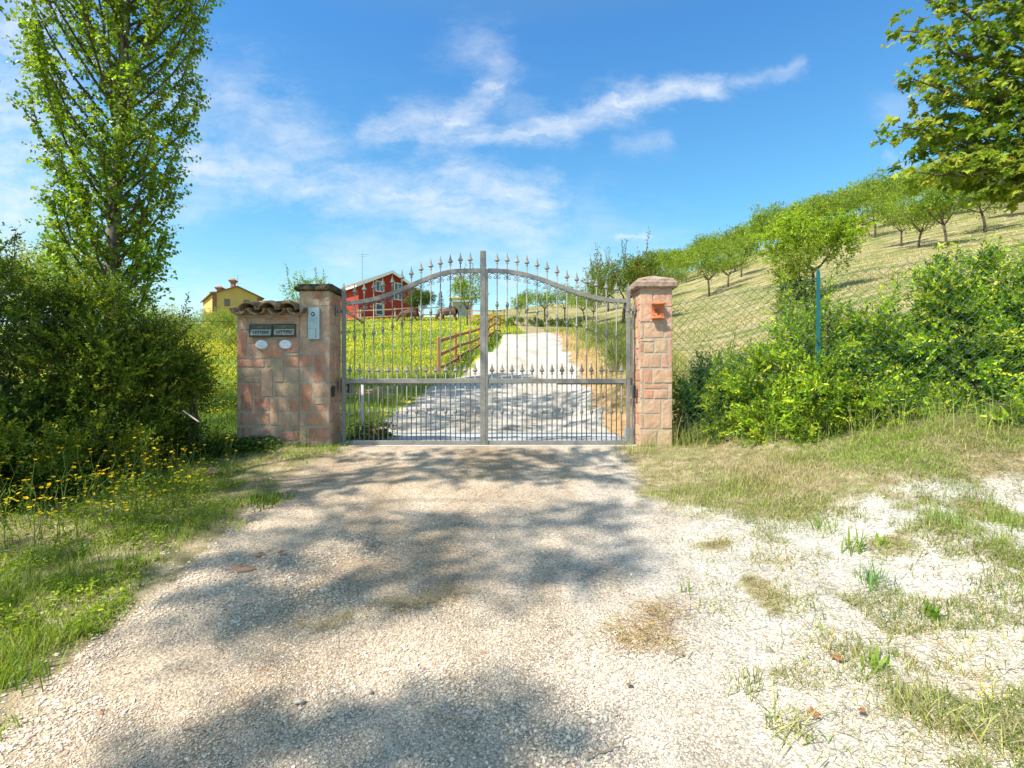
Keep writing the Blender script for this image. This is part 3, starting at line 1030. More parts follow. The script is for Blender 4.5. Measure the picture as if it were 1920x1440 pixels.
# ------------------------------------------------------------------ lettering
def text_mesh(name, body, size, loc, mat, parent, extrude=.002, shear=0.0, offset=0.0):
    cu = bpy.data.curves.new(name, 'FONT')
    cu.body = body
    cu.size = size
    cu.extrude = extrude
    cu.shear = shear
    cu.offset = offset
    cu.align_x = 'CENTER'
    cu.align_y = 'CENTER'
    tmp = bpy.data.objects.new(name, cu)
    col.objects.link(tmp)
    dg = bpy.context.evaluated_depsgraph_get()
    me = bpy.data.meshes.new_from_object(tmp.evaluated_get(dg))
    bpy.data.objects.remove(tmp)
    V = np.empty(len(me.vertices) * 3)
    me.vertices.foreach_get('co', V)
    V = V.reshape(-1, 3)
    V = np.stack([V[:, 0] + loc[0], -V[:, 2] + loc[1], V[:, 1] + loc[2]], 1).astype(np.float32)
    me.vertices.foreach_set('co', V.ravel())
    me.materials.clear()
    me.update()
    return link_mesh(name, me, mat, parent)


def XZ(u, v, Y=YF):
    return (u - 960) / F * Y, CZ + (720 - v) / F * Y


# letter slots
def letter_slot(u0, u1, v0, v1, label):
    xa, za = XZ(u0, v1)
    xb, zb = XZ(u1, v0)
    w, h = xb - xa, zb - za
    r = empty('letter_slot', ((xa + xb) / 2, YF - .018, (za + zb) / 2), 0, label, 'letterbox', 'letter slots in the stone wall')
    mb = MB()
    t = .014
    a, b, c, d = -w / 2, w / 2, -h / 2, h / 2
    mb.box(a, b, -.022, .004, c, c + t * 1.3, (1, 1, 1), .004)
    mb.box(a, b, -.022, .004, d - t * .5, d, (1, 1, 1), .002)
    mb.box(a, a + t, -.0215, .004, c + t * 1.2, d - t * .4, (1, 1, 1), .004)
    mb.box(b - t, b, -.0215, .004, c + t * 1.2, d - t * .4, (1, 1, 1), .004)
    mb.box(a + t * .8, b - t * .8, -.015, .004, d - h * .36, d - t * .4, (1, 1, 1), .002)
    mb.box(a + t * .8, b - t * .8, -.006, .004, c + t * 1.1, d - h * .35)
    mb.build('frame', M['brass'], r)
    fl = MB().add([(a + t * 1.2, -.010, d - h * .385), (b - t * 1.2, -.010, d - h * .385), (b - t * 1.2, -.024, c + t * 1.5), (a + t * 1.2, -.024, c + t * 1.5),
                   (a + t * 1.2, -.007, d - h * .385), (b - t * 1.2, -.007, d - h * .385), (b - t * 1.2, -.020, c + t * 1.5), (a + t * 1.2, -.020, c + t * 1.5)],
                  [(3, 2, 1, 0), (4, 5, 6, 7), (0, 1, 5, 4), (1, 2, 6, 5), (2, 3, 7, 6), (3, 0, 4, 7)])
    flap = fl.build('flap', M['brass_pale'], r)
    text_mesh('lettering', 'LETTERE', h * .34, (0, -.0195, c + h * .36), M['brass'], flap, .003, .2, .0008)
    MB().lathe([(-.012, .001), (0, .007), (.008, .004)], (0, -.026, c + t * 1.2), 8).build('pull', M['brass_pale'], flap)
    # embossed post horn
    hp = MB()
    pts = []
    for k in range(22):
        q = k / 21
        an = -math.pi * .2 + q * math.pi * 2.1
        rr = .012
        pts.append((-.012 + math.cos(an) * rr * 1.4 + q * .016, -.018, d - h * .2 + math.sin(an) * rr))
    hp.tube(pts, [.0016 + .0012 * k / 21 for k in range(22)], 6)
    hp.tube([(.014, -.018, d - h * .20), (.034, -.018, d - h * .12)], [.002, .007], 6)
    hp.tube([(-.026, -.018, d - h * .2), (-.046, -.018, d - h * .26)], [.002, .003], 6)
    hp.build('horn_emblem', M['brass_pale'], r)


letter_slot(469.5, 512.5, 609, 632.5, 'left of two dark brass letter slots marked LETTERE in the stone wall')
letter_slot(513.5, 556, 608, 631.5, 'right of two dark brass letter slots marked LETTERE in the stone wall')


def oval(uc, vc, lines, label):
    x, z = XZ(uc, vc)
    r = empty('oval_name_plate', (x, YF - .017, z), 0, label, 'name plate', 'oval ceramic name plates')
    mb = MB()
    V, Fc = [], []
    N = 28
    for (k, y) in ((1.0, 0.006), (1.0, -.004), (.93, -.009), (.7, -.012), (.35, -.0135)):
        for i in range(N):
            a = 2 * math.pi * i / N
            V.append((math.cos(a) * .0765 * k, y, math.sin(a) * .058 * k))
    for s in range(4):
        for i in range(N):
            j = (i + 1) % N
            Fc.append((s * N + i, s * N + j, (s + 1) * N + j, (s + 1) * N + i))
    Fc.append(tuple(4 * N + i for i in range(N)))
    mb.add(V, Fc).build('plate', M['ceramic'], r, True)
    # worn handwriting, too faint to read: strokes only, as in the photo
    mk = MB()
    for (zz, x0_, x1_) in lines:
        xx = x0_
        while xx < x1_:
            w = random.uniform(.004, .008)
            pts = [(xx, -.0138, zz + random.uniform(-.003, .003)), (xx + w * .5, -.0138, zz + random.uniform(-.004, .005)), (xx + w, -.0138, zz + random.uniform(-.003, .003))]
            mk.tube(pts, .0011, 4)
            xx += w + random.choice([.001, .001, .002, .006])
    for a in np.linspace(-2.6, -.4, 5):
        mk.lathe([(-.002, .0005), (0, .002), (.002, .0005)], (math.cos(a) * .055, -.0115, math.sin(a) * .042), 6)
    mk.build('worn_writing', M['ink'], r)


oval(491.5, 646.5, [(.020, -.038, .032), (-.004, -.035, .035), (-.010, -.02, .03)], 'white oval ceramic plate with two faint blue lines below the left letter slot')
oval(536, 646, [(.024, -.032, .03), (.006, -.036, .026), (-.014, -.036, .046)], 'white oval ceramic plate with three faint blue lines below the right letter slot')

# intercom
xa, za = XZ(579.2, 636.5)
xb, zb = XZ(600.6, 577.3)
ic = empty('intercom', ((xa + xb) / 2, YF - .020, (za + zb) / 2), 0, 'tall pale blue-grey intercom panel with camera and four buttons on left pillar', 'intercom')
w, h = xb - xa, zb - za
MB().box(-w / 2, w / 2, -.020, .008, -h / 2, h / 2, (1, 1, 1), .004).build('housing', M['alu'], ic)
mb = MB()
for (z0, z1) in ((.16, .455), (-.165, .155), (-.44, -.17)):
    x0_, x1_ = -w * .38, w * .34
    for (a, b, c, d) in ((x0_, x1_, z1 - .004, z1), (x0_, x1_, z0, z0 + .004), (x0_, x0_ + .0015, z0, z1), (x1_, x1_ + .0015, z0, z1)):
        mb.box(a, b, -.0208, -.0195, c * h, d * h)
mb.build('module_groove', M['alu_dark'], ic)
mb = MB()
for k in range(7):
    mb.box(-w * .29, w * .08, -.0209, -.0195, h * (.045 + k * .012), h * (.045 + k * .012) + .0012)
mb.build('speaker_grille', M['alu_dark'], ic)
lz = h * .285
cm = empty('camera_eye', (-w * .03, -.020, lz))
cm.parent = ic
mb = MB()
V = [(math.cos(2 * math.pi * i / 24) * .022 * k, y, math.sin(2 * math.pi * i / 24) * .026 * k) for (k, y) in ((1, 0), (1, -.006), (.6, -.007)) for i in range(24)]
Fc = [(s * 24 + i, s * 24 + (i + 1) % 24, (s + 1) * 24 + (i + 1) % 24, (s + 1) * 24 + i) for s in range(2) for i in range(24)] + [tuple(48 + i for i in range(24))]
mb.add(V, Fc).build('bezel', M['black'], cm)
MB().add([(math.cos(2 * math.pi * i / 16) * .011 * k, -.0075 - (1 - k) * .004, math.sin(2 * math.pi * i / 16) * .012 * k) for k in (1, .5) for i in range(16)],
         [(i, (i + 1) % 16, 16 + (i + 1) % 16, 16 + i) for i in range(16)] + [tuple(16 + i for i in range(16))]).build('lens_ring', M['alu_pale'], cm)
for k in range(4):
    z = h * (-.205 - k * .068)
    MB().box(-w * .31, w * .12, -.0235, -.0195, z - .0065, z + .0065, (1, 1, 1), .0015).build('name_strip', M['alu_pale'], ic)
    MB().lathe([(0, .0001), (0, .0038)], (0, 0, 0), 10)
    MB().box(w * .17, w * .26, -.0245, -.0195, z - .005, z + .005, (1, 1, 1), .002).build('call_button', M['black'], ic)
MB().box(w * .18, w * .25, -.0235, -.0195, h * .015, h * .035, (1, 1, 1), .001).build('sensor', M['black'], ic)

# terracotta scroll with the house number
pxa, pza = XZ(1220.5, 600, YF)
pxb, pzb = XZ(1243.5, 568, YF)
pq = empty('house_number_plaque', ((pxa + pxb) / 2, YF - .016, (pza + pzb) / 2), 0, 'orange terracotta scroll plaque with number 91 on the right gate pillar', 'plaque')
w, h = pxb - pxa, pzb - pza
mb = MB()
prof = []
for i in range(21):
    q = i / 20
    z = -h / 2 + .012 + q * (h - .024)
    y = -.020 - .010 * math.cos(q * math.pi * 2) * 1.0
    prof.append((y, z))
V, Fc = [], []
for (y, z) in prof:
    V += [(-w / 2 + .003, y, z), (w / 2 - .003, y, z), (w / 2 - .003, .004, z), (-w / 2 + .003, .004, z)]
for i in range(20):
    b = i * 4
    for k in range(4):
        j = (k + 1) % 4
        Fc.append((b + k, b + j, b + 4 + j, b + 4 + k))
Fc += [(3, 2, 1, 0), (80, 81, 82, 83)]
mb.add(V, Fc)
mb.build('tablet', M['terracotta'], pq)
for sgn in (1, -1):
    mb = MB()
    pts = [(-w / 2 - .006 + (w + .012) * i / 10, -.045 - .006 * math.sin(i / 10 * math.pi), sgn * (h / 2 - .014) - sgn * .006 * math.sin(i / 10 * math.pi)) for i in range(11)]
    mb.tube(pts, [.016 + .002 * math.cos(i) for i in range(11)], 12)
    mb.build('rolled_edge', M['terracotta'], pq, True)
text_mesh('number', '91', .075, (.006, -.034, -.004), M['terracotta_dark'], pq, .004, 0, .001)
mb = MB()
for (x, z) in ((-.055, .03), (-.058, -.03), (.056, .036), (.055, -.04), (-.04, .055), (.04, -.058)):
    mb.tube([(x - .01, -.033, z), (x, -.036, z + .006), (x + .01, -.033, z - .002)], .004, 6)
mb.build('relief', M['terracotta'], pq)

# ------------------------------------------------------------------ the gate
GY = 6.80


def gx(u):
    return (u - 960) / F * GY


def gz(v):
    return CZ + (720 - v) / F * GY


def finial_mb(mb, x, y, z, h=.145):
    k = h / .145
    prof = [(-.012, .008), (-.008, .014), (0, .018), (.008, .015), (.014, .009), (.019, .010), (.026, .022), (.036, .034), (.042, .034), (.055, .025), (.075, .0155), (.100, .0085), (.125, .004), (.145, .0006)]
    return mb.lathe([(a * k, b * k * .98) for a, b in prof], (x, y, z), 8, 1.0, .42)


def collar_mb(mb, x, y, z):
    prof = [(-.045, .0075), (-.042, .013), (-.034, .013), (-.030, .009), (-.022, .016), (-.008, .021), (.008, .021), (.022, .016), (.030, .009), (.034, .013), (.042, .013), (.045, .0075)]
    return mb.lathe(prof, (x, y, z), 10)


def gate_leaf(side, us_t, tips, rails, knots, us_s, root_u, label):
    root = empty('gate_leaf', (gx(root_u), GY, 0), 0, label, 'gate', 'two leaves of the driveway gate')

    def fin(mb, name, parent, smooth=False):
        l = root.location
        mb.V = [(v[0] - l[0], v[1] - l[1], v[2]) for v in mb.V]
        return mb.build(name, M['galv'], parent, smooth)
    ru, rv = zip(*rails)
    ru, rv = np.array(ru, float), np.array(rv, float)
    o = np.argsort(ru)
    ru, rv = ru[o], rv[o]
    cf = np.polyfit(ru, rv, 6)
    lo, hi = ru.min(), ru.max()
    us = np.linspace(lo, hi, 60)
    vs = np.polyval(cf, us)
    # arched top rail
    mb = MB()
    V, Fc = [], []
    for i, (u, v) in enumerate(zip(us, vs)):
        du = us[min(i + 1, 59)] - us[max(i - 1, 0)]
        dv = vs[min(i + 1, 59)] - vs[max(i - 1, 0)]
        L = math.hypot(du, dv)
        nx, nv = -dv / L, du / L
        hw = 3.85
        for sx in (-1, 1):
            for yy in (-.019, .019):
                uu, vv = u + nx * hw * sx, v + nv * hw * sx
                V.append((gx(min(max(uu, lo), hi)), GY + yy, gz(vv)))
    for i in range(59):
        b = i * 4
        Fc += [(b, b + 4, b + 5, b + 1), (b + 2, b + 3, b + 7, b + 6), (b, b + 2, b + 6, b + 4), (b + 1, b + 5, b + 7, b + 3)]
    Fc += [(0, 1, 3, 2), (236, 238, 239, 237)]
    fin(mb.add(V, Fc), 'top_rail', root)
    if side < 0:
        post_u, in_u = (641.2, 648.4), (900.4, 911.2)
    else:
        post_u, in_u = (1174.6, 1181.6), (911.6, 915.0)
    a, b = (post_u[1], in_u[0]) if side < 0 else (in_u[1], post_u[0])
    fin(MB().box(gx(a), gx(b), GY - .022, GY + .022, gz(719), gz(710), (1, 1, 1), .004), 'middle_rail', root)
    fin(MB().box(gx(a), gx(b), GY - .022, GY + .022, gz(834), gz(826), (1, 1, 1), .004), 'bottom_rail', root)
    # hinge stile with pointed end
    st = MB().box(gx(post_u[0]), gx(post_u[1]), GY - .025, GY + .025, gz(836), gz(550), (1, 1, 1), .005)
    st.box(gx(post_u[0]) + .002, gx(post_u[1]) - .002, GY - .023, GY + .023, gz(550) + .001, gz(548.5))
    xm = (gx(post_u[0]) + gx(post_u[1])) / 2
    w = (gx(post_u[1]) - gx(post_u[0])) / 2 - .003
    z0 = gz(548.5) + .001
    st.add([(xm - w, GY - w, z0), (xm + w, GY - w, z0), (xm + w, GY + w, z0), (xm - w, GY + w, z0), (xm - w * 1.05, GY - w, z0 + .03), (xm + w * 1.05, GY - w, z0 + .03), (xm + w, GY + w, z0 + .03), (xm - w, GY + w, z0 + .03), (xm, GY, z0 + .13)],
           [(0, 1, 5, 4), (1, 2, 6, 5), (2, 3, 7, 6), (3, 0, 4, 7), (4, 5, 8), (5, 6, 8), (6, 7, 8), (7, 4, 8)])
    fin(st, 'hinge_stile', root)
    if side < 0:
        cp = MB().box(gx(in_u[0]), gx(in_u[1]), GY - .037, GY + .033, gz(839), gz(471), (1, 1, 1), .004)
        cp.box(gx(900.2), gx(911.6), GY - .039, GY + .035, gz(500) , gz(494), (1, 1, 1), .003)
        fin(cp, 'meeting_stile', root)
        fin(MB().box(gx(900.9), gx(903), GY - .0385, GY - .036, gz(492), gz(473)), 'catch_plate', root)
    else:
        fin(MB().box(gx(in_u[0]), gx(in_u[1]), GY - .036, GY + .030, gz(835.5), gz(505), (1, 1, 1), .003), 'meeting_stile', root)
    # long bars
    for u, tv, kv in zip(us_t, tips, knots):
        x = gx(u)
        top = gz(tv) - .132
        pb = fin(MB().tube([(x, GY, gz(826.2)), (x, GY, top)], .0072, 8), 'long_bar', root, True)
        fin(finial_mb(MB(), x, GY, top), 'spear_finial', pb)
        fin(collar_mb(MB(), x, GY, gz(kv)), 'collar', pb, True)
    for u in us_s:
        x = gx(u)
        top = gz(681) - .134
        pb = fin(MB().tube([(x, GY, gz(826.2)), (x, GY, top)], .0070, 8), 'short_bar', root, True)
        fin(finial_mb(MB(), x, GY, top), 'spear_finial', pb)
        fin(collar_mb(MB(), x, GY, gz(772)), 'collar', pb, True)
    # scrolls
    seq = sorted(us_t)
    ends = ([post_u[1]] + seq + [in_u[0]]) if side < 0 else ([in_u[1]] + seq + [post_u[0]])
    for k in range(len(ends) - 1):
        ua, ub = ends[k], ends[k + 1]
        xa, xb = gx(ua), gx(ub)
        wv = xb - xa
        if wv < .05:
            continue
        za = gz(np.polyval(cf, min(max(ua, lo), hi))) - .030
        zb = gz(np.polyval(cf, min(max(ub, lo), hi))) - .030
        xm = (xa + xb) / 2

        def zl(x):
            return za + (zb - za) * (x - xa) / wv
        hw = wv / 2 - .009
        half = []
        # from the top of the arch down to the spiral end (right half)
        for i in range(9):
            t = math.pi / 2 * i / 8
            half.append((math.sin(t) * hw, -.004 - (1 - math.cos(t)) * .048))
        cx = hw - .020
        for i in range(1, 17):
            t = -i / 16 * math.pi * 1.75
            r = .020 - .0135 * i / 16
            half.append((cx + math.cos(t) * r, -.052 + math.sin(t) * r))
        path = [(xm - a, GY, zl(xm - a) + b) for a, b in half[::-1]] + [(xm + a, GY, zl(xm + a) + b) for a, b in half[1:]]
        rr = [.0050] * len(path)
        rr[0] = rr[-1] = .0065
        fin(MB().tube(path, .0042, 6), 'scroll', root, True)
    return root, fin


tl_u = [665, 683, 700.8, 717.8, 735.8, 753.9, 771.4, 789.4, 807.8, 825.8, 844.4, 863.3, 881.7]
tl_tip = [533.5, 529, 525.5, 521, 515.5, 507, 500, 491.5, 485.5, 480.5, 477.3, 474, 473.5]
tl_kn = [632, 629, 624, 619, 613, 607, 598, 592, 585, 579, 574.5, 572.5, 572]
rl = [(648.4, 568.3), (665, 567.6), (683, 564.5), (700.8, 560.7), (717.8, 556.2), (735.8, 550.2), (753.9, 543), (771.4, 535), (789.4, 527), (807.8, 519.8), (825.8, 514), (844.4, 510.3), (863.3, 508.3), (881.7, 507.6), (900.4, 507.5)]
sl_u = [656, 674.2, 692, 709.4, 727.5, 745, 763, 780.8, 798.9, 817, 835.6, 854.2, 872.5, 890.8]
left_leaf, finL = gate_leaf(-1, tl_u, tl_tip, rl, tl_kn, sl_u, 645, 'left leaf of the arched spear topped steel gate with thick centre post')
tr_u = [932, 951, 969.4, 988, 1007, 1025.6, 1044.4, 1063, 1081.4, 1099.7, 1118.3, 1136.7, 1155.8]
tr_tip = [474.5, 474.8, 477, 479, 484, 489.5, 496.5, 506, 511, 516, 521.5, 525.5, 529]
tr_kn = [572, 573, 575, 580, 585, 590, 597, 605, 611, 616, 622, 626, 629]
rr_ = [(915, 507.5), (932, 508), (951, 509.5), (969.4, 512), (988, 515.7), (1007, 521.5), (1025.6, 528), (1044.4, 535), (1063, 541.5), (1081.4, 548), (1099.7, 554), (1118.3, 558.6), (1136.7, 561.8), (1155.8, 563.5), (1174.6, 564)]
sr_u = [922.5, 941.5, 960, 979, 997.6, 1016, 1035, 1053.8, 1072, 1090.7, 1109, 1128, 1146.4, 1165.5]
right_leaf, finR = gate_leaf(1, tr_u, tr_tip, rr_, tr_kn, sr_u, 1178, 'right leaf of the arched spear topped steel gate beside the plaque pillar')


def hinge(side, leaf, fin, z):
    """eye bolt hinge from the pillar to the stile"""
    if side < 0:
        x0_, x1_ = LX1 + .01, gx(641.2)
        xs_ = gx(644.8)
    else:
        x0_, x1_ = RX0 - .012, gx(1181.6)
        xs_ = gx(1178)
    mb = MB()
    mb.box(min(x0_, x0_ - side * .012), max(x0_, x0_ - side * .012), GY - .05, GY + .04, z - .06, z + .05, (1, 1, 1), .003)
    mb.tube([(x0_, GY, z), (x1_, GY, z)], .011, 8)
    mb.box(min(x0_, x1_) + .02, min(x0_, x1_) + .045, GY - .022, GY + .022, z - .022, z + .022, (1, 1, 1), .004)
    mb.tube([(xs_, GY, z - .022), (xs_, GY, z + .022)], .034, 14)
    fin(mb, 'hinge', leaf)


hinge(-1, left_leaf, finL, gz(584))
hinge(1, right_leaf, finR, gz(581))
# gate drive arms behind the middle rails
ga = empty('gate_opener', (gx(655), GY + .06, gz(716)), 0, 'black box and long arm of the gate motor behind the left leaf rail', 'gate motor')
ox, oz = gx(655), gz(716)
MB().box(gx(636.5) - ox, gx(641) - ox, -.02, .10, gz(737) - oz, gz(709) - oz, (1, 1, 1), .006).build('mounting_bracket', M['black'], ga)
MB().box(gx(648.8) - ox, gx(655) - ox, -.02, .08, gz(737) - oz, gz(719.5) - oz, (1, 1, 1), .008).build('motor_housing', M['black'], ga)
MB().box(gx(655) - ox, gx(778) - ox, -.012, .045, gz(720.5) - oz, gz(711) - oz, (1, 1, 1), .004).build('drive_arm', M['galv'], ga)
gb = empty('gate_opener', (gx(1110), GY + .06, gz(715)), 0, 'grey arm of the gate motor behind the right leaf rail', 'gate motor')
ox, oz = gx(1110), gz(715)
MB().box(gx(1045) - ox, gx(1172) - ox, -.012, .05, gz(721) - oz, gz(711) - oz, (1, 1, 1), .004).build('drive_arm', M['galv'], gb)
MB().box(gx(1182.5) - ox, gx(1187) - ox, -.03, .06, gz(722) - oz, gz(708.5) - oz, (1, 1, 1), .004).build('mounting_bracket', M['galv'], gb)
# pale photocell post behind the gate
pp = P3(680, 720, 7.7)
g0 = hz(pp[0], 7.7)
ph = empty('photocell_post', (pp[0], 7.7, g0), 0, 'pale metal post standing in grass just behind the left gate leaf', 'post')
MB().box(-.019, .019, -.019, .019, -.1, pp[2] - g0, (1, 1, 1), .003).build('pole', M['white_paint'], ph)
MB().box(-.022, .022, -.028, .022, pp[2] - g0 + .002, pp[2] - g0 + .10, (1, 1, 1), .004).build('photocell', M['alu_dark'], ph)

# ------------------------------------------------------------------ chain link fences
def chain_fence(name, pts, label, wire, dx=.075, r=.0021, posts=(), tension=(.02, .5, .98)):
    """pts: list of (x, y, ground z, height)"""
    root = empty(name, (pts[0][0], pts[0][1], pts[0][2]), 0, label, 'fence', 'chain link fences either side of the gate')
    ro = Vector(root.location)
    mb = MB()
    tb = MB()
    for (a, b) in zip(pts[:-1], pts[1:]):
        A = Vector(a[:3]); B = Vector(b[:3])
        ha, hb = a[3], b[3]
        L = (Vector((b[0], b[1], 0)) - Vector((a[0], a[1], 0))).length
        hm = (ha + hb) / 2
        n = int(round(L / dx))
        m = int(round(hm / dx))

        def pt(s, t):       # s along in cells, t up in cells
            q = s / n
            base = A.lerp(B, q)
            sag = .010 * math.sin(q * 17.0 + t * .4)
            return base + Vector((sag, sag, (ha + (hb - ha) * q) * t / m + .012 * math.sin(s * .7) * (t == m))) - ro
        for fam in (1, -1):
            for s0 in range(-m, n + m + 1):
                path = []
                for t in range(0, m + 1):
                    s = s0 + fam * t
                    if 0 <= s <= n:
                        path.append(pt(s, t) + Vector((0, .002 * fam, 0)))
                    elif path:
                        break
                if len(path) > 1:
                    mb.tube(path, r, 4, cap=False)
        for f in tension:
            tb.tube([pt(s, m * f) + Vector((0, -.004, 0)) for s in np.linspace(0, n, 12)], .0022, 5, cap=False)
    mb.build('wire_mesh', M[wire], root)
    tb.build('tension_wire', M[wire], root)
    for (x, y, z, h) in posts:
        q = MB()
        a = .021
        V = []
        zz0, zz1 = z - .3 - ro.z, z + h - ro.z
        X, Y_ = x - ro.x, y - ro.y
        # T section post with a pointed head
        q.box(X - a, X + a, Y_ - .003, Y_ + .003, zz0, zz1 - .05)
        q.box(X - .003, X + .003, Y_ + .0035, Y_ + .035, zz0, zz1 - .05)
        q.add([(X - a, Y_ - .003, zz1 - .049), (X + a, Y_ - .003, zz1 - .049), (X + a, Y_ + .003, zz1 - .049), (X - a, Y_ + .003, zz1 - .049), (X, Y_ - .003, zz1), (X, Y_ + .003, zz1)],
              [(0, 1, 4), (2, 3, 5), (1, 2, 5, 4), (3, 0, 4, 5), (0, 3, 2, 1)])
        q.build('post', M['green_post'], root)
    return root


fx, fy = P3(1533, 720, 5.9)[:2]
ex, ey = 5.6, 3.75
chain_fence('chain_link_fence', [(RX1 + .01, 6.86, .02, 1.80), (fx, fy + .02, hz(fx, fy), 1.98 - hz(fx, fy)), (4.58, 4.80, hz(4.58, 4.8), 2.06 - hz(4.58, 4.8)), (ex, ey, hz(ex, ey), 1.9)],
            'green chain link fence right of the gate in front of bright shrubs', 'green_wire', .100, .0021,
            [(fx, fy - .012, hz(fx, fy), 2.06 - hz(fx, fy)), (ex, ey, hz(ex, ey), 2.0)])
lfence = chain_fence('chain_link_fence', [(LX0 - .01, 6.72, -.02, 1.62), (-4.55, 5.15, hz(-4.55, 5.15), 1.6), (-5.9, 3.2, hz(-5.9, 3.2), 1.6)],
                     'old grey chain link fence running left from wall into dark hedge', 'grey_wire', .095, .0018)
a, b = Vector(P3(343, 770, 5.55)), Vector(P3(373, 791, 5.45))
lo_ = Vector(lfence.location)
MB().tube([a - lo_, b - lo_], .0075, 8).build('brace_rod', M['rock'], lfence)

# ------------------------------------------------------------------ post and rail fences
def rail_fence(pts, label, mat, hgt=1.1, rails=(.25, .58, .92), pr=.055, ext=.18, group='post and rail fences up the drive'):
    """pts: (x, y); posts on the ground, rails between neighbours"""
    P = [Vector((x, y, hz(x, y))) for x, y in pts]
    root = empty('post_and_rail_fence', P[0], 0, label, 'fence', group)
    for i, p in enumerate(P):
        q = p - P[0]
        h = hgt * random.uniform(.97, 1.05)
        MB().tube([q + Vector((0, 0, -.3)), q + Vector((random.uniform(-.02, .02), 0, h - .02)), q + Vector((0, 0, h))], [pr, pr * .92, pr * .6], 8).build('post', mat, root)
    for i in range(len(P) - 1):
        a, b = P[i] - P[0], P[i + 1] - P[0]
        d = (b - a).normalized()
        off_ = Vector((-d.y, d.x, 0)) * -(pr + .02)
        for r_ in rails:
            za = hgt * r_ + random.uniform(-.03, .03)
            A = a + off_ + Vector((0, 0, za)) - d * ext * .5
            B = b + off_ + Vector((0, 0, za + random.uniform(-.04, .04))) + d * ext
            n = Vector((0, 0, 1))
            MB().obox(A - n * .05, (B - A), Vector((-d.y, d.x, 0)) * .03, n * .10).build('rail', mat, root)
    return root


def wp(u, Y):
    return ((u - 960) / F * Y, Y)


rail_fence([wp(823, 15.5), wp(854, 17.8), wp(880, 22), wp(900, 25), wp(916, 28), wp(926, 31), wp(937, 35)], 'brown post and rail fence climbing beside the left edge of the drive', M['wood'], 1.16)
rail_fence([wp(945, 44), wp(925, 44.5), wp(905, 45), wp(880, 46)], 'dark thin rail fence behind the brown drive fence', M['wood'], 1.1, pr=.045)
rail_fence([wp(672, 52), wp(741, 53), wp(793, 54), wp(826, 55)], 'pale weathered post and rail fence above meadow by the donkeys', M['wood_pale'], 1.25, (.35, .9), .07)
rail_fence([wp(650, 48), wp(676, 49)], 'short weathered fence piece at the top left of the meadow', M['wood_pale'], 1.3, (.3, .8), .08)
# leaning timbers
q = Vector((*wp(662, 47), 0)); q.z = hz(q.x, q.y)
lt = MB()
for k in range(3):
    lt.tube([(-1.1 + .1 * k, k * .15, 1.35 + .1 * k), (.9, k * .15, .30 - .1 * k)], .08, 7)
o = lt.build('timber_stack', M['bark_dark'])
o.location = q
tag(o, 'dark leaning timbers at the left top of the meadow', 'timber')

# ------------------------------------------------------------------ houses
def frame_on(u_l, Yl, u_r, Yr):
    L = Vector(((u_l - 960) / F * Yl, Yl, 0))
    Rr = Vector(((u_r - 960) / F * Yr, Yr, 0))
    return L, Rr


def solve_s(L, Rr, u):
    k = (u - 960) / F
    d = Rr - L
    return (k * L.y - L.x) / (d.x - k * d.y)


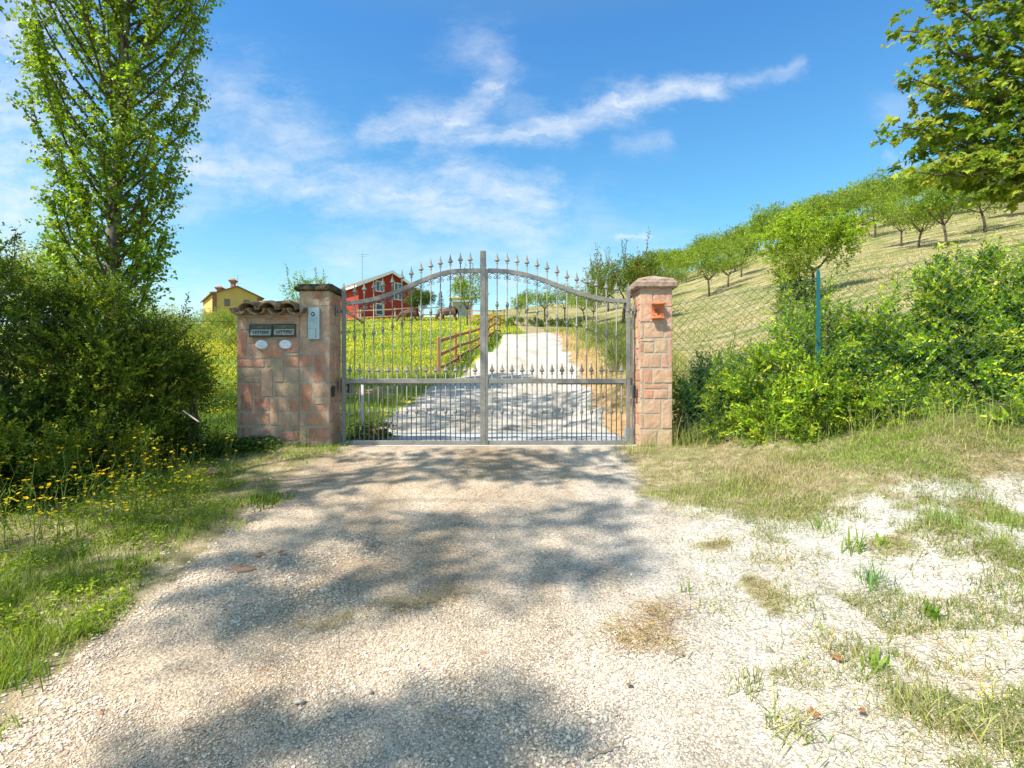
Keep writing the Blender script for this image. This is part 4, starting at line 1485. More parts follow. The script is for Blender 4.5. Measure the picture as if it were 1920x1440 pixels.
def gable_house(name, u_l, Yl, u_r, Yr, v_eave, v_peak, u_peak, zb, depth, mats, label, over=.5, fascia=None):
    L, Rr = frame_on(u_l, Yl, u_r, Yr)
    d = (Rr - L)
    W = d.length
    ud = d.normalized()
    nd = Vector((ud.y, -ud.x, 0))          # towards the viewer
    back = -nd
    ze = CZ + (720 - v_eave) / F * Yl
    sp_ = solve_s(L, Rr, u_peak)
    Yp = L.y + d.y * sp_
    zp = CZ + (720 - v_peak) / F * Yp
    root = empty(name, (L.x, L.y, zb), 0, label, 'house')
    ro = Vector((L.x, L.y, zb))

    def W3(s, z, n=0.0):
        return L + ud * (s * W) + nd * n + Vector((0, 0, z)) - ro
    m = MB()
    V = [W3(0, zb - 2), W3(1, zb - 2), W3(1, ze), W3(sp_, zp), W3(0, ze)]
    V2 = [v + back * depth for v in V]
    m.add(V + V2, [(0, 1, 2, 3, 4), (9, 8, 7, 6, 5), (1, 0, 5, 6), (2, 1, 6, 7), (0, 4, 9, 5), (3, 2, 7, 8), (4, 3, 8, 9)])
    m.build('wall', mats['wall'], root)
    # roof slabs with overhang
    r = MB()
    th = .16
    sl1 = (W3(sp_, zp) - W3(0, ze)).normalized()
    sl2 = (W3(sp_, zp) - W3(1, ze)).normalized()
    up = Vector((0, 0, 1))
    for (e, sl, flip) in ((W3(0, ze), sl1, 0), (W3(1, ze), sl2, 1)):
        a = e - sl * over + nd * over + up * .02
        b_ = W3(sp_, zp) + nd * over + up * .02
        c_ = b_ + back * (depth + 2 * over)
        d_ = a + back * (depth + 2 * over)
        V = [a, b_, c_, d_] + [x + up * th for x in (a, b_, c_, d_)]
        r.add(V, [(3, 2, 1, 0), (4, 5, 6, 7), (0, 1, 5, 4), (1, 2, 6, 5), (2, 3, 7, 6), (3, 0, 4, 7)])
    rf = r.build('roof', mats['roof'], root)
    if fascia:
        for (e, sl) in ((W3(0, ze), sl1), (W3(1, ze), sl2)):
            a = e - sl * over + nd * (over + .01) - up * .22
            b_ = W3(sp_, zp) + nd * (over + .01) - up * .22
            MB().obox(a, b_ - a, nd * .06, up * .42).build('fascia', fascia, root)
        a = W3(0, ze) - sl1 * over + nd * over - up * .22
        MB().obox(a, back * (depth + 2 * over), sl1 * .06, up * .40).build('fascia', fascia, root)

    def window(ua, ub, va, vb, frame, glass, mull=True, fw=.10, shutter=False):
        sa, sb = solve_s(L, Rr, ua), solve_s(L, Rr, ub)
        Ym = L.y + d.y * (sa + sb) / 2
        z1, z0 = CZ + (720 - va) / F * Ym, CZ + (720 - vb) / F * Ym
        wa = sa * W
        wb = sb * W
        fm = MB()
        for (p, q, s, t) in ((wa, wb, z0, z0 + fw), (wa, wb, z1 - fw, z1), (wa, wa + fw, z0 + fw, z1 - fw), (wb - fw, wb, z0 + fw, z1 - fw)) + ((((wa + wb) / 2 - fw * .4, (wa + wb) / 2 + fw * .4, z0 + fw, z1 - fw),) if mull else ()):
            fm.obox(L + ud * p + nd * .01 + Vector((0, 0, s)) - ro, ud * (q - p), nd * .06, Vector((0, 0, t - s)))
        f_ = fm.build('window', frame, root)
        MB().obox(L + ud * (wa + fw * .9) + nd * .01 + Vector((0, 0, z0 + fw * .9)) - ro, ud * (wb - wa - fw * 1.8), nd * .02, Vector((0, 0, z1 - z0 - fw * 1.8))).build('pane', glass, f_)
        return f_
    return root, dict(L=L, R=Rr, ud=ud, nd=nd, back=back, ze=ze, zp=zp, W=W, W3=W3, ro=ro, window=window, sp=sp_, roof=rf)


zb = hz(*wp(725, 72)) - .3
red, hr = gable_house('red_house', 672, 70, 785, 76, 533, 511, 731, zb, 9.0, dict(wall=M['red_wall'], roof=M['roof']), 'red two storey house with white eaves seen through the left gate leaf', .75, M['white_paint'])
hr['window'](704, 720, 527, 547, M['white_paint'], M['glass'])
hr['window'](738.5, 753.5, 530.5, 562.5, M['white_paint'], M['glass'])
hr['window'](704, 720, 569, 591.5, M['white_paint'], M['glass'], False)
# side wall details: band, windows, door
sd_o = hr['L'] - hr['ro']
bk, ud = hr['back'], hr['ud']
for (t, z0, z1, w) in ((1.2, 3.1, 4.5, .9), (3.3, 3.1, 4.5, .8)):
    f_ = MB().obox(sd_o + bk * t - ud * .05 + Vector((0, 0, z0)), bk * w, -ud * .05, Vector((0, 0, z1 - z0))).build('window', M['white_paint'], red)
    MB().obox(sd_o + bk * (t + .12) - ud * .101 + Vector((0, 0, z0 + .12)), bk * (w - .24), -ud * .01, Vector((0, 0, z1 - z0 - .24))).build('pane', M['glass'], f_)
MB().obox(sd_o - ud * .9 + Vector((0, 0, 2.45)), bk * 9, ud * .88, Vector((0, 0, .28))).build('balcony', M['white_paint'], red)
for t in (0.2, 3.0, 6.0, 8.7):
    MB().obox(sd_o - ud * .9 + bk * t + Vector((0, 0, -.5)), bk * .25, ud * .25, Vector((0, 0, 2.94))).build('column', M['white_paint'], red)
MB().obox(sd_o + bk * 1.4 - ud * .04 + Vector((0, 0, .0)), bk * 1.0, -ud * .05, Vector((0, 0, 2.1))).build('door', M['white_paint'], red)
# ridge mast
def antenna(parent, base, h, arms, r=.035):
    an = MB().tube([base, base + Vector((0, 0, h))], r, 6)
    for (z, w0, w1) in arms:
        an.tube([base + Vector((w0, 0, z)), base + Vector((w1, 0, z))], r * .7, 5)
    return an.build('antenna', M['alu_dark'], parent)


pos = hr['W3'](.22, hr['ze'] + .8) + hr['back'] * 3
antenna(red, pos, 4.2, [(4.0, -.7, .8), (3.7, -.3, .4)])

zb = hz(*wp(445, 100)) - .5
yel, hy = gable_house('yellow_house', 398, 98, 489.5, 103, 551, 538, 444.5, zb, 12.0, dict(wall=M['yellow_wall'], roof=M['roof']), 'yellow farmhouse with brick chimneys far behind the tiled wall', .55)
hy['window'](420.6, 431, 560.5, 574, M['brick'], M['glass'], False, .18)
hy['window'](456.5, 467.5, 562.5, 578, M['brick'], M['glass'], False, .18)
for s in (0, 1):
    base = hy['W3'](s, zb - 1, .03)
    MB().obox(base - hy['ud'] * (.7 if s else 0), hy['ud'] * .7, hy['nd'] * .06, Vector((0, 0, hy['ze'] - zb + 1.0 + .02))).build('brick_corner', M['brick'], yel)
MB().tube([hy['W3'](1.02, zb), hy['W3'](1.02, hy['ze'] - .1)], .09, 6).build('downpipe', M['roof'], yel)


def chimney(parent, p, h, w):
    mb = MB()
    mb.box(p.x - w, p.x + w, p.y - w, p.y + w, p.z - 1, p.z + h * .5)
    a, b = w, w * 2.0
    z0, z1, z2 = p.z + h * .5, p.z + h * .8, p.z + h * 1.05
    V = [(p.x + s * a, p.y + t * a, z0 + .001) for s, t in ((-1, -1), (1, -1), (1, 1), (-1, 1))] + [(p.x + s * b, p.y + t * b, z1) for s, t in ((-1, -1), (1, -1), (1, 1), (-1, 1))] + \
        [(p.x + s * a * .35, p.y + t * a * .35, z2) for s, t in ((-1, -1), (1, -1), (1, 1), (-1, 1))]
    Fc = [(0, 3, 2, 1)]
    for k in range(2):
        for i in range(4):
            j = (i + 1) % 4
            Fc.append((k * 4 + i, k * 4 + j, k * 4 + 4 + j, k * 4 + 4 + i))
    Fc.append((8, 9, 10, 11))
    mb.add(V, Fc)
    mb.build('chimney', M['brick'], parent)


c = hy['W3'](.44, hy['zp'] - .1) + hy['back'] * 1.2
chimney(hy['roof'], c, 1.75, .33)
c = hy['W3'](.20, hy['ze'] + .45) + hy['back'] * 3.0
chimney(hy['roof'], c, 1.55, .36)
c = hy['W3'](.13, hy['ze'] + .15) + hy['back'] * 5.0
chimney(hy['roof'], c, 1.1, .36)
antenna(yel, hy['W3'](.55, hy['zp'] - .3) + hy['back'] * 2.0, 3.0, [(2.8, 0, 1.1), (2.2, -.4, .2), (1.3, -.2, .9)], .03)

# small shed with pale roof behind the meadow
sx, sy = wp(866, 58)
sz = hz(sx, sy)
sh = empty('animal_shelter', (sx, sy, sz), .1, 'small open animal shelter with pale roof behind the meadow', 'shelter')
for (a, b) in ((-1.1, -.8), (1.1, -.8), (-1.1, .8), (1.1, .8)):
    MB().box(a - .07, a + .07, b - .07, b + .07, -.4, 2.0).build('post', M['wood_pale'], sh)
MB().add([(-1.4, -1.1, 1.98), (1.4, -1.1, 2.12), (1.4, 1.1, 2.12), (-1.4, 1.1, 1.98), (-1.4, -1.1, 2.12), (1.4, -1.1, 2.28), (1.4, 1.1, 2.28), (-1.4, 1.1, 2.12)],
         [(3, 2, 1, 0), (4, 5, 6, 7), (0, 1, 5, 4), (1, 2, 6, 5), (2, 3, 7, 6), (3, 0, 4, 7)]).build('roof', M['white_paint'], sh)
MB().box(-1.0, 1.0, .76, .80, -.2, 1.9).build('back_wall', M['concrete'], sh)

# power line sagging behind the gate
pl = MB()
A, B = Vector(P3(600, 566, 90)), Vector(P3(905, 570, 92))
pl.tube([A.lerp(B, t) - Vector((0, 0, 1.0 * math.sin(t * math.pi))) for t in np.linspace(0, 1, 16)], .022, 4)
tag(pl.build('overhead_wire', M['black']), 'thin overhead wire crossing the sky right of red house', 'wire')


# ------------------------------------------------------------------ donkeys
def donkey(x, y, yaw, label, k=1.0, mirror=1):
    z = hz(x, y)
    me = bpy.data.meshes.new('body')
    # body axis along +X (head at +X), grazing
    pts = {
        'hip': (-.55, 0, 1.02, .24), 'belly1': (-.2, 0, .98, .30), 'belly2': (.2, 0, .96, .29), 'chest': (.5, 0, 1.0, .24), 'neck1': (.72, .02, .92, .155), 'neck2': (.95, .03, .66, .12),
        'poll': (1.08, .03, .46, .11), 'face': (1.17, .03, .26, .085), 'muzzle': (1.22, .03, .10, .065),
        'rump': (-.72, 0, .96, .19), 'tail1': (-.84, 0, .85, .04), 'tail2': (-.88, 0, .55, .03), 'tail3': (-.88, 0, .35, .035),
    }
    V, Rr, names = [], [], []
    for n_, p in pts.items():
        names.append(n_); V.append(p[:3]); Rr.append(p[3])
    E = [(0, 1), (1, 2), (2, 3), (3, 4), (4, 5), (5, 6), (6, 7), (7, 8), (0, 9), (9, 10), (10, 11), (11, 12)]

    def chain(start, pl_):
        prev = start
        for (px_, py_, pz_, r) in pl_:
            V.append((px_, py_, pz_)); Rr.append(r)
            E.append((prev, len(V) - 1))
            prev = len(V) - 1
    for s in (-1, 1):
        chain(3, [(.50, s * .13, .74, .105), (.49 + s * .03, s * .13, .46, .062), (.49 + s * .04, s * .13, .18, .042), (.51 + s * .04, s * .13, .04, .055)])
        chain(0, [(-.55, s * .14, .80, .15), (-.48, s * .14, .58, .095), (-.66 + s * .03, s * .14, .42, .062), (-.61 + s * .04, s * .14, .17, .043), (-.59 + s * .04, s * .14, .04, .055)])
        chain(6, [(1.02, s * .08, .58, .035), (.94, s * .13, .74, .040), (.90, s * .15, .82, .015)])
    me.from_pydata([tuple(c_ * k for c_ in v) for v in V], E, [])
    o = bpy.data.objects.new('donkey', me)
    col.objects.link(o)
    me.materials.append(M['donkey'])
    sk = o.modifiers.new('skin', 'SKIN')
    for i, sv in enumerate(me.skin_vertices[0].data):
        f_ = 1.3 if V[i][2] > .6 else 1.1
        sv.radius = (Rr[i] * k * f_, Rr[i] * k * f_)
        sv.use_root = (i == 1)
    ss = o.modifiers.new('sub', 'SUBSURF')
    ss.levels = ss.render_levels = 1
    o.location = (x, y, z - .22)
    o.rotation_euler = (0, 0, yaw)
    tag(o, label, 'donkey', 'donkeys grazing above the meadow')
    # pale muzzle and belly patch would be sub-pixel; mane strip
    mane = MB().tube([(.55 * k, 0, 1.22 * k), (.80 * k, .02 * k, 1.02 * k), (1.02 * k, .03 * k, .72 * k), (1.13 * k, .03 * k, .52 * k)], [.03, .045, .04, .02], 6)
    mo = mane.build('mane', M['bark_dark'], o)
    return o


dx_, dy_ = wp(768, 50)
donkey(dx_, dy_, R(195), 'shaggy brown donkey grazing at the meadow top in front of the red house', 1.0)
dx_, dy_ = wp(841, 49)
donkey(dx_, dy_, R(176), 'shaggy brown donkey grazing by conifer, right of the other one', 1.08)

# ------------------------------------------------------------------ foliage tools
SHAPES = {
    'rhomb': ([(0, 0, 0), (.45, .5, .07), (1, 0, -.03), (.45, -.5, .07)], [(0, 1, 2), (0, 2, 3)]),
    'delt': ([(0, 0, 0), (.16, .5, .06), (.5, .40, .05), (1, 0, -.06), (.5, -.40, .05), (.16, -.5, .06)], [(0, 1, 2, 3), (0, 3, 4, 5)]),
    'oval': ([(0, 0, 0), (.28, .42, .05), (.68, .42, .04), (1, 0, -.04), (.68, -.42, .04), (.28, -.42, .05)], [(0, 1, 2, 3), (0, 3, 4, 5)]),
    'maple': ([(0, 0, 0), (.02, .34, .03), (.22, .26, .03), (.38, .62, 0), (.50, .28, .03), (1, 0, -.08), (.50, -.28, .03), (.38, -.62, 0), (.22, -.26, .03), (.02, -.34, .03), (.30, 0, .07)],
              [(10, 0, 1, 2), (10, 2, 3, 4), (10, 4, 5), (10, 5, 6), (10, 6, 7, 8), (10, 8, 9, 0)]),
}


def nrm(a):
    return a / (np.linalg.norm(a, axis=1, keepdims=True) + 1e-9)


def leaf_mesh(name, P, D, L, W, C, shape='rhomb', up=None):
    n = len(P)
    tv, tf = SHAPES[shape]
    D = nrm(D)
    if up is None:
        up = rng.normal(size=(n, 3)) + np.array([0, 0, .9])
    S = nrm(np.cross(D, up))
    N = np.cross(S, D)
    L = np.broadcast_to(L, (n,))[:, None]
    W = np.broadcast_to(W, (n,))[:, None]
    V = np.stack([P + D * (a * L) + S * (b * W) + N * (c * L) for a, b, c in tv], 1).reshape(-1, 3)
    k = len(tv)
    base = (np.arange(n) * k)[:, None]
    fl = np.concatenate([np.array(f) for f in tf])
    loops = (base + fl[None]).ravel()
    counts = np.tile(np.array([len(f) for f in tf]), n)
    return np_mesh(name, V, counts, loops, np.repeat(C, k, axis=0))


def pal_pick(n, pal, wts=None, jitter=.18):
    pal = np.array(pal, float)
    wts = np.array(wts if wts is not None else [1] * len(pal), float)
    i = rng.choice(len(pal), n, p=wts / wts.sum())
    return np.clip(pal[i] * rng.uniform(1 - jitter, 1 + jitter, (n, 1)) * rng.uniform(.93, 1.07, (n, 3)), 0, 1)


def sprays(O, D, Ls, K, leaf_l, leaf_w, C, spread=1.0, droop=.15, fwd=.8, tip_w=1.0):
    """m twigs with K leaves each; returns arrays for leaf_mesh"""
    m = len(O)
    D = nrm(D)
    t = (np.arange(K)[None, :] + rng.uniform(0, 1, (m, K))) / K
    P = O[:, None, :] + D[:, None, :] * (t * Ls[:, None])[..., None]
    P[..., 2] -= droop * (t ** 2) * Ls[:, None]
    r = rng.normal(size=(m, K, 3))
    r -= (r * D[:, None, :]).sum(-1, keepdims=True) * D[:, None, :]
    r /= np.linalg.norm(r, axis=-1, keepdims=True) + 1e-9
    LD = D[:, None, :] * fwd + r * spread
    Pf = P.reshape(-1, 3)
    sc = rng.uniform(.5, 1.22, m * K) * np.repeat(np.ones(m), K)
    Cc = np.repeat(C, K, axis=0) * rng.uniform(.85, 1.15, (m * K, 1))
    return Pf, LD.reshape(-1, 3), leaf_l * sc, leaf_w * sc, np.clip(Cc, 0, 1)


def rdir(n):
    return nrm(rng.normal(size=(n, 3)))


def clump_sprays(blobs, per, upb=.45, inner=.35):
    """twigs gathered in tufts on the outside of the blobs, with a loose fill inside"""
    Os, Ds, Fs = [], [], []
    tot = sum((b[3] * b[4] + b[3] * b[5] + b[4] * b[5]) for b in blobs)
    for b in blobs:
        k = int(per * (b[3] * b[4] + b[3] * b[5] + b[4] * b[5]) / tot)
        ki = int(k * inner)
        d = rdir(ki)
        r = rng.uniform(.1, .85, ki) ** .5
        Os.append(np.array(b[:3]) + d * r[:, None] * np.array(b[3:6]) * .92)
        Ds.append(d + np.array([0, 0, upb]) + rng.normal(size=(ki, 3)) * .6)
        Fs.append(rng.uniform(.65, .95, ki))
        ko = k - ki
        nc = max(4, ko // 16)
        cd = rdir(nc)
        cr = rng.uniform(.78, 1.12, nc)
        cc = np.array(b[:3]) + cd * cr[:, None] * np.array(b[3:6])
        cf = rng.uniform(.72, 1.32, nc)
        ci = rng.integers(0, nc, ko)
        Os.append(cc[ci] - cd[ci] * rng.uniform(0, .16, (ko, 1)) + rng.normal(size=(ko, 3)) * .045)
        Ds.append(cd[ci] * np.array([1, 1, .7]) + np.array([0, 0, upb]) + rng.normal(size=(ko, 3)) * .5)
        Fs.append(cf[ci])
    return np.concatenate(Os), np.concatenate(Ds), np.concatenate(Fs)


def blob_sprays(blobs, per, zmin=None, shell=(.45, 1.0), upb=.45, noise=.5):
    Os, Ds = [], []
    tot = sum((b[3] * b[4] + b[3] * b[5] + b[4] * b[5]) for b in blobs)
    for b in blobs:
        k = int(per * (b[3] * b[4] + b[3] * b[5] + b[4] * b[5]) / tot)
        d = rdir(k)
        r = rng.uniform(shell[0] ** 2, shell[1] ** 2, k) ** .5
        lump = 1 + .22 * (fbm(np.arctan2(d[:, 1], d[:, 0]) * 2.2 + b[0] * 3, d[:, 2] * 3 + b[1] * 5, 40, 3) - .5) * 2
        O = np.array(b[:3]) + d * (r * lump)[:, None] * np.array(b[3:6])
        Ds.append(d * np.array([1, 1, .8]) + np.array([0, 0, upb]) + rng.normal(size=(k, 3)) * noise)
        Os.append(O)
    O, D = np.concatenate(Os), np.concatenate(Ds)
    return O, D


def make_leaves(name, parts, shape, mat, parent=None, loc=None, zclip=None):
    P, D, L, W, C = [np.concatenate([q[i] for q in parts]) for i in range(5)]
    if zclip is not None:
        g = H(P[:, 0], P[:, 1]) + zclip
        k = P[:, 2] > g
        P, D, L, W, C = P[k], D[k], L[k], W[k], C[k]
    if loc is not None:
        P = P - np.array(loc)
    return link_mesh(name, leaf_mesh(name, P, D, L, W, C, shape), mat, parent)


def branch_path(a, b, n=7, bow=(0, 0, .15), wig=.03):
    a, b, bow = Vector(a), Vector(b), Vector(bow)
    L = (b - a).length
    out = []
    for i in range(n):
        t = i / (n - 1)
        p = a.lerp(b, t) + bow * (4 * t * (1 - t)) * L
        if 0 < i < n - 1:
            p += Vector((random.gauss(0, 1), random.gauss(0, 1), random.gauss(0, 1))) * wig * L
        out.append(p)
    return out


# ------------------------------------------------------------------ poplar
def poplar(base, H_, label, seed, nbr, K=26, leaf=.062, lean=(0.3, 0), name='poplar_tree', rad=.15, wfun=None, pal=None, low=.9, mult=1.0):
    random.seed(seed)
    root = empty(name, base, 0, label, 'tree')
    tp = []
    for i in range(14):
        t = i / 13
        tp.append(Vector((lean[0] * t + .04 * math.sin(t * 9 + seed), lean[1] * t + .04 * math.cos(t * 7), H_ * t)))
    rr = [rad * (1 - .93 * (i / 13) ** .8) + .008 for i in range(14)]
    MB().tube(tp, rr, 10).build('trunk', M['bark_grey'], root, True)

    def tpos(z):
        t = max(0, min(1, z / H_)) * 13
        i = min(12, int(t))
        return tp[i].lerp(tp[i + 1], t - i)
    lim = MB()
    O, D, Ls = [], [], []
    for k in range(nbr):
        z0 = low + (H_ - low - .6) * ((k + random.random()) / nbr) ** .95
        az = k * 2.399 + random.uniform(-.4, .4)
        reach = wfun(z0) if wfun else 1.3
        reach *= random.uniform(.7, 1.12)
        rise = reach * random.uniform(1.35, 2.3)
        a = tpos(z0)
        b = a + Vector((math.cos(az) * reach, math.sin(az) * reach, rise))
        path = [a + (b - a) * t + Vector((math.cos(az), math.sin(az), 0)) * reach * .22 * math.sin(t * math.pi) + Vector((random.gauss(0, .02), random.gauss(0, .02), 0)) for t in np.linspace(0, 1, 8)]
        lim.tube(path, [.020 * (1 - .85 * i / 7) + .003 for i in range(8)], 5, cap=False)
        nt_ = int(random.uniform(9, 14) * mult)
        for j in range(nt_):
            t = (j + random.random()) / nt_ * .93 + .07
            i = min(6, int(t * 7))
            p = path[i].lerp(path[i + 1], t * 7 - i)
            out = Vector((math.cos(az) + random.gauss(0, .9), math.sin(az) + random.gauss(0, .9), random.uniform(.3, 1.7)))
            L = random.uniform(.22, .55) * (1.15 - .45 * t)
            O.append(p); D.append(out); Ls.append(L)
            e = p + out.normalized() * L * .9
            lim.tube([p, e], [.005, .0015], 3, cap=False)
        d = (path[-1] - path[-2])
        O.append(path[-2]); D.append(d); Ls.append(.6)
    lim.build('limbs', M['bark_dark'], root)
    O, D, Ls = np.array([tuple(o) for o in O]), np.array([tuple(o) for o in D]), np.array(Ls)
    C = pal_pick(len(O), pal or [(.10, .18, .016), (.15, .25, .022), (.21, .32, .03), (.07, .13, .014)], [3, 4, 3, 2])
    q = sprays(O, D, Ls, K, leaf, leaf * .95, C, 1.0, .1, .25)
    # poplar leaves hang on long stalks
    q = (q[0] + rng.normal(size=q[0].shape) * .025, q[1] + np.array([0, 0, -.55]), q[2], q[3], q[4])
    make_leaves('crown', [q], 'delt', M['leaf'], root)
    return root


px_, py_ = (203 - 960) / F * 8.6, 8.6
pz_ = hz(px_, py_)


def pw(z):
    return float(np.interp(z, [0, 1.5, 3, 4.6, 6, 8.0, 9.6, 10.6], [.65, .8, .95, 1.22, 1.30, 1.0, .6, .3]))


poplar((px_, py_, pz_), 10.6, 'tall poplar with fluttering yellow green leaves rising behind the left hedge', 3, 125, K=20, wfun=pw, lean=(.28, .2), low=1.3, rad=.135, leaf=.057, mult=2.1)
px2, py2 = (-215 - 960) / F * 8.2, 8.2
poplar((px2, py2, hz(px2, py2)), 13.0, 'second poplar at left picture edge, only its branch tips in view', 8, 80, K=15, wfun=pw, lean=(.1, .1), low=1.8, leaf=.07, mult=1.6)

# ------------------------------------------------------------------ maple at the right edge
random.seed(21)
MY = 8.0


def mpt(u, v, Y=MY):
    return Vector(P3(u, v, Y))


mx, my = 9.9, 8.6
mz = hz(mx, my)
maple = empty('maple_tree', (mx, my, mz), 0, 'large maple with broad leaves and pinkish seed clusters at upper right', 'tree')
ml = Vector((mx, my, mz))
tr = MB()
tr.tube([Vector((0, 0, -.3)), Vector((.05, 0, 1.5)), Vector((-.05, .05, 3.2)), Vector((.1, 0, 5.5)), Vector((0, .1, 8.5))], [.26, .21, .18, .12, .04], 12)
tr.build('trunk', M['bark_dark'], maple, True)
lim = MB()
O, D, Ls = [], [], []
tips = [(1692, 58, 7.8), (1740, 5, 8.2), (1712, 148, 7.9), (1760, 95, 8.6), (1684, 238, 7.8), (1712, 322, 7.9), (1745, 285, 8.4), (1790, 330, 8.0), (1850, 335, 8.3), (1905, 340, 8.0), (1775, 190, 8.3), (1800, 250, 8.2),
        (1800, 120, 8.5), (1830, 60, 8.0), (1850, 180, 8.8), (1870, 260, 8.4), (1900, 120, 8.4), (1905, 200, 8.2), (1780, -60, 8.2), (1760, -130, 8.4), (1860, -40, 8.6), (1930, 20, 8.6), (1950, 300, 8.0), (1960, 220, 8.4),
        (2020, 100, 8.2), (2030, 320, 8.3), (2060, -60, 8.4), (2120, 250, 7.8), (2150, 40, 7.6), (1900, -160, 8.4), (2050, -220, 8.2), (2250, 100, 8.4), (2300, 250, 8.6), (2250, -150, 8.4), (1830, 290, 7.7), (1880, 310, 7.6), (1745, 60, 8.2), (1730, 250, 8.1),
        (1870, 10, 8.2), (1820, -10, 8.4), (1900, 60, 8.0), (1860, 120, 8.0), (1820, 200, 8.6), (1905, 280, 7.9), (1765, 140, 8.1), (1745, 215, 8.3), (1770, 300, 8.2)]
for (u, v, Y) in tips:
    e = mpt(u, v, Y) - ml
    z0 = max(1.6, min(7.5, e.z - 1.0 - random.random() * .8))
    a = Vector((0, .05, z0))
    path = branch_path(a, e, 9, (0, 0, .05), .015)
    lim.tube(path, [.05 * (1 - .9 * i / 8) + .004 for i in range(9)], 6, cap=False)
    d0 = (path[-1] - path[-4]).normalized()
    for k in range(34):
        t = 1 - (k / 34) * .48
        i = min(7, int(t * 8))
        p = path[i].lerp(path[i + 1], t * 8 - i)
        spread = .12 + .34 * (1 - t) / .48
        p = p + Vector((random.gauss(0, spread), random.gauss(0, spread), random.gauss(0, spread * .55)))
        O.append(p); D.append(d0 + Vector((random.gauss(0, .5), random.gauss(0, .5), random.gauss(0, .25)))); Ls.append(random.uniform(.15, .34))
lim.build('limbs', M['bark_dark'], maple)
O, D, Ls = np.array([tuple(o) for o in O]), np.array([tuple(o) for o in D]), np.array(Ls)
C = pal_pick(len(O), [(.09, .15, .018), (.125, .20, .022), (.19, .25, .035), (.06, .11, .014)], [3, 4, 3, 2])
q = sprays(O, D, Ls, 9, .105, .105, C, 1.0, .2, .5)
q = (q[0], q[1] + np.array([-.1, -.25, -.25]), q[2], q[3], q[4])
up = nrm(np.array([-.35, -.25, 1.0]) + rng.normal(size=q[0].shape) * .5)
link_mesh('crown', leaf_mesh('crown', q[0], q[1], q[2], q[3], q[4], 'maple', up), M['leaf'], maple)
# seed clusters
si = rng.choice(len(O), 150, replace=False)
q = sprays(O[si] + nrm(D[si]) * Ls[si][:, None], D[si] * .4 + np.array([-.2, -.2, -.2]), np.full(150, .07), 9, .034, .012, pal_pick(150, [(.42, .20, .10), (.36, .22, .07), (.34, .26, .06)]), 1.2, .3, .3)
make_leaves('seed_clusters', [q], 'rhomb', M['leaf'], maple)

# ------------------------------------------------------------------ trees beyond the frame that throw the dappled shade
def on_ground(u, v):
    return hit(u, v)


def shade_tree(base, targets, label, seed, name='shade_tree', hr_=(9.5, 12.5), boost=1.0):
    """targets: (ground x, y, z, half width along x, half width along y, density)"""
    random.seed(seed)
    bz = hz(*base)
    root = empty(name, (base[0], base[1], bz), 0, label, 'tree')
    ro = Vector((base[0], base[1], bz))
    top = 8.4 if hr_[1] < 9 else 12.5
    MB().tube([(0, 0, -.3), (.1, .05, 2.5), (-.05, 0, 5), (.05, .1, top)], [.24, .19, .13, .05], 10).build('trunk', M['bark_dark'], root, True)
    lim = MB()
    O, D = [], []
    for (gx_, gy_, gz_, ax, ay, dens) in targets:
        h = random.uniform(*hr_)
        c = Vector((gx_ - .62 * h, gy_ - .476 * h, gz_ + h))
        e = c - ro
        st = Vector((0, 0, max(2.2, min(top - .5, e.z - 1.2))))
        lim.tube(branch_path(st, e, 7, (0, 0, .06), .01), [.030, .026, .022, .018, .014, .010, .006], 6, cap=False)
        k = int(boost * dens * 150 * ax * ay + 16)
        for _ in range(k):
            r = math.sqrt(random.random())
            t = random.random() * 2 * math.pi
            off_ = Vector((math.cos(t) * ax * r, math.sin(t) * ay * r, random.gauss(0, .15)))
            O.append(e + off_)
            D.append(Vector((off_.x * 1.5 + random.gauss(0, .5), off_.y + random.gauss(0, .5), random.uniform(-.3, .6))))
    lim.build('limbs', M['bark_dark'], root)
    O, D = np.array([tuple(o) for o in O]), np.array([tuple(o) for o in D])
    q = sprays(O, D, rng.uniform(.2, .4, len(O)), 13, .085, .065, pal_pick(len(O), [(.08, .14, .018), (.11, .18, .022)]), 1.0, .15, .4)
    make_leaves('crown', [q], 'rhomb', M['leaf'], root)
    return root


def gt(u, v, su, sv, dens=1.0):
    x, y, z = hit(u, v)
    x2, _, _ = hit(u + su, v)
    _, ya, _ = hit(u, v - sv)
    _, yb, _ = hit(u, min(1435, v + sv))
    return (x, y, z, abs(x2 - x), max(.08, abs(ya - yb) / 2), dens)


T1 = [gt(720, 985, 130, 26), gt(900, 985, 120, 16), gt(820, 1040, 190, 18), gt(1040, 985, 100, 22), gt(1130, 965, 70, 12), gt(1010, 1065, 170, 24), gt(1140, 1075, 85, 18), gt(920, 1095, 160, 16), gt(640, 1025, 110, 22),
      gt(560, 1075, 130, 22), gt(480, 1120, 130, 24), gt(640, 1130, 110, 24), gt(760, 1110, 90, 16, .7), gt(430, 1150, 90, 12, .5), gt(500, 1190, 90, 9, .4), gt(440, 1060, 70, 10, .7)]
shade_tree((-9.6, .4), T1, 'tall broadleaved tree left of the camera shading the drive', 31)
T2 = [gt(760, 858, 110, 6), gt(880, 868, 90, 6), gt(700, 886, 100, 7), gt(980, 880, 90, 8), gt(1080, 872, 80, 7, .8), gt(1090, 896, 80, 8), gt(640, 905, 60, 7, .8), gt(1000, 898, 70, 6, .7), gt(860, 892, 70, 7, .9), gt(950, 850, 110, 4, .8), gt(1100, 852, 60, 4, .8), gt(560, 930, 60, 8, .6)]
shade_tree((-7.8, 1.6), T2, 'broadleaved tree left of the drive shading the ground before the gate', 32, hr_=(6.4, 7.4), boost=1.6)
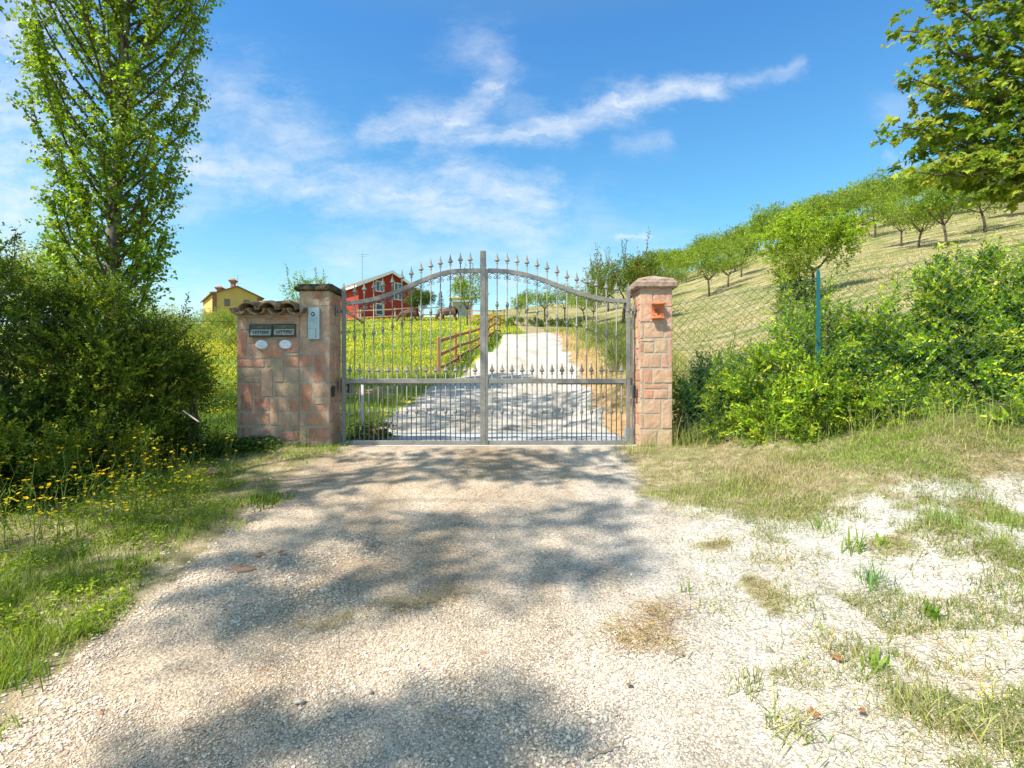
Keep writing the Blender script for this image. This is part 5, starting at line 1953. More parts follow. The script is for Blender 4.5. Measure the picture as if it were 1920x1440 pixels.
T3 = [gt(480, 1410, 110, 12, .8), gt(650, 1400, 110, 14, .9), gt(820, 1385, 100, 16), gt(920, 1362, 60, 14, .9), gt(960, 1410, 70, 16), gt(760, 1425, 140, 14), gt(380, 1430, 120, 10, .8)]
shade_tree((-6.0, -4.5), T3, 'tree behind the camera shading the near gravel', 33, hr_=(9, 12), boost=.7)


def zt(x, y, z, ax, ay, dens=1.0):
    return (x, y, z, ax, ay, dens)


# shade over the front of the left hedge, the verge and the letterbox wall
T4 = [zt(-3.3, 6.6, .95, .26, .12), zt(-2.75, 6.6, 1.35, .30, .13), zt(-3.2, 6.6, 1.5, .25, .10, .8), zt(-2.5, 6.6, 1.0, .24, .2), zt(-2.45, 6.6, 1.6, .24, .14), zt(-2.4, 6.6, .45, .3, .2), zt(-2.9, 6.6, .12, .3, .16),
      zt(-3.9, 5.7, .5, .42, .3), zt(-4.3, 5.3, .45, .45, .3), zt(-4.8, 4.9, .5, .45, .3), zt(-3.5, 5.9, .2, .45, .35, .9), zt(-4.0, 4.9, .1, .5, .25, .9), zt(-4.6, 5.2, .9, .35, .2), zt(-4.1, 5.5, .8, .3, .2), zt(-5.1, 4.8, .8, .4, .25), zt(-5.0, 4.5, .2, .4, .3)]
shade_tree((-9.2, 2.6), T4, 'dense tree left of the hedge shading the letterbox wall', 34, hr_=(5.6, 7.2), boost=1.4)
T5 = [zt(-3.3, 3.6, -.35, .35, .16, .7), zt(-2.6, 3.2, -.4, .4, .14, .8), zt(-2.9, 2.8, -.4, .3, .12, .6), zt(-2.5, 4.2, -.25, .35, .12, .8)]
shade_tree((-8.6, -.6), T5, 'tree left of the drive shading the weedy verge', 35, hr_=(6.4, 7.6))
# shade across the drive behind the gate
T6 = [zt(-1.3, 9.5, .2, .8, .22), zt(.2, 9.9, .3, .9, .35), zt(1.1, 10.4, .4, .6, .4), zt(-.3, 10.8, .4, .9, .5), zt(.9, 11.3, .5, .7, .35), zt(-1.0, 10.2, .3, .6, .35), zt(-.6, 8.7, .1, 1.0, .12, .8), zt(.9, 9.0, .1, .6, .15, .9), zt(-1.2, 7.6, .02, .7, .2, .8), zt(.3, 7.7, .02, .8, .16, .8),
      zt(1.5, 7.4, .02, .5, .15, .6), zt(2.0, 9.6, .4, .5, .5, .9), zt(2.6, 10.2, .7, .5, .4, .9), zt(-2.0, 8.8, .1, .4, .2, .8), zt(-.9, 9.0, .1, .4, .12)]
shade_tree((-8.9, 5.0), T6, 'tree left of the hedge shading the drive inside the gate', 36, hr_=(7.2, 8.6), boost=1.35)

# ------------------------------------------------------------------ shrubs
def shrub(name, base, blobs, label, cat, n, K, leaf, pal, wts=None, mat='leaf', shape='oval', group=None, tw=(.12, .30), stems=6, aspect=.42, shoots=(), upb=.45, shell=(.45, 1.0)):
    bz = hz(*base) - .03
    root = empty(name, (base[0], base[1], bz), 0, label, cat, group)
    loc = (base[0], base[1], bz)
    O, D, Fc_ = clump_sprays(blobs, n, upb)
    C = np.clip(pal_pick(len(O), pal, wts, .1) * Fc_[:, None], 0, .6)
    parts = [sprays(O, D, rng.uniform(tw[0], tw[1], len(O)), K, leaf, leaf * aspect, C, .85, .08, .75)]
    st = MB()
    for (bx, by, bz_, tx, ty, tz) in shoots:
        a, b = Vector((bx, by, bz_)), Vector((tx, ty, tz))
        path = branch_path(a, b, 7, (0, 0, .03), .02)
        st.tube([p - Vector(loc) for p in path], [.007 * (1 - .8 * i / 6) + .001 for i in range(7)], 4, cap=False)
        Os = np.array([tuple(path[i].lerp(path[i + 1], random.random())) for i in range(6) for _ in range(3)])
        Dd = np.tile(np.array(tuple((b - a).normalized())), (len(Os), 1)) + rng.normal(size=(len(Os), 3)) * .7
        parts.append(sprays(Os, Dd, rng.uniform(.05, .13, len(Os)), 6, leaf, leaf * aspect, pal_pick(len(Os), pal, wts), .8, .0, .8))
    make_leaves('foliage', parts, shape, M[mat], root, loc, zclip=.0)
    for k in range(stems):
        b = random.choice(blobs)
        e = Vector(b[:3]) + Vector((random.uniform(-.6, .6) * b[3], random.uniform(-.6, .6) * b[4], random.uniform(-.2, .7) * b[5]))
        a = Vector((base[0] + random.uniform(-.25, .25), base[1] + random.uniform(-.15, .15), bz - .05))
        st.tube([p - Vector(loc) for p in branch_path(a, e, 7, (0, 0, .05), .03)], [.022 * (1 - .8 * i / 6) + .002 for i in range(7)], 5, cap=False)
    st.build('stems', M['bark_dark'], root)
    return root


hp = [(.042, .085, .012), (.08, .135, .016), (.15, .205, .022), (.28, .32, .03)]
hw_ = [4, 4, 2, 1]
G = 'shrubs of the hedge left of the gate'
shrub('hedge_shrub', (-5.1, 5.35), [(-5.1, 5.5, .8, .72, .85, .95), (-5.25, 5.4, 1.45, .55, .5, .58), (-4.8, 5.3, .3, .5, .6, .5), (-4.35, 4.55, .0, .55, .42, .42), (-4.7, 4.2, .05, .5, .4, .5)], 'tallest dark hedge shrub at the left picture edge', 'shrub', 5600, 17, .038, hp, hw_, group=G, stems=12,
      shoots=[(-5.2, 5.2, 1.9, -5.05, 5.15, 2.33), (-4.9, 5.2, 1.8, -4.78, 5.15, 2.28), (-5.0, 5.1, 1.9, -4.75, 5.1, 2.2)])
shrub('hedge_shrub', (-4.4, 5.75), [(-4.4, 5.85, .8, .62, .8, .85), (-4.55, 5.8, 1.35, .50, .5, .50), (-4.25, 5.5, .25, .5, .55, .42), (-3.95, 5.05, -.02, .5, .35, .34)], 'dark hedge shrub in front of the poplar trunk', 'shrub', 4900, 17, .036, hp, [4, 4, 3, 2], group=G, stems=12,
      shoots=[(-4.5, 5.6, 1.7, -4.42, 5.6, 2.15), (-4.2, 5.6, 1.5, -4.1, 5.6, 1.95)])
shrub('hedge_shrub', (-3.85, 6.25), [(-4.10, 6.25, .70, .44, .65, .66), (-4.2, 6.25, 1.08, .38, .4, .38), (-4.0, 5.95, .12, .42, .42, .32), (-3.88, 6.25, .85, .30, .3, .26), (-3.75, 6.2, .02, .35, .25, .18)], 'rounded dark hedge shrub nearest the letterbox wall', 'shrub', 3900, 16, .035, hp, [4, 4, 3, 2], group=G, stems=10,
      shoots=[(-4.05, 6.1, 1.45, -4.15, 6.1, 1.78), (-3.8, 6.1, 1.4, -3.72, 6.1, 1.72), (-3.8, 6.2, 1.0, -3.50, 6.3, 1.12), (-3.85, 6.2, .8, -3.6, 6.3, .80), (-3.85, 6.2, .95, -3.52, 6.25, .98)])
shrub('hedge_shrub', (-5.9, 4.7), [(-5.7, 4.6, .8, .6, .6, .95), (-5.8, 4.6, 1.5, .5, .5, .6), (-5.0, 4.6, .1, .5, .35, .40)], 'dark hedge shrub mostly outside the left picture edge', 'shrub', 3000, 16, .036, hp, hw_, group=G, stems=8)
# low ivy at the foot of the wall
def ground_leaves(name, pts, n, leaf, pal, label, cat, spread, hmax, mat='leaf', shape='oval', group=None):
    base = pts[0]
    bz = hz(*base)
    root = empty(name, (base[0], base[1], bz), 0, label, cat, group)
    pi = rng.integers(0, len(pts), n)
    P = np.array(pts)[pi] + rng.normal(size=(n, 2)) * spread
    z = HM(P[:, 0], P[:, 1]) + rng.uniform(.005, 1, n) ** 1.4 * hmax
    Pp = np.stack([P[:, 0] - base[0], P[:, 1] - base[1], z - bz], 1)
    D = rng.normal(size=(n, 3)) * np.array([1, 1, .25]) + np.array([0, -.2, .12])
    me = leaf_mesh('foliage', Pp, D, leaf * rng.uniform(.6, 1.1, n), leaf * .85 * rng.uniform(.6, 1.1, n), pal_pick(n, pal), shape, nrm(np.array([0, -.2, 1.0]) + rng.normal(size=(n, 3)) * .35))
    link_mesh('foliage', me, M[mat], root)
    st = MB()
    for k in range(min(40, n // 12)):
        i = k * 7 % n
        x, y, zz = Pp[i]
        st.tube([(x, y, hz(x + base[0], y + base[1]) - bz - .01), (x, y, zz)], .0018, 4, cap=False)
    st.build('stems', M['bark_dark'], root)
    return root


dk = [(.03, .07, .015), (.045, .10, .02), (.06, .12, .022)]
ground_leaves('ivy_plant', [(-3.45, 6.35), (-3.2, 6.42), (-2.95, 6.45), (-3.6, 6.2), (-3.75, 6.0), (-3.3, 6.25)], 1500, .05, dk, 'low dark green ivy at the foot of the letterbox wall', 'plant', .11, .14)
ground_leaves('ivy_plant', [(-1.95, 7.35), (-2.1, 7.5), (-1.8, 7.5), (-2.1, 7.8), (-1.9, 7.9)], 900, .05, dk, 'dark green ivy clump just inside the left end of the gate', 'plant', .09, .24)
ground_leaves('weed_plant', [(-2.5, 6.4)], 60, .03, [(.06, .14, .02)], 'small weed growing from the foot of the intercom pillar', 'plant', .05, .22)

bp_ = [(.085, .17, .014), (.14, .25, .017), (.20, .32, .02), (.30, .39, .03), (.05, .10, .012)]
bw_ = [3, 4, 4, 2, 1]
G = 'bright green shrubs along the fence right of the gate'
shrub('fence_shrub', (2.75, 7.35), [(2.70, 7.3, .55, .42, .35, .55), (2.45, 7.2, .35, .28, .3, .50), (3.0, 7.2, .6, .34, .3, .55), (2.9, 6.9, .25, .4, .25, .4)], 'smaller dark leaved shrub behind fence beside the right pillar', 'shrub', 2600, 13, .040, [(.06, .12, .018), (.10, .18, .02), (.16, .25, .025)], None, group=G, stems=9,
      shoots=[(2.9, 7.2, .9, 3.03, 7.2, 1.55), (2.6, 7.2, .9, 2.5, 7.2, 1.2)])
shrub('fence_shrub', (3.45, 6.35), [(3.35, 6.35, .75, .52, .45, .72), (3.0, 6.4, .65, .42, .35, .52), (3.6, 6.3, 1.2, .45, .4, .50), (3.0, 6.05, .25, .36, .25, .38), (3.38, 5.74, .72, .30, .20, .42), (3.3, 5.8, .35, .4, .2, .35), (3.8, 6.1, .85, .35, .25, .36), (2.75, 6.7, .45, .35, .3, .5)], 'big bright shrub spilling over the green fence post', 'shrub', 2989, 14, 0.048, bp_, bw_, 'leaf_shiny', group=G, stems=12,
      shoots=[(3.3, 6.3, 1.6, 3.2, 6.3, 2.05), (3.7, 6.3, 1.6, 3.75, 6.3, 2.0)])
shrub('fence_shrub', (3.85, 7.0), [(3.8, 7.0, 1.4, .32, .3, .9), (3.7, 7.0, 2.15, .22, .2, .30)], 'taller pale leaved shrub behind the green post below the young maple', 'shrub', 900, 12, .045, [(.14, .20, .03), (.20, .26, .05), (.10, .16, .02)], None, 'leaf', group=G, stems=8,
      shoots=[(3.7, 7, 2.0, 3.6, 7, 2.55), (3.8, 7, 2.0, 3.95, 7, 2.5), (4.0, 7, 1.8, 4.2, 7, 2.2), (3.6, 7, 1.8, 3.45, 7, 2.3)])
shrub('fence_shrub', (4.25, 6.0), [(4.3, 6.1, .8, .50, .38, .66), (4.15, 6.15, 1.25, .38, .3, .38), (4.05, 5.65, .35, .36, .18, .34), (4.5, 5.6, .4, .32, .22, .30)], 'bright shrub behind wire mesh right of the green post', 'shrub', 2875, 14, 0.050, bp_, [2, 4, 4, 3, 1], 'leaf_shiny', group=G, stems=12,
      shoots=[(4.1, 5.8, 1.5, 4.2, 5.8, 2.0)])
shrub('fence_shrub', (4.85, 5.65), [(4.9, 5.75, .95, .42, .36, .80), (4.68, 5.8, 1.55, .20, .22, .50), (5.1, 5.75, 1.6, .20, .22, .5), (4.75, 4.95, .45, .28, .14, .22)], 'tall spiky topped bright shrub rising above the mesh', 'shrub', 2760, 14, 0.054, bp_, [2, 4, 5, 3, 1], 'leaf_shiny', group=G, stems=12,
      shoots=[(4.5, 5.6, 1.8, 4.48, 5.6, 2.25), (4.6, 5.6, 1.8, 4.68, 5.6, 2.2), (5.0, 5.5, 1.8, 5.05, 5.5, 2.2)])
shrub('fence_shrub', (5.5, 5.3), [(5.6, 5.4, 1.1, .45, .4, .9), (5.5, 5.4, 1.7, .28, .25, .5)], 'bright shrub at the right picture edge behind the mesh', 'shrub', 2300, 14, 0.054, bp_, [2, 4, 5, 3, 1], 'leaf_shiny', group=G, stems=8)

# ------------------------------------------------------------------ orchard and garden trees
def tree_proto(kind, seed, crown_h=2.3, crown_r=1.5, trunk_h=1.1, n=780, K=10, leaf=.10, pal=None, upright=0.0, wts=None, tr_=.07, name='orchard_tree', shape='rhomb', mat='leaf', low=0.25):
    random.seed(seed)
    root = empty(name, (0, 0, 0))
    tm = MB()
    bend = (random.uniform(-.15, .15), random.uniform(-.15, .15))
    top = Vector((bend[0], bend[1], trunk_h))
    tm.tube([(0, 0, -.3), (bend[0] * .3, bend[1] * .3, trunk_h * .5), top], [tr_ * 1.15, tr_ * .9, tr_ * .85], 8)
    tm.build('trunk', M['bark_dark'], root, True)
    lm = MB()
    blobs = []
    nl = random.choice([4, 5, 5, 6])
    for k in range(nl):
        az = k * 2 * math.pi / nl + random.uniform(-.4, .4)
        rr = crown_r * random.uniform(.45, .75)
        e = top + Vector((math.cos(az) * rr, math.sin(az) * rr, crown_h * random.uniform(.35, .62)))
        lm.tube(branch_path(top, e, 6, (0, 0, -.05), .02), [tr_ * .6, tr_ * .5, tr_ * .4, tr_ * .3, tr_ * .2, tr_ * .1], 5, cap=False)
        s = crown_r * random.uniform(.36, .56)
        blobs.append((e.x, e.y, e.z, s, s, s * random.uniform(.55, .85)))
        for _ in range(2):
            e2 = e + Vector((random.uniform(-.45, .45) * crown_r, random.uniform(-.45, .45) * crown_r, random.uniform(.05, .40) * crown_h))
            lm.tube([e.lerp(top, .3), e2], [tr_ * .25, tr_ * .05], 4, cap=False)
            s2 = crown_r * random.uniform(.2, .4)
            blobs.append((e2.x, e2.y, e2.z, s2, s2, s2 * .8))
    blobs.append((top.x, top.y, top.z + crown_h * .55, crown_r * .5, crown_r * .5, crown_h * .28))
    O, D = blob_sprays(blobs, n, upb=.3 + upright, shell=(.35, 1.0), noise=.6)
    keep = O[:, 2] > trunk_h + low * random.uniform(.6, 1.3)
    O, D = O[keep], D[keep]
    parts = [sprays(O, D, rng.uniform(.16, .42, len(O)), K, leaf, leaf * .55, pal_pick(len(O), pal, wts), 1.0, .12, .5)]
    if upright:
        for k in range(int(upright * 16)):
            b = random.choice(blobs)
            a = Vector(b[:3])
            e = a + Vector((random.uniform(-.25, .25), random.uniform(-.25, .25), random.uniform(.9, 1.7)))
            lm.tube([a, e], [.02, .004], 4, cap=False)
            Os = np.array([tuple(a.lerp(e, t)) for t in np.linspace(.2, 1, 14)])
            parts.append(sprays(Os, np.array([(0, 0, 1.0)] * 14) + rng.normal(size=(14, 3)) * .8, np.full(14, .14), 6, leaf, leaf * .55, pal_pick(14, pal, wts), 1.0, 0, .5))
    lm.build('limbs', M['bark_dark'], root)
    make_leaves('crown', parts, shape, M[mat], root)
    return root


op = [(.105, .18, .02), (.15, .24, .028), (.21, .29, .04), (.07, .12, .018)]
protos = [tree_proto('a', 51, pal=op), tree_proto('b', 52, 2.1, 1.8, 1.0, pal=op, wts=[2, 4, 4, 1]), tree_proto('c', 53, 2.5, 1.4, 1.2, pal=op, wts=[4, 4, 2, 2]), tree_proto('d', 54, 1.9, 1.7, 1.1, 850, pal=op), tree_proto('e2', 57, 2.6, 1.5, .8, pal=op, wts=[2, 3, 4, 1], tr_=.05), tree_proto('f2', 58, 1.8, 1.5, 1.3, 560, pal=op, tr_=.085)]
hid = set()


def place(proto, x, y, sc, rz, label, cat='tree', group=None, fresh=False):
    t = proto if (fresh and proto.name not in hid) else copy_tree(proto)
    hid.add(proto.name)
    t.location = (x, y, hz(x, y) - .02)
    t.scale = (sc, sc, sc)
    t.rotation_euler = (0, 0, rz)
    return tag(t, label, cat, group)


OG = 'orchard trees on the mown hillside'
spec = [  # u, v of the trunk foot, scale, where to find it
    (1330, 556, 1.0, 'orchard tree above the wire mesh between the right pillar and the green post'),
    (1365, 538, .85, 'orchard tree just right of and behind the first one above the mesh'),
    (1390, 520, .85, 'orchard tree third along the row above the mesh'),
    (1252, 560, .9, 'orchard tree half hidden behind the cap of the right pillar'),
    (1287, 530, .95, 'orchard tree standing up the slope just right of the right pillar cap'),
    (1641, 447, .95, 'orchard tree left of the row under the maple, darker trunk'),
    (1690, 462, .85, 'small forked orchard tree with weeds round its foot below the ridge'),
    (1722, 465, .9, 'vase shaped orchard tree with ivy round its trunk'),
    (1775, 462, 1.0, 'orchard tree with crooked thick trunk, second left of the pale forked one'),
    (1848, 436, 1.15, 'orchard tree with pale forked trunk below the maple branches'),
    (1897, 408, 1.1, 'orchard tree with crooked trunk by the right picture edge under the maple'),
    (1021, 604, .8, 'young orchard tree behind the right gate leaf, leaning left'),
    (1059, 601, .85, 'round orchard tree behind the right gate leaf, second beyond the drive'),
    (1096, 601, .8, 'orchard tree with forked trunk left of the tall reddish one'),
    (1111, 608, .72, 'small orchard tree with twin stems left of the tall reddish one'),
    (985, 588, .8, 'orchard tree beside the centre post of the gate, on the skyline'),
    (973, 598, .6, 'small dark tree by the top of the brown fence'),
    (1141, 585, .95, 'orchard tree behind the tall reddish one'),
]
for i, (u, v, s, lb) in enumerate(spec):
    x, y, z = hit(u, v, 9)
    place(protos[i % 6], x, y, s, i * 1.7, lb, 'tree', OG, i < 6)
# the rows that climb to the skyline
k = 0
used_xy = [hit(u, v, 9)[:2] for u, v, *_ in spec]
def LBL(u):
    return ('orchard tree on the skyline behind the right gate leaf' if u < 1180 else 'orchard tree on the skyline just right of the right pillar' if u < 1330 else
            'orchard tree on the skyline left of the young maple' if u < 1440 else 'orchard tree on the ridge behind the young maple' if u < 1640 else 'orchard tree on the upper ridge below the big maple branches')
for row in range(10):
    for j in range(14):
        x = 9 + j * 4.0 + row * 1.2 + random.uniform(-.5, .5)
        y = 39 + row * 4.9 - j * .87 + random.uniform(-.5, .5)
        u = 960 + x / y * F
        z = hz(x, y)
        v = 720 - (z - CZ) / y * F
        if u < 1000 or u > 2000 or min((x - a) ** 2 + (y - b) ** 2 for a, b in used_xy) < 7:
            continue
        vmax = np.interp(u, [1000, 1250, 1400, 1550, 1700, 1920], [580, 548, 505, 462, 432, 402])
        if v > vmax:
            continue
        place(protos[random.randrange(6)], x, y, random.uniform(.9, 1.35), random.uniform(0, 6), LBL(u), 'tree', OG)
        k += 1
print('skyline trees', k)
# big near tree behind the fence post, tall pear like tree beside the pillar
t = tree_proto('e', 61, 2.3, 1.5, 1.0, 1700, 12, .085, [(.13, .22, .018), (.18, .28, .02), (.24, .34, .03), (.08, .14, .014)], wts=[3, 4, 3, 1], tr_=.06, name='young_maple_tree', shape='delt')
x, y = wp(1525, 18.5)
place(t, x, y, .98, .4, 'flat crowned bright green young maple behind the green fence post', 'tree', None, True)
t = tree_proto('f', 62, 2.3, 2.2, 1.4, 2600, 10, .095, [(.07, .12, .018), (.10, .16, .02), (.14, .17, .03), (.22, .11, .05)], wts=[4, 4, 2, .5], upright=1.0, tr_=.11, name='pear_tree')
x, y, z = hit(1168, 612, 12)
place(t, x, y, 1.0 * y / 31, 0, 'tall pear tree with upright reddish shoots left of the right pillar', 'tree', None, True)
t = tree_proto('g', 63, 2.6, 1.35, .9, 1600, 9, .12, [(.035, .075, .014), (.05, .10, .016), (.10, .13, .02)], wts=[3, 4, 1], tr_=.07, name='garden_tree')
x, y = wp(790, 50)
place(t, x, y, .88, 0, 'dense dark green tree in front of the red house corner', 'tree', None, True)
t = tree_proto('h', 64, 2.9, 1.5, 1.3, 1000, 9, .10, op, upright=.4, tr_=.06, name='garden_tree')
x, y = wp(876, 43)
place(t, x, y, 1.0, 0, 'light airy tree left of the gate centre post', 'tree', None, True)
t2 = copy_tree(t)
x, y = wp(580, 38)
place(t2, x, y, 1.0, 2.0, 'light green tree showing above the intercom pillar', 'tree', None, True)
t = tree_proto('i', 65, 2.8, 1.6, .6, 1300, 9, .09, [(.12, .18, .035), (.16, .22, .05), (.20, .24, .07)], tr_=.05, name='pale_shrub', low=-.5)
x, y = wp(418, 30)
place(t, x, y, .62, 0, 'pale green shrubby tree below the yellow house', 'tree', None, True)
for (u, Y, s, lb) in ((375, 24, .42, 'pale rounded bush left of the yellow house'), (350, 32, .5, 'bush behind the hedge on the skyline left of yellow house'), (440, 22, .36, 'low pale bush beside the tiled wall top'),
                      (95, 20, 1.5, 'pale drooping tree showing over the hedge behind the poplar'), (395, 45, .55, 'far bush at the foot of the yellow house'), (310, 26, .7, 'bush behind the hedge right of the poplar trunk'), (470, 50, .45, 'bush at the right foot of yellow house')):
    x, y = wp(u, Y)
    place(t, x, y, s, u, lb, 'bush')
# conifer
cx_, cy_ = wp(826, 62)
cf_ = empty('conifer', (cx_, cy_, hz(cx_, cy_) - .5), 0, 'small dark conifer on the skyline between the two donkeys', 'tree')
MB().tube([(0, 0, 0), (0, 0, 3.6)], [.09, .02], 6).build('trunk', M['bark_dark'], cf_)
nn = 260
zz = rng.uniform(.3, 3.5, nn)
az = rng.uniform(0, 6.28, nn)
O = np.stack([np.zeros(nn), np.zeros(nn), zz], 1)
D = np.stack([np.cos(az), np.sin(az), np.full(nn, .1)], 1)
q = sprays(O, D, (1.15 * (1 - zz / 3.9)) * rng.uniform(.6, 1.1, nn), 14, .12, .04, pal_pick(nn, [(.02, .05, .03), (.03, .065, .035)]), .8, .1, .8)
make_leaves('crown', [q], 'rhomb', M['leaf'], cf_)

# rosemary-like bushes on the bank right of the drive
hb = [(.075, .115, .055), (.10, .15, .06), (.13, .18, .055)]
for (u, v, r, hh, lb) in ((1112, 632, .85, .75, 'grey green rosemary bush on bank behind right leaf, uppermost'), (1130, 650, .8, .7, 'grey green rosemary bush in the middle of the bank'), (1150, 668, .75, .75, 'grey green rosemary bush nearest the right gate post'), (1166, 640, .8, .8, 'rosemary bush behind the hinge of right leaf'), (1160, 700, .5, .5, 'low grey green bush at the bank foot by the right hinge stile')):
    x, y, z = hit(u, v, 9)
    blobs = [(x, y, z + hh * .35, r * .7, r * .7, hh * .6), (x + r * .4, y + .2, z + hh * .3, r * .45, r * .5, hh * .5)]
    shrub('rosemary_bush', (x, y), blobs, lb, 'bush', 330, 15, .055, hb, None, 'leaf', 'rhomb', 'rosemary bushes on the bank', (.25, .5), 4, .22, upb=1.0)
ORD = 'first second third fourth fifth sixth seventh eighth ninth'.split()
for k, (u, v) in enumerate(((948, 612), (965, 611), (985, 611), (1003, 612), (1022, 613), (1040, 612), (1062, 612), (1083, 613), (1100, 616))):
    x, y, z = hit(u, v, 20)
    shrub('low_hedge_bush', (x, y), [(x, y, z + .15, .55, .5, .38)], ORD[k] + ' low dark bush from the left in the row across the top of the drive', 'bush', 110, 12, .10, [(.05, .10, .03), (.07, .12, .03)], None, 'leaf', 'rhomb', 'low bushes in a row above the drive', (.2, .4), 2, .4)

# ------------------------------------------------------------------ grass, weeds, cuttings, gravel
def blades(name, P, h, w, az, lean, C, mat='grass', curve=.5, label=None, parent=None, kind='stuff'):
    n = len(P)
    h = np.broadcast_to(h, (n,))
    w = np.broadcast_to(w, (n,))
    dx = np.stack([np.cos(az), np.sin(az)], 1)
    sx = np.stack([-np.sin(az + rng.normal(size=n) * .6), np.cos(az)], 1)
    out = []
    for t, ww in ((0, 1.0), (.55, .8), (1, 0)):
        lat = lean * h * (t * (1 - curve) + t * t * curve)
        up = h * np.sqrt(np.clip(1 - lean ** 2, .004, 1)) * (t - .18 * lean * t * t)
        c = np.stack([P[:, 0] + dx[:, 0] * lat, P[:, 1] + dx[:, 1] * lat, P[:, 2] + up], 1)
        if ww > 0:
            o = np.zeros((n, 3))
            o[:, :2] = sx * (w * ww * .5)[:, None]
            out += [c - o, c + o]
        else:
            out.append(c)
    V = np.stack(out, 1).reshape(-1, 3)
    b = (np.arange(n) * 5)[:, None]
    loops = (b + np.array([0, 1, 3, 2, 2, 3, 4])[None]).ravel()
    counts = np.tile([4, 3], n)
    me = np_mesh(name, V, counts, loops, np.repeat(C, 5, axis=0))
    o = link_mesh(name, me, M[mat], parent)
    if kind:
        tag(o, label, 'grass', kind=kind)
    return o


def view_pts(n, y0, y1, x_of, pw_=1.0):
    """random ground points, denser near the viewer"""
    r = rng.uniform(0, 1, n)
    y = y0 * (y1 / y0) ** r
    lo, hi = x_of(y)
    x = lo + (hi - lo) * rng.uniform(0, 1, n)
    return x, y


def pick(x, y, prob):
    k = rng.uniform(0, 1, len(x)) < prob
    return x[k], y[k]


GREEN = [(.13, .21, .022), (.19, .28, .028), (.26, .34, .04), (.085, .15, .02)]
STRAW = [(.34, .31, .20), (.27, .27, .15), (.42, .39, .28), (.22, .19, .11)]
MIX = GREEN + STRAW
FRAME = lambda y: (-1.02 * y - .2, 1.02 * y + .2)

# short turf and weeds of the left verge
x, y = view_pts(150000, 1.6, 7.2, lambda y: (-1.02 * y - .2, -.15 * y - .2))
sd = sdist(road, x, y)
wob = (fbm(x * 2.2, y * 2.2, 71) - .5) * .7
bare = ((x > -2.75) & (x < -1.95) & (y > 5.1) & (y < 6.0)) | (np.abs((x + 2.6) + (4.6 - y) * .55) < .10) & (y < 5.0) & (y > 3.4)
pr = sstep(-.02, .28, sd + wob) * (.35 + .65 * sstep(.35, .6, fbm(x * 3, y * 3, 72))) * np.where(bare, .12, 1) * np.where(y > 6.5, np.where((x > -2.6) | (x < -3.4), 1, .15), 1)
x, y = pick(x, y, pr)
n = len(x)
C = pal_pick(n, GREEN + [STRAW[1]], [3, 4, 3, 3, .8])
hh = rng.uniform(.02, .075, n) * (1 + 1.2 * sstep(.5, .75, fbm(x * 2, y * 2, 73)))
blades('verge_grass', np.stack([x, y, HM(x, y)], 1), hh, rng.uniform(.002, .0045, n), rng.uniform(0, 6.28, n), rng.uniform(.2, .95, n), C, label='short green grass on the verge left of the drive')
# broad little weed leaves in the verge
x, y = view_pts(60000, 1.7, 7.0, lambda y: (-1.02 * y - .2, -.15 * y - .2))
sd = sdist(road, x, y)
x, y = pick(x, y, sstep(.05, .35, sd + (fbm(x * 2.2, y * 2.2, 71) - .5) * .7) * sstep(.45, .62, fbm(x * 2.6, y * 2.6, 75)))
n = len(x)
P = np.stack([x, y, HM(x, y) + rng.uniform(.005, .06, n)], 1)
o = link_mesh('verge_weeds', leaf_mesh('verge_weeds', P, rng.normal(size=(n, 3)) * np.array([1, 1, .4]), rng.uniform(.012, .034, n), rng.uniform(.008, .02, n), pal_pick(n, GREEN), 'oval', nrm(np.array([0, 0, 1.]) + rng.normal(size=(n, 3)) * .4)), M['leaf'])
tag(o, 'mat of small leaved weeds on the verge left of the drive', 'weeds', kind='stuff')

# right: band of grass below the fence, patches over the pale gravel
x, y = view_pts(330000, 1.7, 6.9, lambda y: (.25 * y - .1, 1.02 * y + .3))
g, mead, hill, bank, sd = zone_weights(x, y)
den = np.clip(1.05 - g, 0, 1) ** 1.1 * sstep(-.15, .5, sd + (fbm(x * 3, y * 3, 76) - .5) * .8)
band = sstep(4.2, 4.9, y + (fbm(x, y, 77) - .5) * .8)
den = np.clip(den * (.30 + .70 * band) * 1.25, 0, 1) * (.45 + .55 * sstep(.36, .58, fbm(x * 2.3, y * 2.3, 78)))
den *= np.where((x < 2.7) & (y > 5.0), .35, 1)
x, y = pick(x, y, den)
n = len(x)
dry = fbm(x * 1.2, y * 1.2, 79)
C = np.where((rng.uniform(0, 1, n) < sstep(.40, .68, dry) * .5 + .05 + .30 * (x < 2.6))[:, None], pal_pick(n, STRAW), pal_pick(n, [(.12, .21, .028), (.17, .28, .04), (.23, .33, .055), (.09, .16, .025)]))
hh = rng.uniform(.02, .065, n) * (1 + .7 * sstep(.5, .75, fbm(x * 1.7, y * 1.7, 80)) * sstep(4, 5, y))
blades('roadside_grass', np.stack([x, y, HM(x, y)], 1), hh, rng.uniform(.002, .0045, n), rng.uniform(0, 6.28, n), rng.uniform(.3, .98, n), C, label='thin mixed green and dry grass right of the drive')

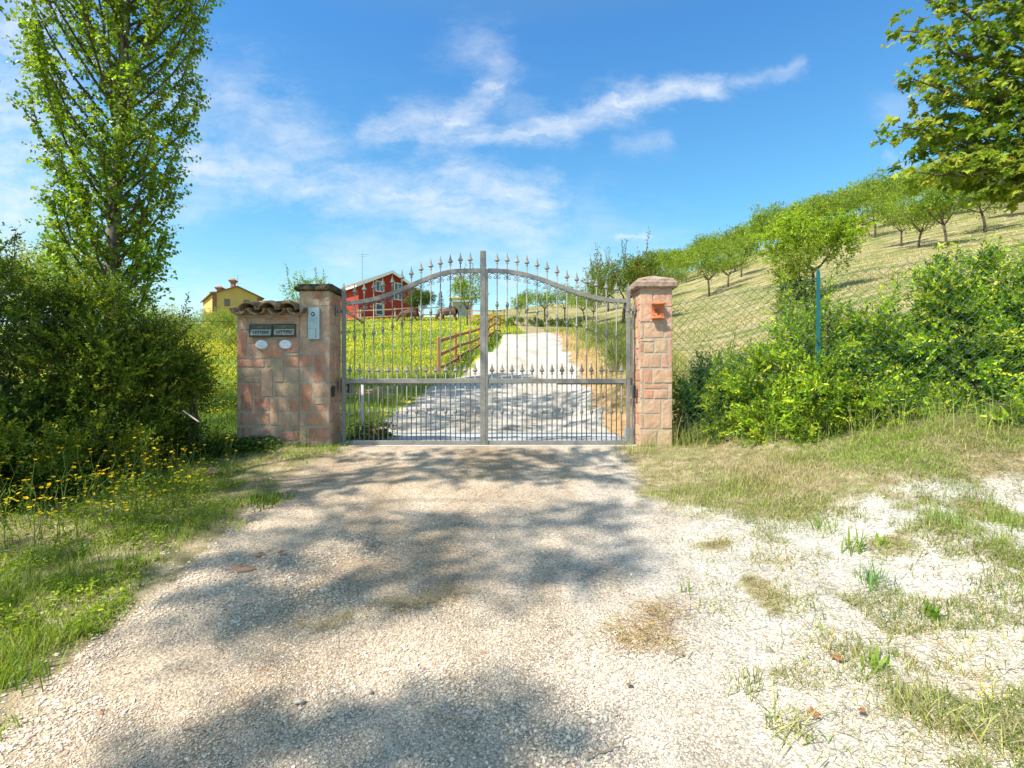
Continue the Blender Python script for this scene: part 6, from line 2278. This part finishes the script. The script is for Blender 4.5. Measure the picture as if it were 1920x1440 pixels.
# cut straw lying about on the right
x, y = view_pts(90000, 1.65, 6.5, lambda y: (.12 * y, 1.02 * y + .3))
g, mead, hill, bank, sd = zone_weights(x, y)
den = np.clip(.25 + .9 * sstep(.5, .68, fbm(x * 1.4, y * 1.4, 81)), 0, 1) * sstep(-.25, .5, sd) * (1 - .55 * g)
x, y = pick(x, y, den)
n = len(x)
C = pal_pick(n, STRAW + [(.17, .22, .09), (.23, .27, .13)], [3, 2, 2, 1, 4, 4])
blades('cut_straw', np.stack([x, y, HM(x, y) + rng.uniform(.004, .03, n)], 1), rng.uniform(.05, .16, n), rng.uniform(.0015, .0035, n), rng.uniform(0, 6.28, n), rng.uniform(.97, 1.05, n), C, curve=.2, label='dry cut grass stalks lying right of the drive')

x, y = view_pts(90000, 1.7, 5.2, lambda y: (.22 * y, 1.02 * y + .3))
sd = sdist(road, x, y)
f_ = fbm(x * 2.6 + 9, y * 2.6, 120, 5)
x, y = pick(x, y, sstep(.50, .60, f_) * sstep(-.1, .6, sd))
n = len(x)
C = np.where((rng.uniform(0, 1, n) < .25)[:, None], pal_pick(n, STRAW), pal_pick(n, [(.12, .19, .035), (.17, .24, .05), (.09, .15, .03)]))
blades('gravel_weeds', np.stack([x, y, HM(x, y)], 1), rng.uniform(.015, .07, n), rng.uniform(.002, .004, n), rng.uniform(0, 6.28, n), rng.uniform(.3, .99, n), C, label='thin weeds growing in broken patches through the pale gravel')
# heaps of cuttings on the drive
def heap(pts, n, label, pal=None, L=(.04, .13), sp_=.1):
    pts = [hit(*p)[:2] for p in pts]
    i = rng.integers(0, len(pts), n)
    P2 = np.array(pts)[i] + rng.normal(size=(n, 2)) * sp_ * np.array([1.3, .8])
    P = np.stack([P2[:, 0], P2[:, 1], HM(P2[:, 0], P2[:, 1]) + rng.uniform(.003, .04, n)], 1)
    blades('grass_cuttings', P, rng.uniform(*L, n), rng.uniform(.002, .004, n), rng.uniform(0, 6.28, n), rng.uniform(.93, 1.03, n), pal_pick(n, pal or (STRAW + [(.24, .23, .09)])), curve=.3, label=label)


heap([(1200, 1195), (1230, 1170), (1190, 1215), (1240, 1150), (1225, 1210)], 650, 'heap of brown and green grass cuttings on right of the drive', [(.30, .22, .09), (.36, .30, .13), (.20, .20, .06), (.24, .14, .06)], (.04, .13), .075)
heap([(770, 1145), (810, 1135), (850, 1120), (740, 1150)], 420, 'sparse brown grass cuttings in the middle of the drive', [(.26, .20, .09), (.32, .27, .13), (.20, .20, .07)], (.03, .09), .05)
heap([(620, 1180), (650, 1170), (600, 1190)], 160, 'few grass cuttings left of the middle of the drive', [(.26, .22, .1), (.2, .21, .07)], (.03, .09), .04)
heap([(880, 870), (890, 900), (870, 895), (905, 885)], 420, 'thin dry weeds in the crown of the drive before the gate', [(.16, .20, .05), (.22, .24, .08), (.30, .26, .12)], (.02, .06), .07)

# tufts of longer green grass
def tuft(u, v, n, h, sp_, pal, label, group=None, w=(.003, .006), name='grass_tuft', lean=(.1, .75)):
    x, y, z = hit(u, v)
    P2 = rng.normal(size=(n, 2)) * sp_
    zz = HM(P2[:, 0] + x, P2[:, 1] + y) - z
    P = np.stack([P2[:, 0], P2[:, 1], zz], 1)
    o = blades(name, P, rng.uniform(.45, 1, n) * h, rng.uniform(*w, n), rng.uniform(0, 6.28, n), rng.uniform(*lean, n), pal_pick(n, pal), kind=None)
    o.location = (x, y, z)
    return tag(o, label, 'plant', group)


TG = 'grass tufts on the pale gravel right of the drive'
lg = [(.10, .20, .03), (.15, .26, .04), (.20, .30, .06)]
tuft(1545, 1000, 55, .17, .05, lg, 'thin green grass tuft just below the pale gravel streak, furthest left', TG)
tuft(1600, 1048, 26, .20, .03, lg, 'broad bladed green tuft in the middle of the pale gravel', TG, (.008, .014))
tuft(1637, 1105, 80, .17, .045, [(.06, .17, .04), (.09, .22, .05)], 'dense blue green grass tuft at centre right', TG)
tuft(1655, 1042, 20, .08, .02, lg, 'small leafy weed right of the broad bladed tuft', TG, (.01, .02))
tuft(1745, 1170, 16, .11, .018, lg, 'single dark dock leaf clump on the right', TG, (.015, .03))
tuft(1640, 1258, 26, .09, .03, lg, 'small dandelion like weed beside a dead leaf', TG, (.012, .022))
tuft(1285, 1122, 8, .10, .015, lg, 'tiny lone green sprout at the right edge of drive', TG, (.005, .009))
tuft(1720, 1350, 90, .20, .05, [(.16, .22, .06), (.24, .28, .10), (.34, .34, .16)], 'drooping grass tuft low on the right', TG, lean=(.5, 1.0))
tuft(1800, 1400, 90, .2, .05, [(.16, .22, .06), (.24, .28, .10), (.34, .34, .16)], 'drooping grass tuft at the lower right corner', TG, lean=(.5, 1.0))
tuft(1480, 1385, 90, .16, .05, [(.14, .20, .06), (.24, .28, .12), (.34, .34, .18)], 'flattened grey green tuft at the bottom of the picture', TG, lean=(.6, 1.0))
tuft(1400, 1290, 60, .09, .05, [(.14, .20, .06), (.2, .24, .08)], 'short tuft above the flattened grey green one', TG)
tuft(1500, 1150, 90, .10, .07, [(.16, .2, .06), (.3, .28, .12)], 'straggly yellowish tuft left of the dense blue green one', TG, lean=(.3, .95))
tuft(1560, 1220, 120, .09, .08, [(.18, .22, .07), (.32, .3, .14)], 'straggly patch of short grass below the dense tuft', TG, lean=(.3, .95))
tuft(1800, 1235, 220, .10, .13, [(.18, .22, .07), (.36, .33, .17), (.42, .36, .2)], 'wide dry grass mat on the right side', TG, lean=(.5, 1.0))
tuft(1350, 1150, 60, .08, .07, [(.16, .22, .06), (.3, .3, .12)], 'short thin tuft right of the drive edge', TG, lean=(.3, .95))
tuft(1450, 1060, 120, .09, .1, [(.16, .2, .06), (.3, .28, .12)], 'low patch of short grass left of the thin green tuft', TG, lean=(.3, .95))
tuft(1780, 990, 150, .15, .09, lg, 'leaning green tuft on the edge of the roadside grass', TG)
tuft(1880, 985, 140, .15, .09, lg, 'green tuft by the right picture edge on grass', TG)
LG = 'grass tufts on the left verge'
tuft(40, 1290, 110, .14, .05, [(.10, .19, .02), (.16, .26, .03)], 'bright grass tuft at the lower end of the left verge', LG)
tuft(140, 1115, 120, .13, .07, [(.10, .19, .02), (.17, .27, .03)], 'bright long bladed tuft in the middle of left verge', LG)
tuft(235, 1075, 60, .12, .05, [(.10, .19, .02), (.17, .27, .03)], 'bright tuft right of the long bladed one', LG)
tuft(345, 925, 10, .30, .03, lg, 'tall broad grass blades before the dark hedge', LG, (.006, .011), lean=(.05, .4))
tuft(495, 945, 260, .09, .10, [(.10, .17, .02), (.15, .23, .03)], 'rounded leafy weed clump where verge meets the drive', LG, (.006, .013))
tuft(620, 848, 200, .10, .10, [(.16, .25, .03), (.22, .30, .04)], 'bright weedy tuft at the foot of the left hinge stile', LG)
tuft(560, 862, 160, .08, .12, [(.14, .22, .03), (.2, .27, .04)], 'bright low tuft at the foot of the intercom pillar', LG)
tuft(150, 1050, 40, .14, .03, [(.06, .15, .02)], 'darker leafy tuft below the buttercups', LG, (.008, .014))
RG = 'tall grass along the fence and pillar right of the gate'
tg = [(.12, .20, .04), (.18, .27, .06), (.25, .32, .10), (.36, .36, .18)]
tuft(1185, 852, 160, .20, .10, tg, 'yellow green grass at the foot of the right hinge stile', RG)
tuft(1225, 848, 60, .34, .07, tg, 'thin tall grass before the right pillar', RG, (.002, .004), lean=(.02, .45))
for (u, v, nn, hh, lb) in ((1282, 838, 150, .50, 'tall arching grass right beside the right pillar'), (1310, 836, 120, .40, 'tall arching grass a step right of pillar'), (1390, 830, 90, .32, 'grass below the smaller shrub at the fence'), (1450, 828, 80, .34, 'grass at the fence left of the big shrub'),
                         (1540, 822, 90, .55, 'tall pale grass at the foot of the green post'), (1600, 820, 60, .5, 'tall grass stalks right of green post'), (1680, 818, 90, .5, 'tall grass stalks before the mesh below the middle shrub'), (1740, 815, 80, .55, 'tall grass stalks before the mesh further right'), (1820, 812, 90, .45, 'grass before the mesh below the last shrubs'), (1890, 812, 90, .45, 'grass before the mesh at right picture edge')):
    tuft(u, v, nn, hh, .13, tg, lb, RG, (.0022, .0045), lean=(.05, .8))

# meadow
def field(name, n, y0, y1, xf, prob, pal, wts, hmul, wmul, label, **kw):
    x, y = view_pts(n, y0, y1, xf)
    x, y = pick(x, y, prob(x, y))
    n = len(x)
    C = pal_pick(n, pal, wts)
    hh = rng.uniform(.5, 1.1, n) * hmul
    return blades(name, np.stack([x, y, HM(x, y)], 1), hh, wmul * y * rng.uniform(.6, 1.4, n), rng.uniform(0, 6.28, n), rng.uniform(.05, .7, n), C, label=label, **kw)


mxr = lambda y: (-.62 * y - .5, .03 * y + .1)
offroad = lambda x, y: sstep(.05, .35, sdist(road, x, y))
field('meadow_grass', 120000, 7.3, 70, mxr, lambda x, y: zone_weights(x, y)[1] * offroad(x, y) * (1 - .85 * (zone_weights(x, y)[3] > .35)) * (.4 + .6 * sstep(.3, .55, fbm(x * .8, y * .8, 90))), [(.12, .20, .02), (.18, .27, .03), (.25, .33, .04), (.08, .14, .02)], [3, 4, 3, 1], .20, .0009, 'lush green meadow grass beyond the gate')
x, y = view_pts(60000, 8.2, 62, mxr)
dens = sstep(.42, .66, fbm(x * .45, y * .45, 91, 3) * .6 + fbm(x * 1.6, y * 1.6, 92) * .4 + .06)
dens = dens * offroad(x, y) * sstep(9.5, 14, y + np.where(x < -4.5, 4, 0)) * zone_weights(x, y)[1]
x, y = pick(x, y, dens)
n = len(x)
P = np.stack([x, y, HM(x, y) + rng.uniform(.10, .30, n)], 1)
s = rng.uniform(.018, .03, n) * np.clip(y / 16, .8, 2.4)
o = link_mesh('meadow_flowers', leaf_mesh('meadow_flowers', P, rng.normal(size=(n, 3)) * np.array([1, 1, .2]), s, s, pal_pick(n, [(.72, .56, .01), (.78, .66, .02), (.62, .52, .01)]), 'oval', nrm(np.array([-.3, -.5, 1.]) + rng.normal(size=(n, 3)) * .5)), M['petal'])
tag(o, 'carpet of yellow buttercups across the meadow', 'flowers', kind='stuff')
# hillside stubble and long grass along the bank
hxr = lambda y: (.02 * y, 1.0 * y + .5)
field('hill_grass', 90000, 8, 75, hxr, lambda x, y: zone_weights(x, y)[2] * offroad(x, y) * (.15 + .85 * sstep(.45, .62, fbm(x * .5, y * 1.2, 93))), [(.20, .24, .08), (.40, .35, .19), (.30, .30, .12), (.48, .42, .26)], None, .09, .0010, 'mown dry grass and stubble on the orchard hillside')
field('bank_grass', 60000, 8.6, 36, lambda y: (.035 * y + .9, .18 * y + 1.6), lambda x, y: offroad(x, y) * (x > 1.2) * (.9 * sstep(.5, 1.4, sdist(road, x, y)) + .12) * (.3 + .7 * sstep(.4, .6, fbm(x * 1.5, y * 1.5, 94))), [(.16, .22, .05), (.24, .29, .09), (.34, .33, .15)], None, .28, .0007, 'long grass on the bank right of the drive')
field('drive_edge_weeds', 26000, 13, 34, lambda y: (-.125 * y, .0 * y), lambda x, y: offroad(x, y) * (sdist(road, x, y) < 1.5), [(.09, .17, .025), (.13, .22, .03), (.18, .25, .04)], None, .22, .0016, 'leafy green weeds along the left edge of the drive beyond the gate')
field('shade_grass', 16000, 7.0, 9.5, lambda y: (-.62 * y, -.24 * y), lambda x, y: offroad(x, y) * np.where(y < 7.05, 0, 1), [(.08, .16, .02), (.13, .23, .03)], None, .16, .0007, 'fresh green grass just behind left gate leaf')

# buttercups on the left verge, one object each
def buttercup_proto(seed, h):
    random.seed(seed)
    root = empty('buttercup_plant')
    st = MB()
    heads = []
    for k in range(random.choice([2, 3, 3])):
        a = Vector((random.gauss(0, .012), random.gauss(0, .012), -.01))
        top = Vector((random.gauss(0, .07), random.gauss(0, .05), h * random.uniform(.7, 1.05)))
        path = branch_path(a, top, 6, (0, 0, 0), .03)
        st.tube(path, [.0026, .0023, .002, .0017, .0014, .001], 4, (.14, .20, .04), cap=False)
        heads.append(top)
        for _ in range(random.choice([1, 2])):
            p = path[random.choice([2, 3])]
            e = p + Vector((random.gauss(0, .05), random.gauss(0, .04), random.uniform(.06, .14)))
            st.tube([p, p.lerp(e, .5) + Vector((0, 0, .01)), e], [.0016, .0013, .0009], 4, (.14, .20, .04), cap=False)
            heads.append(e)
    st.build('stems', M['grass'], root)
    n = 44
    P = rng.normal(size=(n, 3)) * np.array([.05, .05, 0]) + np.array([0, 0, 1.0]) * rng.uniform(0, h * .55, n)[:, None]
    link_mesh('leaves', leaf_mesh('leaves', P, rng.normal(size=(n, 3)) * np.array([1, 1, .7]), rng.uniform(.02, .05, n), rng.uniform(.006, .014, n), pal_pick(n, GREEN), 'rhomb'), M['leaf'], root)
    for hd in heads:
        fm = MB()
        r = random.uniform(.011, .015)
        tl = Vector((random.gauss(0, .3), random.gauss(0, .3), 1)).normalized()
        ax = tl.cross(Vector((0, 1, .1))).normalized()
        ay = tl.cross(ax)
        V = [hd]
        for i in range(10):
            t = 2 * math.pi * i / 10
            rr = r * (1.0 if i % 2 else .72)
            V.append(hd + (ax * math.cos(t) + ay * math.sin(t)) * rr + tl * (.006 if i % 2 else .004))
        fm.add(V, [(0, 1 + i, 1 + (i + 1) % 10) for i in range(10)], (.80, .56, .01))
        fm.lathe([(-.004, .001), (0, .003), (.004, .002)], hd + Vector((0, 0, .001)), 6, 1, 1, (.55, .42, .02))
        fm.build('flower_head', M['petal'], root)
    return root


bps = [buttercup_proto(201 + k, h) for k, h in enumerate((.42, .34, .52, .30))]
bpos = [(30, 985), (62, 1000), (95, 960), (20, 1030), (45, 955), (78, 1020), (120, 1015), (150, 985), (165, 1020), (190, 970), (205, 1000), (225, 985), (240, 960), (255, 1000), (270, 965), (285, 985), (300, 955), (210, 1030), (180, 1040), (320, 970), (335, 950), (350, 965), (260, 940), (230, 935), (345, 930),
        (330, 925), (318, 935), (365, 955), (380, 940), (290, 940), (140, 1035), (395, 935), (415, 925), (100, 1040), (60, 1060), (10, 965), (15, 1000), (275, 950), (250, 975), (215, 950), (170, 960), (300, 1000), (130, 960), (430, 915), (240, 1015)]
for i, (u, v) in enumerate(bpos):
    x, y, z = hit(u, v)
    r_ = bps[i] if i < 4 else copy_tree(bps[i % 4])
    r_.location = (x, y, hz(x, y) + float(micro(np.array([x]), np.array([y]))[0]))
    s = random.uniform(.85, 1.25)
    r_.scale = (s, s, s)
    r_.rotation_euler = (0, 0, random.uniform(0, 6.28))
    tag(r_, ('yellow buttercup plant on the verge by the left picture edge' if u < 130 else 'yellow buttercup plant on the verge below the middle of the dark left hedge' if u < 270 else 'yellow buttercup plant on the verge left of the flat boulder'), 'flower', 'buttercups on the left verge')
# a few flowers low on the right
for i, (u, v) in enumerate(((1830, 1345), (1850, 1330), (1866, 1352), (1880, 1340))):
    x, y, z = hit(u, v)
    r_ = copy_tree(bps[i % 4])
    r_.location = (x, y, z)
    r_.scale = (.4, .4, .25)
    tag(r_, 'short yellow flower in the dry grass at lower right', 'flower', 'short yellow flowers at lower right')


# gravel: loose stones
def stones(name, x, y, r, C, mat, label, flat=.6, emb=.25):
    n = len(x)
    phi = (1 + 5 ** .5) / 2
    ico = np.array([(-1, phi, 0), (1, phi, 0), (-1, -phi, 0), (1, -phi, 0), (0, -1, phi), (0, 1, phi), (0, -1, -phi), (0, 1, -phi), (phi, 0, -1), (phi, 0, 1), (-phi, 0, -1), (-phi, 0, 1)]) / 1.902
    fc = np.array([(0, 11, 5), (0, 5, 1), (0, 1, 7), (0, 7, 10), (0, 10, 11), (1, 5, 9), (5, 11, 4), (11, 10, 2), (10, 7, 6), (7, 1, 8), (3, 9, 4), (3, 4, 2), (3, 2, 6), (3, 6, 8), (3, 8, 9), (4, 9, 5), (2, 4, 11), (6, 2, 10), (8, 6, 7), (9, 8, 1)])
    V = ico[None] * rng.uniform(.72, 1.18, (n, 12, 1))
    V = V * np.stack([rng.uniform(.8, 1.35, n), rng.uniform(.6, 1.0, n), rng.uniform(.35, .75, n) * flat / .6], 1)[:, None, :]
    t = rng.uniform(-.5, .5, n)
    c, s = np.cos(t), np.sin(t)
    V = np.stack([V[..., 0], V[..., 1] * c[:, None] - V[..., 2] * s[:, None], V[..., 1] * s[:, None] + V[..., 2] * c[:, None]], -1)
    t = rng.uniform(0, 6.28, n)
    c, s = np.cos(t), np.sin(t)
    V = np.stack([V[..., 0] * c[:, None] - V[..., 1] * s[:, None], V[..., 0] * s[:, None] + V[..., 1] * c[:, None], V[..., 2]], -1)
    V *= r[:, None, None]
    z = HM(x, y) + r * emb
    V += np.stack([x, y, z], 1)[:, None, :]
    loops = ((np.arange(n) * 12)[:, None] + fc.ravel()[None]).ravel()
    me = np_mesh(name, V.reshape(-1, 3), np.full(n * 20, 3), loops, np.repeat(C, 12, axis=0))
    o = link_mesh(name, me, M[mat])
    return tag(o, label, 'gravel', kind='stuff')


M['pebble'] = mat_simple('pebble', (1, 1, 1), 0.92, 0, .14, 60, .35, .002, .2, attr=True)
GREY = [(.54, .45, .35), (.47, .40, .32), (.60, .51, .40), (.50, .395, .29), (.40, .27, .18), (.64, .56, .46)]
x, y = view_pts(150000, 1.65, 6.0, lambda y: (-1.0 * y - .1, 1.0 * y + .1))
g, mead, hill, bank, sd = zone_weights(x, y)
cl = fbm(x * 1.3, y * 1.3, 101)
den = (g > .45) * (.10 + .90 * sstep(.40, .60, cl + .10 * sstep(3.5, 2.2, y))) * (.55 + .45 * (y < 4.5))
den = np.maximum(den, .10 * (sd > 0) * (sd < .6))
x, y = pick(x, y, den)
n = len(x)
wht = np.clip(sstep(-1.3, 1.9, x - .30 * y + .8), 0, 1)[:, None]
C = pal_pick(n, GREY, [4, 3, 3, 2, .35, 2]) * (1 + .14 * wht) * (1 + wht * np.array([-.02, .0, .03]))
r = rng.uniform(.0024, .0066, n) * (1 + .8 * (rng.uniform(0, 1, n) > .95)) * (.8 + .5 * sstep(.45, .65, fbm(x * .9 + 3, y * .9, 104)))
stones('loose_gravel', x, y, r, np.clip(C, 0, .85), 'pebble', 'loose pale gravel stones covering the near drive')

# single rocks and dead leaves
def rock(u, v, r, mat, label, fl=.5, group=None):
    x, y, z = hit(u, v)
    phi = rng.uniform(0, 6.28)
    mb = MB()
    V, Fc = [], []
    N, Mn = 12, 7
    ph = rng.uniform(0, 6, 4)
    for j in range(Mn + 1):
        th = math.pi * j / Mn
        for i in range(N):
            a = 2 * math.pi * i / N
            k = 1 + .18 * math.sin(2 * a + ph[0]) + .12 * math.sin(3 * a + ph[1] + th * 2) + .08 * math.sin(5 * th + ph[2] + a) + random.uniform(-.05, .05)
            V.append((math.sin(th) * math.cos(a) * r * k * 1.3, math.sin(th) * math.sin(a) * r * k * .85, math.cos(th) * r * fl * k))
    for j in range(Mn):
        for i in range(N):
            q = (i + 1) % N
            Fc.append((j * N + i, (j + 1) * N + i, (j + 1) * N + q, j * N + q))
    mb.add(V, Fc)
    o = mb.build('rock', M[mat])
    o.location = (x, y, z + r * fl * .25)
    o.rotation_euler = (0, 0, random.uniform(-.4, .4))
    return tag(o, label, 'rock', group)


rock(398, 890, .085, 'rock_brown', 'flat weathered boulder beside verge below the letterbox wall', .5)
rock(455, 1070, .055, 'rock_brown', 'flat pinkish stone on the left side of the drive', .35)
rock(487, 1047, .028, 'rock_brown', 'small brown stone beside the flat pinkish one', .6)
rock(267, 1047, .02, 'rock', 'small pale stone in the verge, left of a pair', .7)
rock(306, 1044, .022, 'rock', 'small pale stone in the verge, right of a pair', .8)
rock(493, 1262, .014, 'rock_brown', 'dark brown stone in the left foreground gravel', .7)
rock(190, 1345, .018, 'rock_brown', 'dark pebble near the lower left of gravel', .7)
for (u, v, lb) in ((1335, 832, 'small white stone in dry grass right of the pillar'), (1390, 855, 'white stone fragment below the smaller shrub'), (1560, 835, 'white stone below the green post'), (1780, 832, 'pale stone in the grass below the right shrubs'), (1500, 905, 'pale stone in the roadside grass'), (1665, 875, 'cream stone in the middle of the roadside grass')):
    rock(u, v, .026, 'rock', lb, .55, 'pale stones in the roadside grass')


def dead_leaf(u, v, s, label):
    x, y, z = hit(u, v)
    me = leaf_mesh('dead_leaf', np.array([[0, 0, 0.]]), np.array([[1, .3, .25]]), s, s * .6, np.array([[.3, .13, .06]]), 'maple' if s > .05 else 'oval', np.array([[0.1, -.3, 1.]]))
    o = link_mesh('dead_leaf', me, M['deadleaf'])
    o.location = (x, y, z + .014)
    o.rotation_euler = (random.uniform(-.3, .3), 0, random.uniform(0, 6))
    sd_ = o.modifiers.new('thick', 'SOLIDIFY')
    sd_.thickness = .001
    tag(o, label, 'leaf', 'dead leaves on the ground')


dead_leaf(520, 1042, .06, 'long orange dead leaf on the left side of the drive')
dead_leaf(1578, 1247, .075, 'red brown curled dead leaf among weeds at right')
dead_leaf(1530, 1370, .07, 'brown dead leaf in the lower right gravel')
dead_leaf(1612, 1345, .05, 'brown dead leaf right of the lower right gravel tuft')
dead_leaf(1180, 1290, .04, 'small orange dead leaf on the pale gravel in front')
def twig(u, v, du, dv, r, label):
    x, y, z = hit(u, v)
    x2, y2, z2 = hit(u + du, v + dv)
    m = Vector(((x + x2) / 2, (y + y2) / 2, (z + z2) / 2))
    pts = [Vector((x, y, z)).lerp(Vector((x2, y2, z2)), t) - m + Vector((random.gauss(0, .006), random.gauss(0, .006), .012 + random.uniform(0, .008))) for t in np.linspace(0, 1, 9)]
    mb = MB().tube(pts, [r * (1 - .6 * i / 8) for i in range(9)], 6)
    o = mb.build('twig', M['wood_pale'])
    o.location = m
    tag(o, label, 'twig', 'dry twigs and stalks on the gravel')


twig(785, 1345, 95, 30, .004, 'long dry stalk on the near gravel below the middle of the picture')
twig(1100, 1430, 80, -30, .004, 'dry stalk at the bottom edge of the gravel')
twig(345, 1375, 45, 12, .004, 'short brown twig in the lower left gravel')
for (u, v, r_, mt) in ((420, 1075, .016, 'rock_brown'), (905, 1230, .014, 'rock_brown'), (690, 1300, .017, 'rock'), (1010, 1245, .013, 'rock_brown'), (560, 1330, .018, 'rock'), (1210, 1300, .014, 'rock'), (300, 1120, .02, 'rock'), (340, 1065, .018, 'rock'), (1490, 1230, .026, 'rock'), (1560, 1290, .03, 'rock'), (1700, 1290, .03, 'rock'), (1640, 1190, .024, 'rock'), (1820, 1130, .03, 'rock'), (1900, 1085, .035, 'rock')):
    rock(u, v, r_, mt, 'loose stone a little larger than the gravel round it', .6, 'larger loose stones in the gravel')
# scrap of wrapping in the grass
x, y, z = hit(1357, 800)
V = [(i * .022 - .09, j * .022 - .03, .03 + .02 * math.sin(i * 1.3 + j) + .015 * random.random()) for j in range(4) for i in range(9)]
mb = MB().add(V, [(j * 9 + i, j * 9 + i + 1, (j + 1) * 9 + i + 1, (j + 1) * 9 + i) for j in range(3) for i in range(8)], (.75, .70, .38))
o = mb.build('plastic_wrapper', M['petal'])
o.location = (x, y, z + .04)
o.rotation_euler = (R(35), 0, 0)
tag(o, 'crumpled pale yellow wrapper in the tall grass right of the pillar', 'litter')

# small flowers on the hillside road edge and distant planted tubes are left to the grass
scene.render.engine = 'CYCLES'
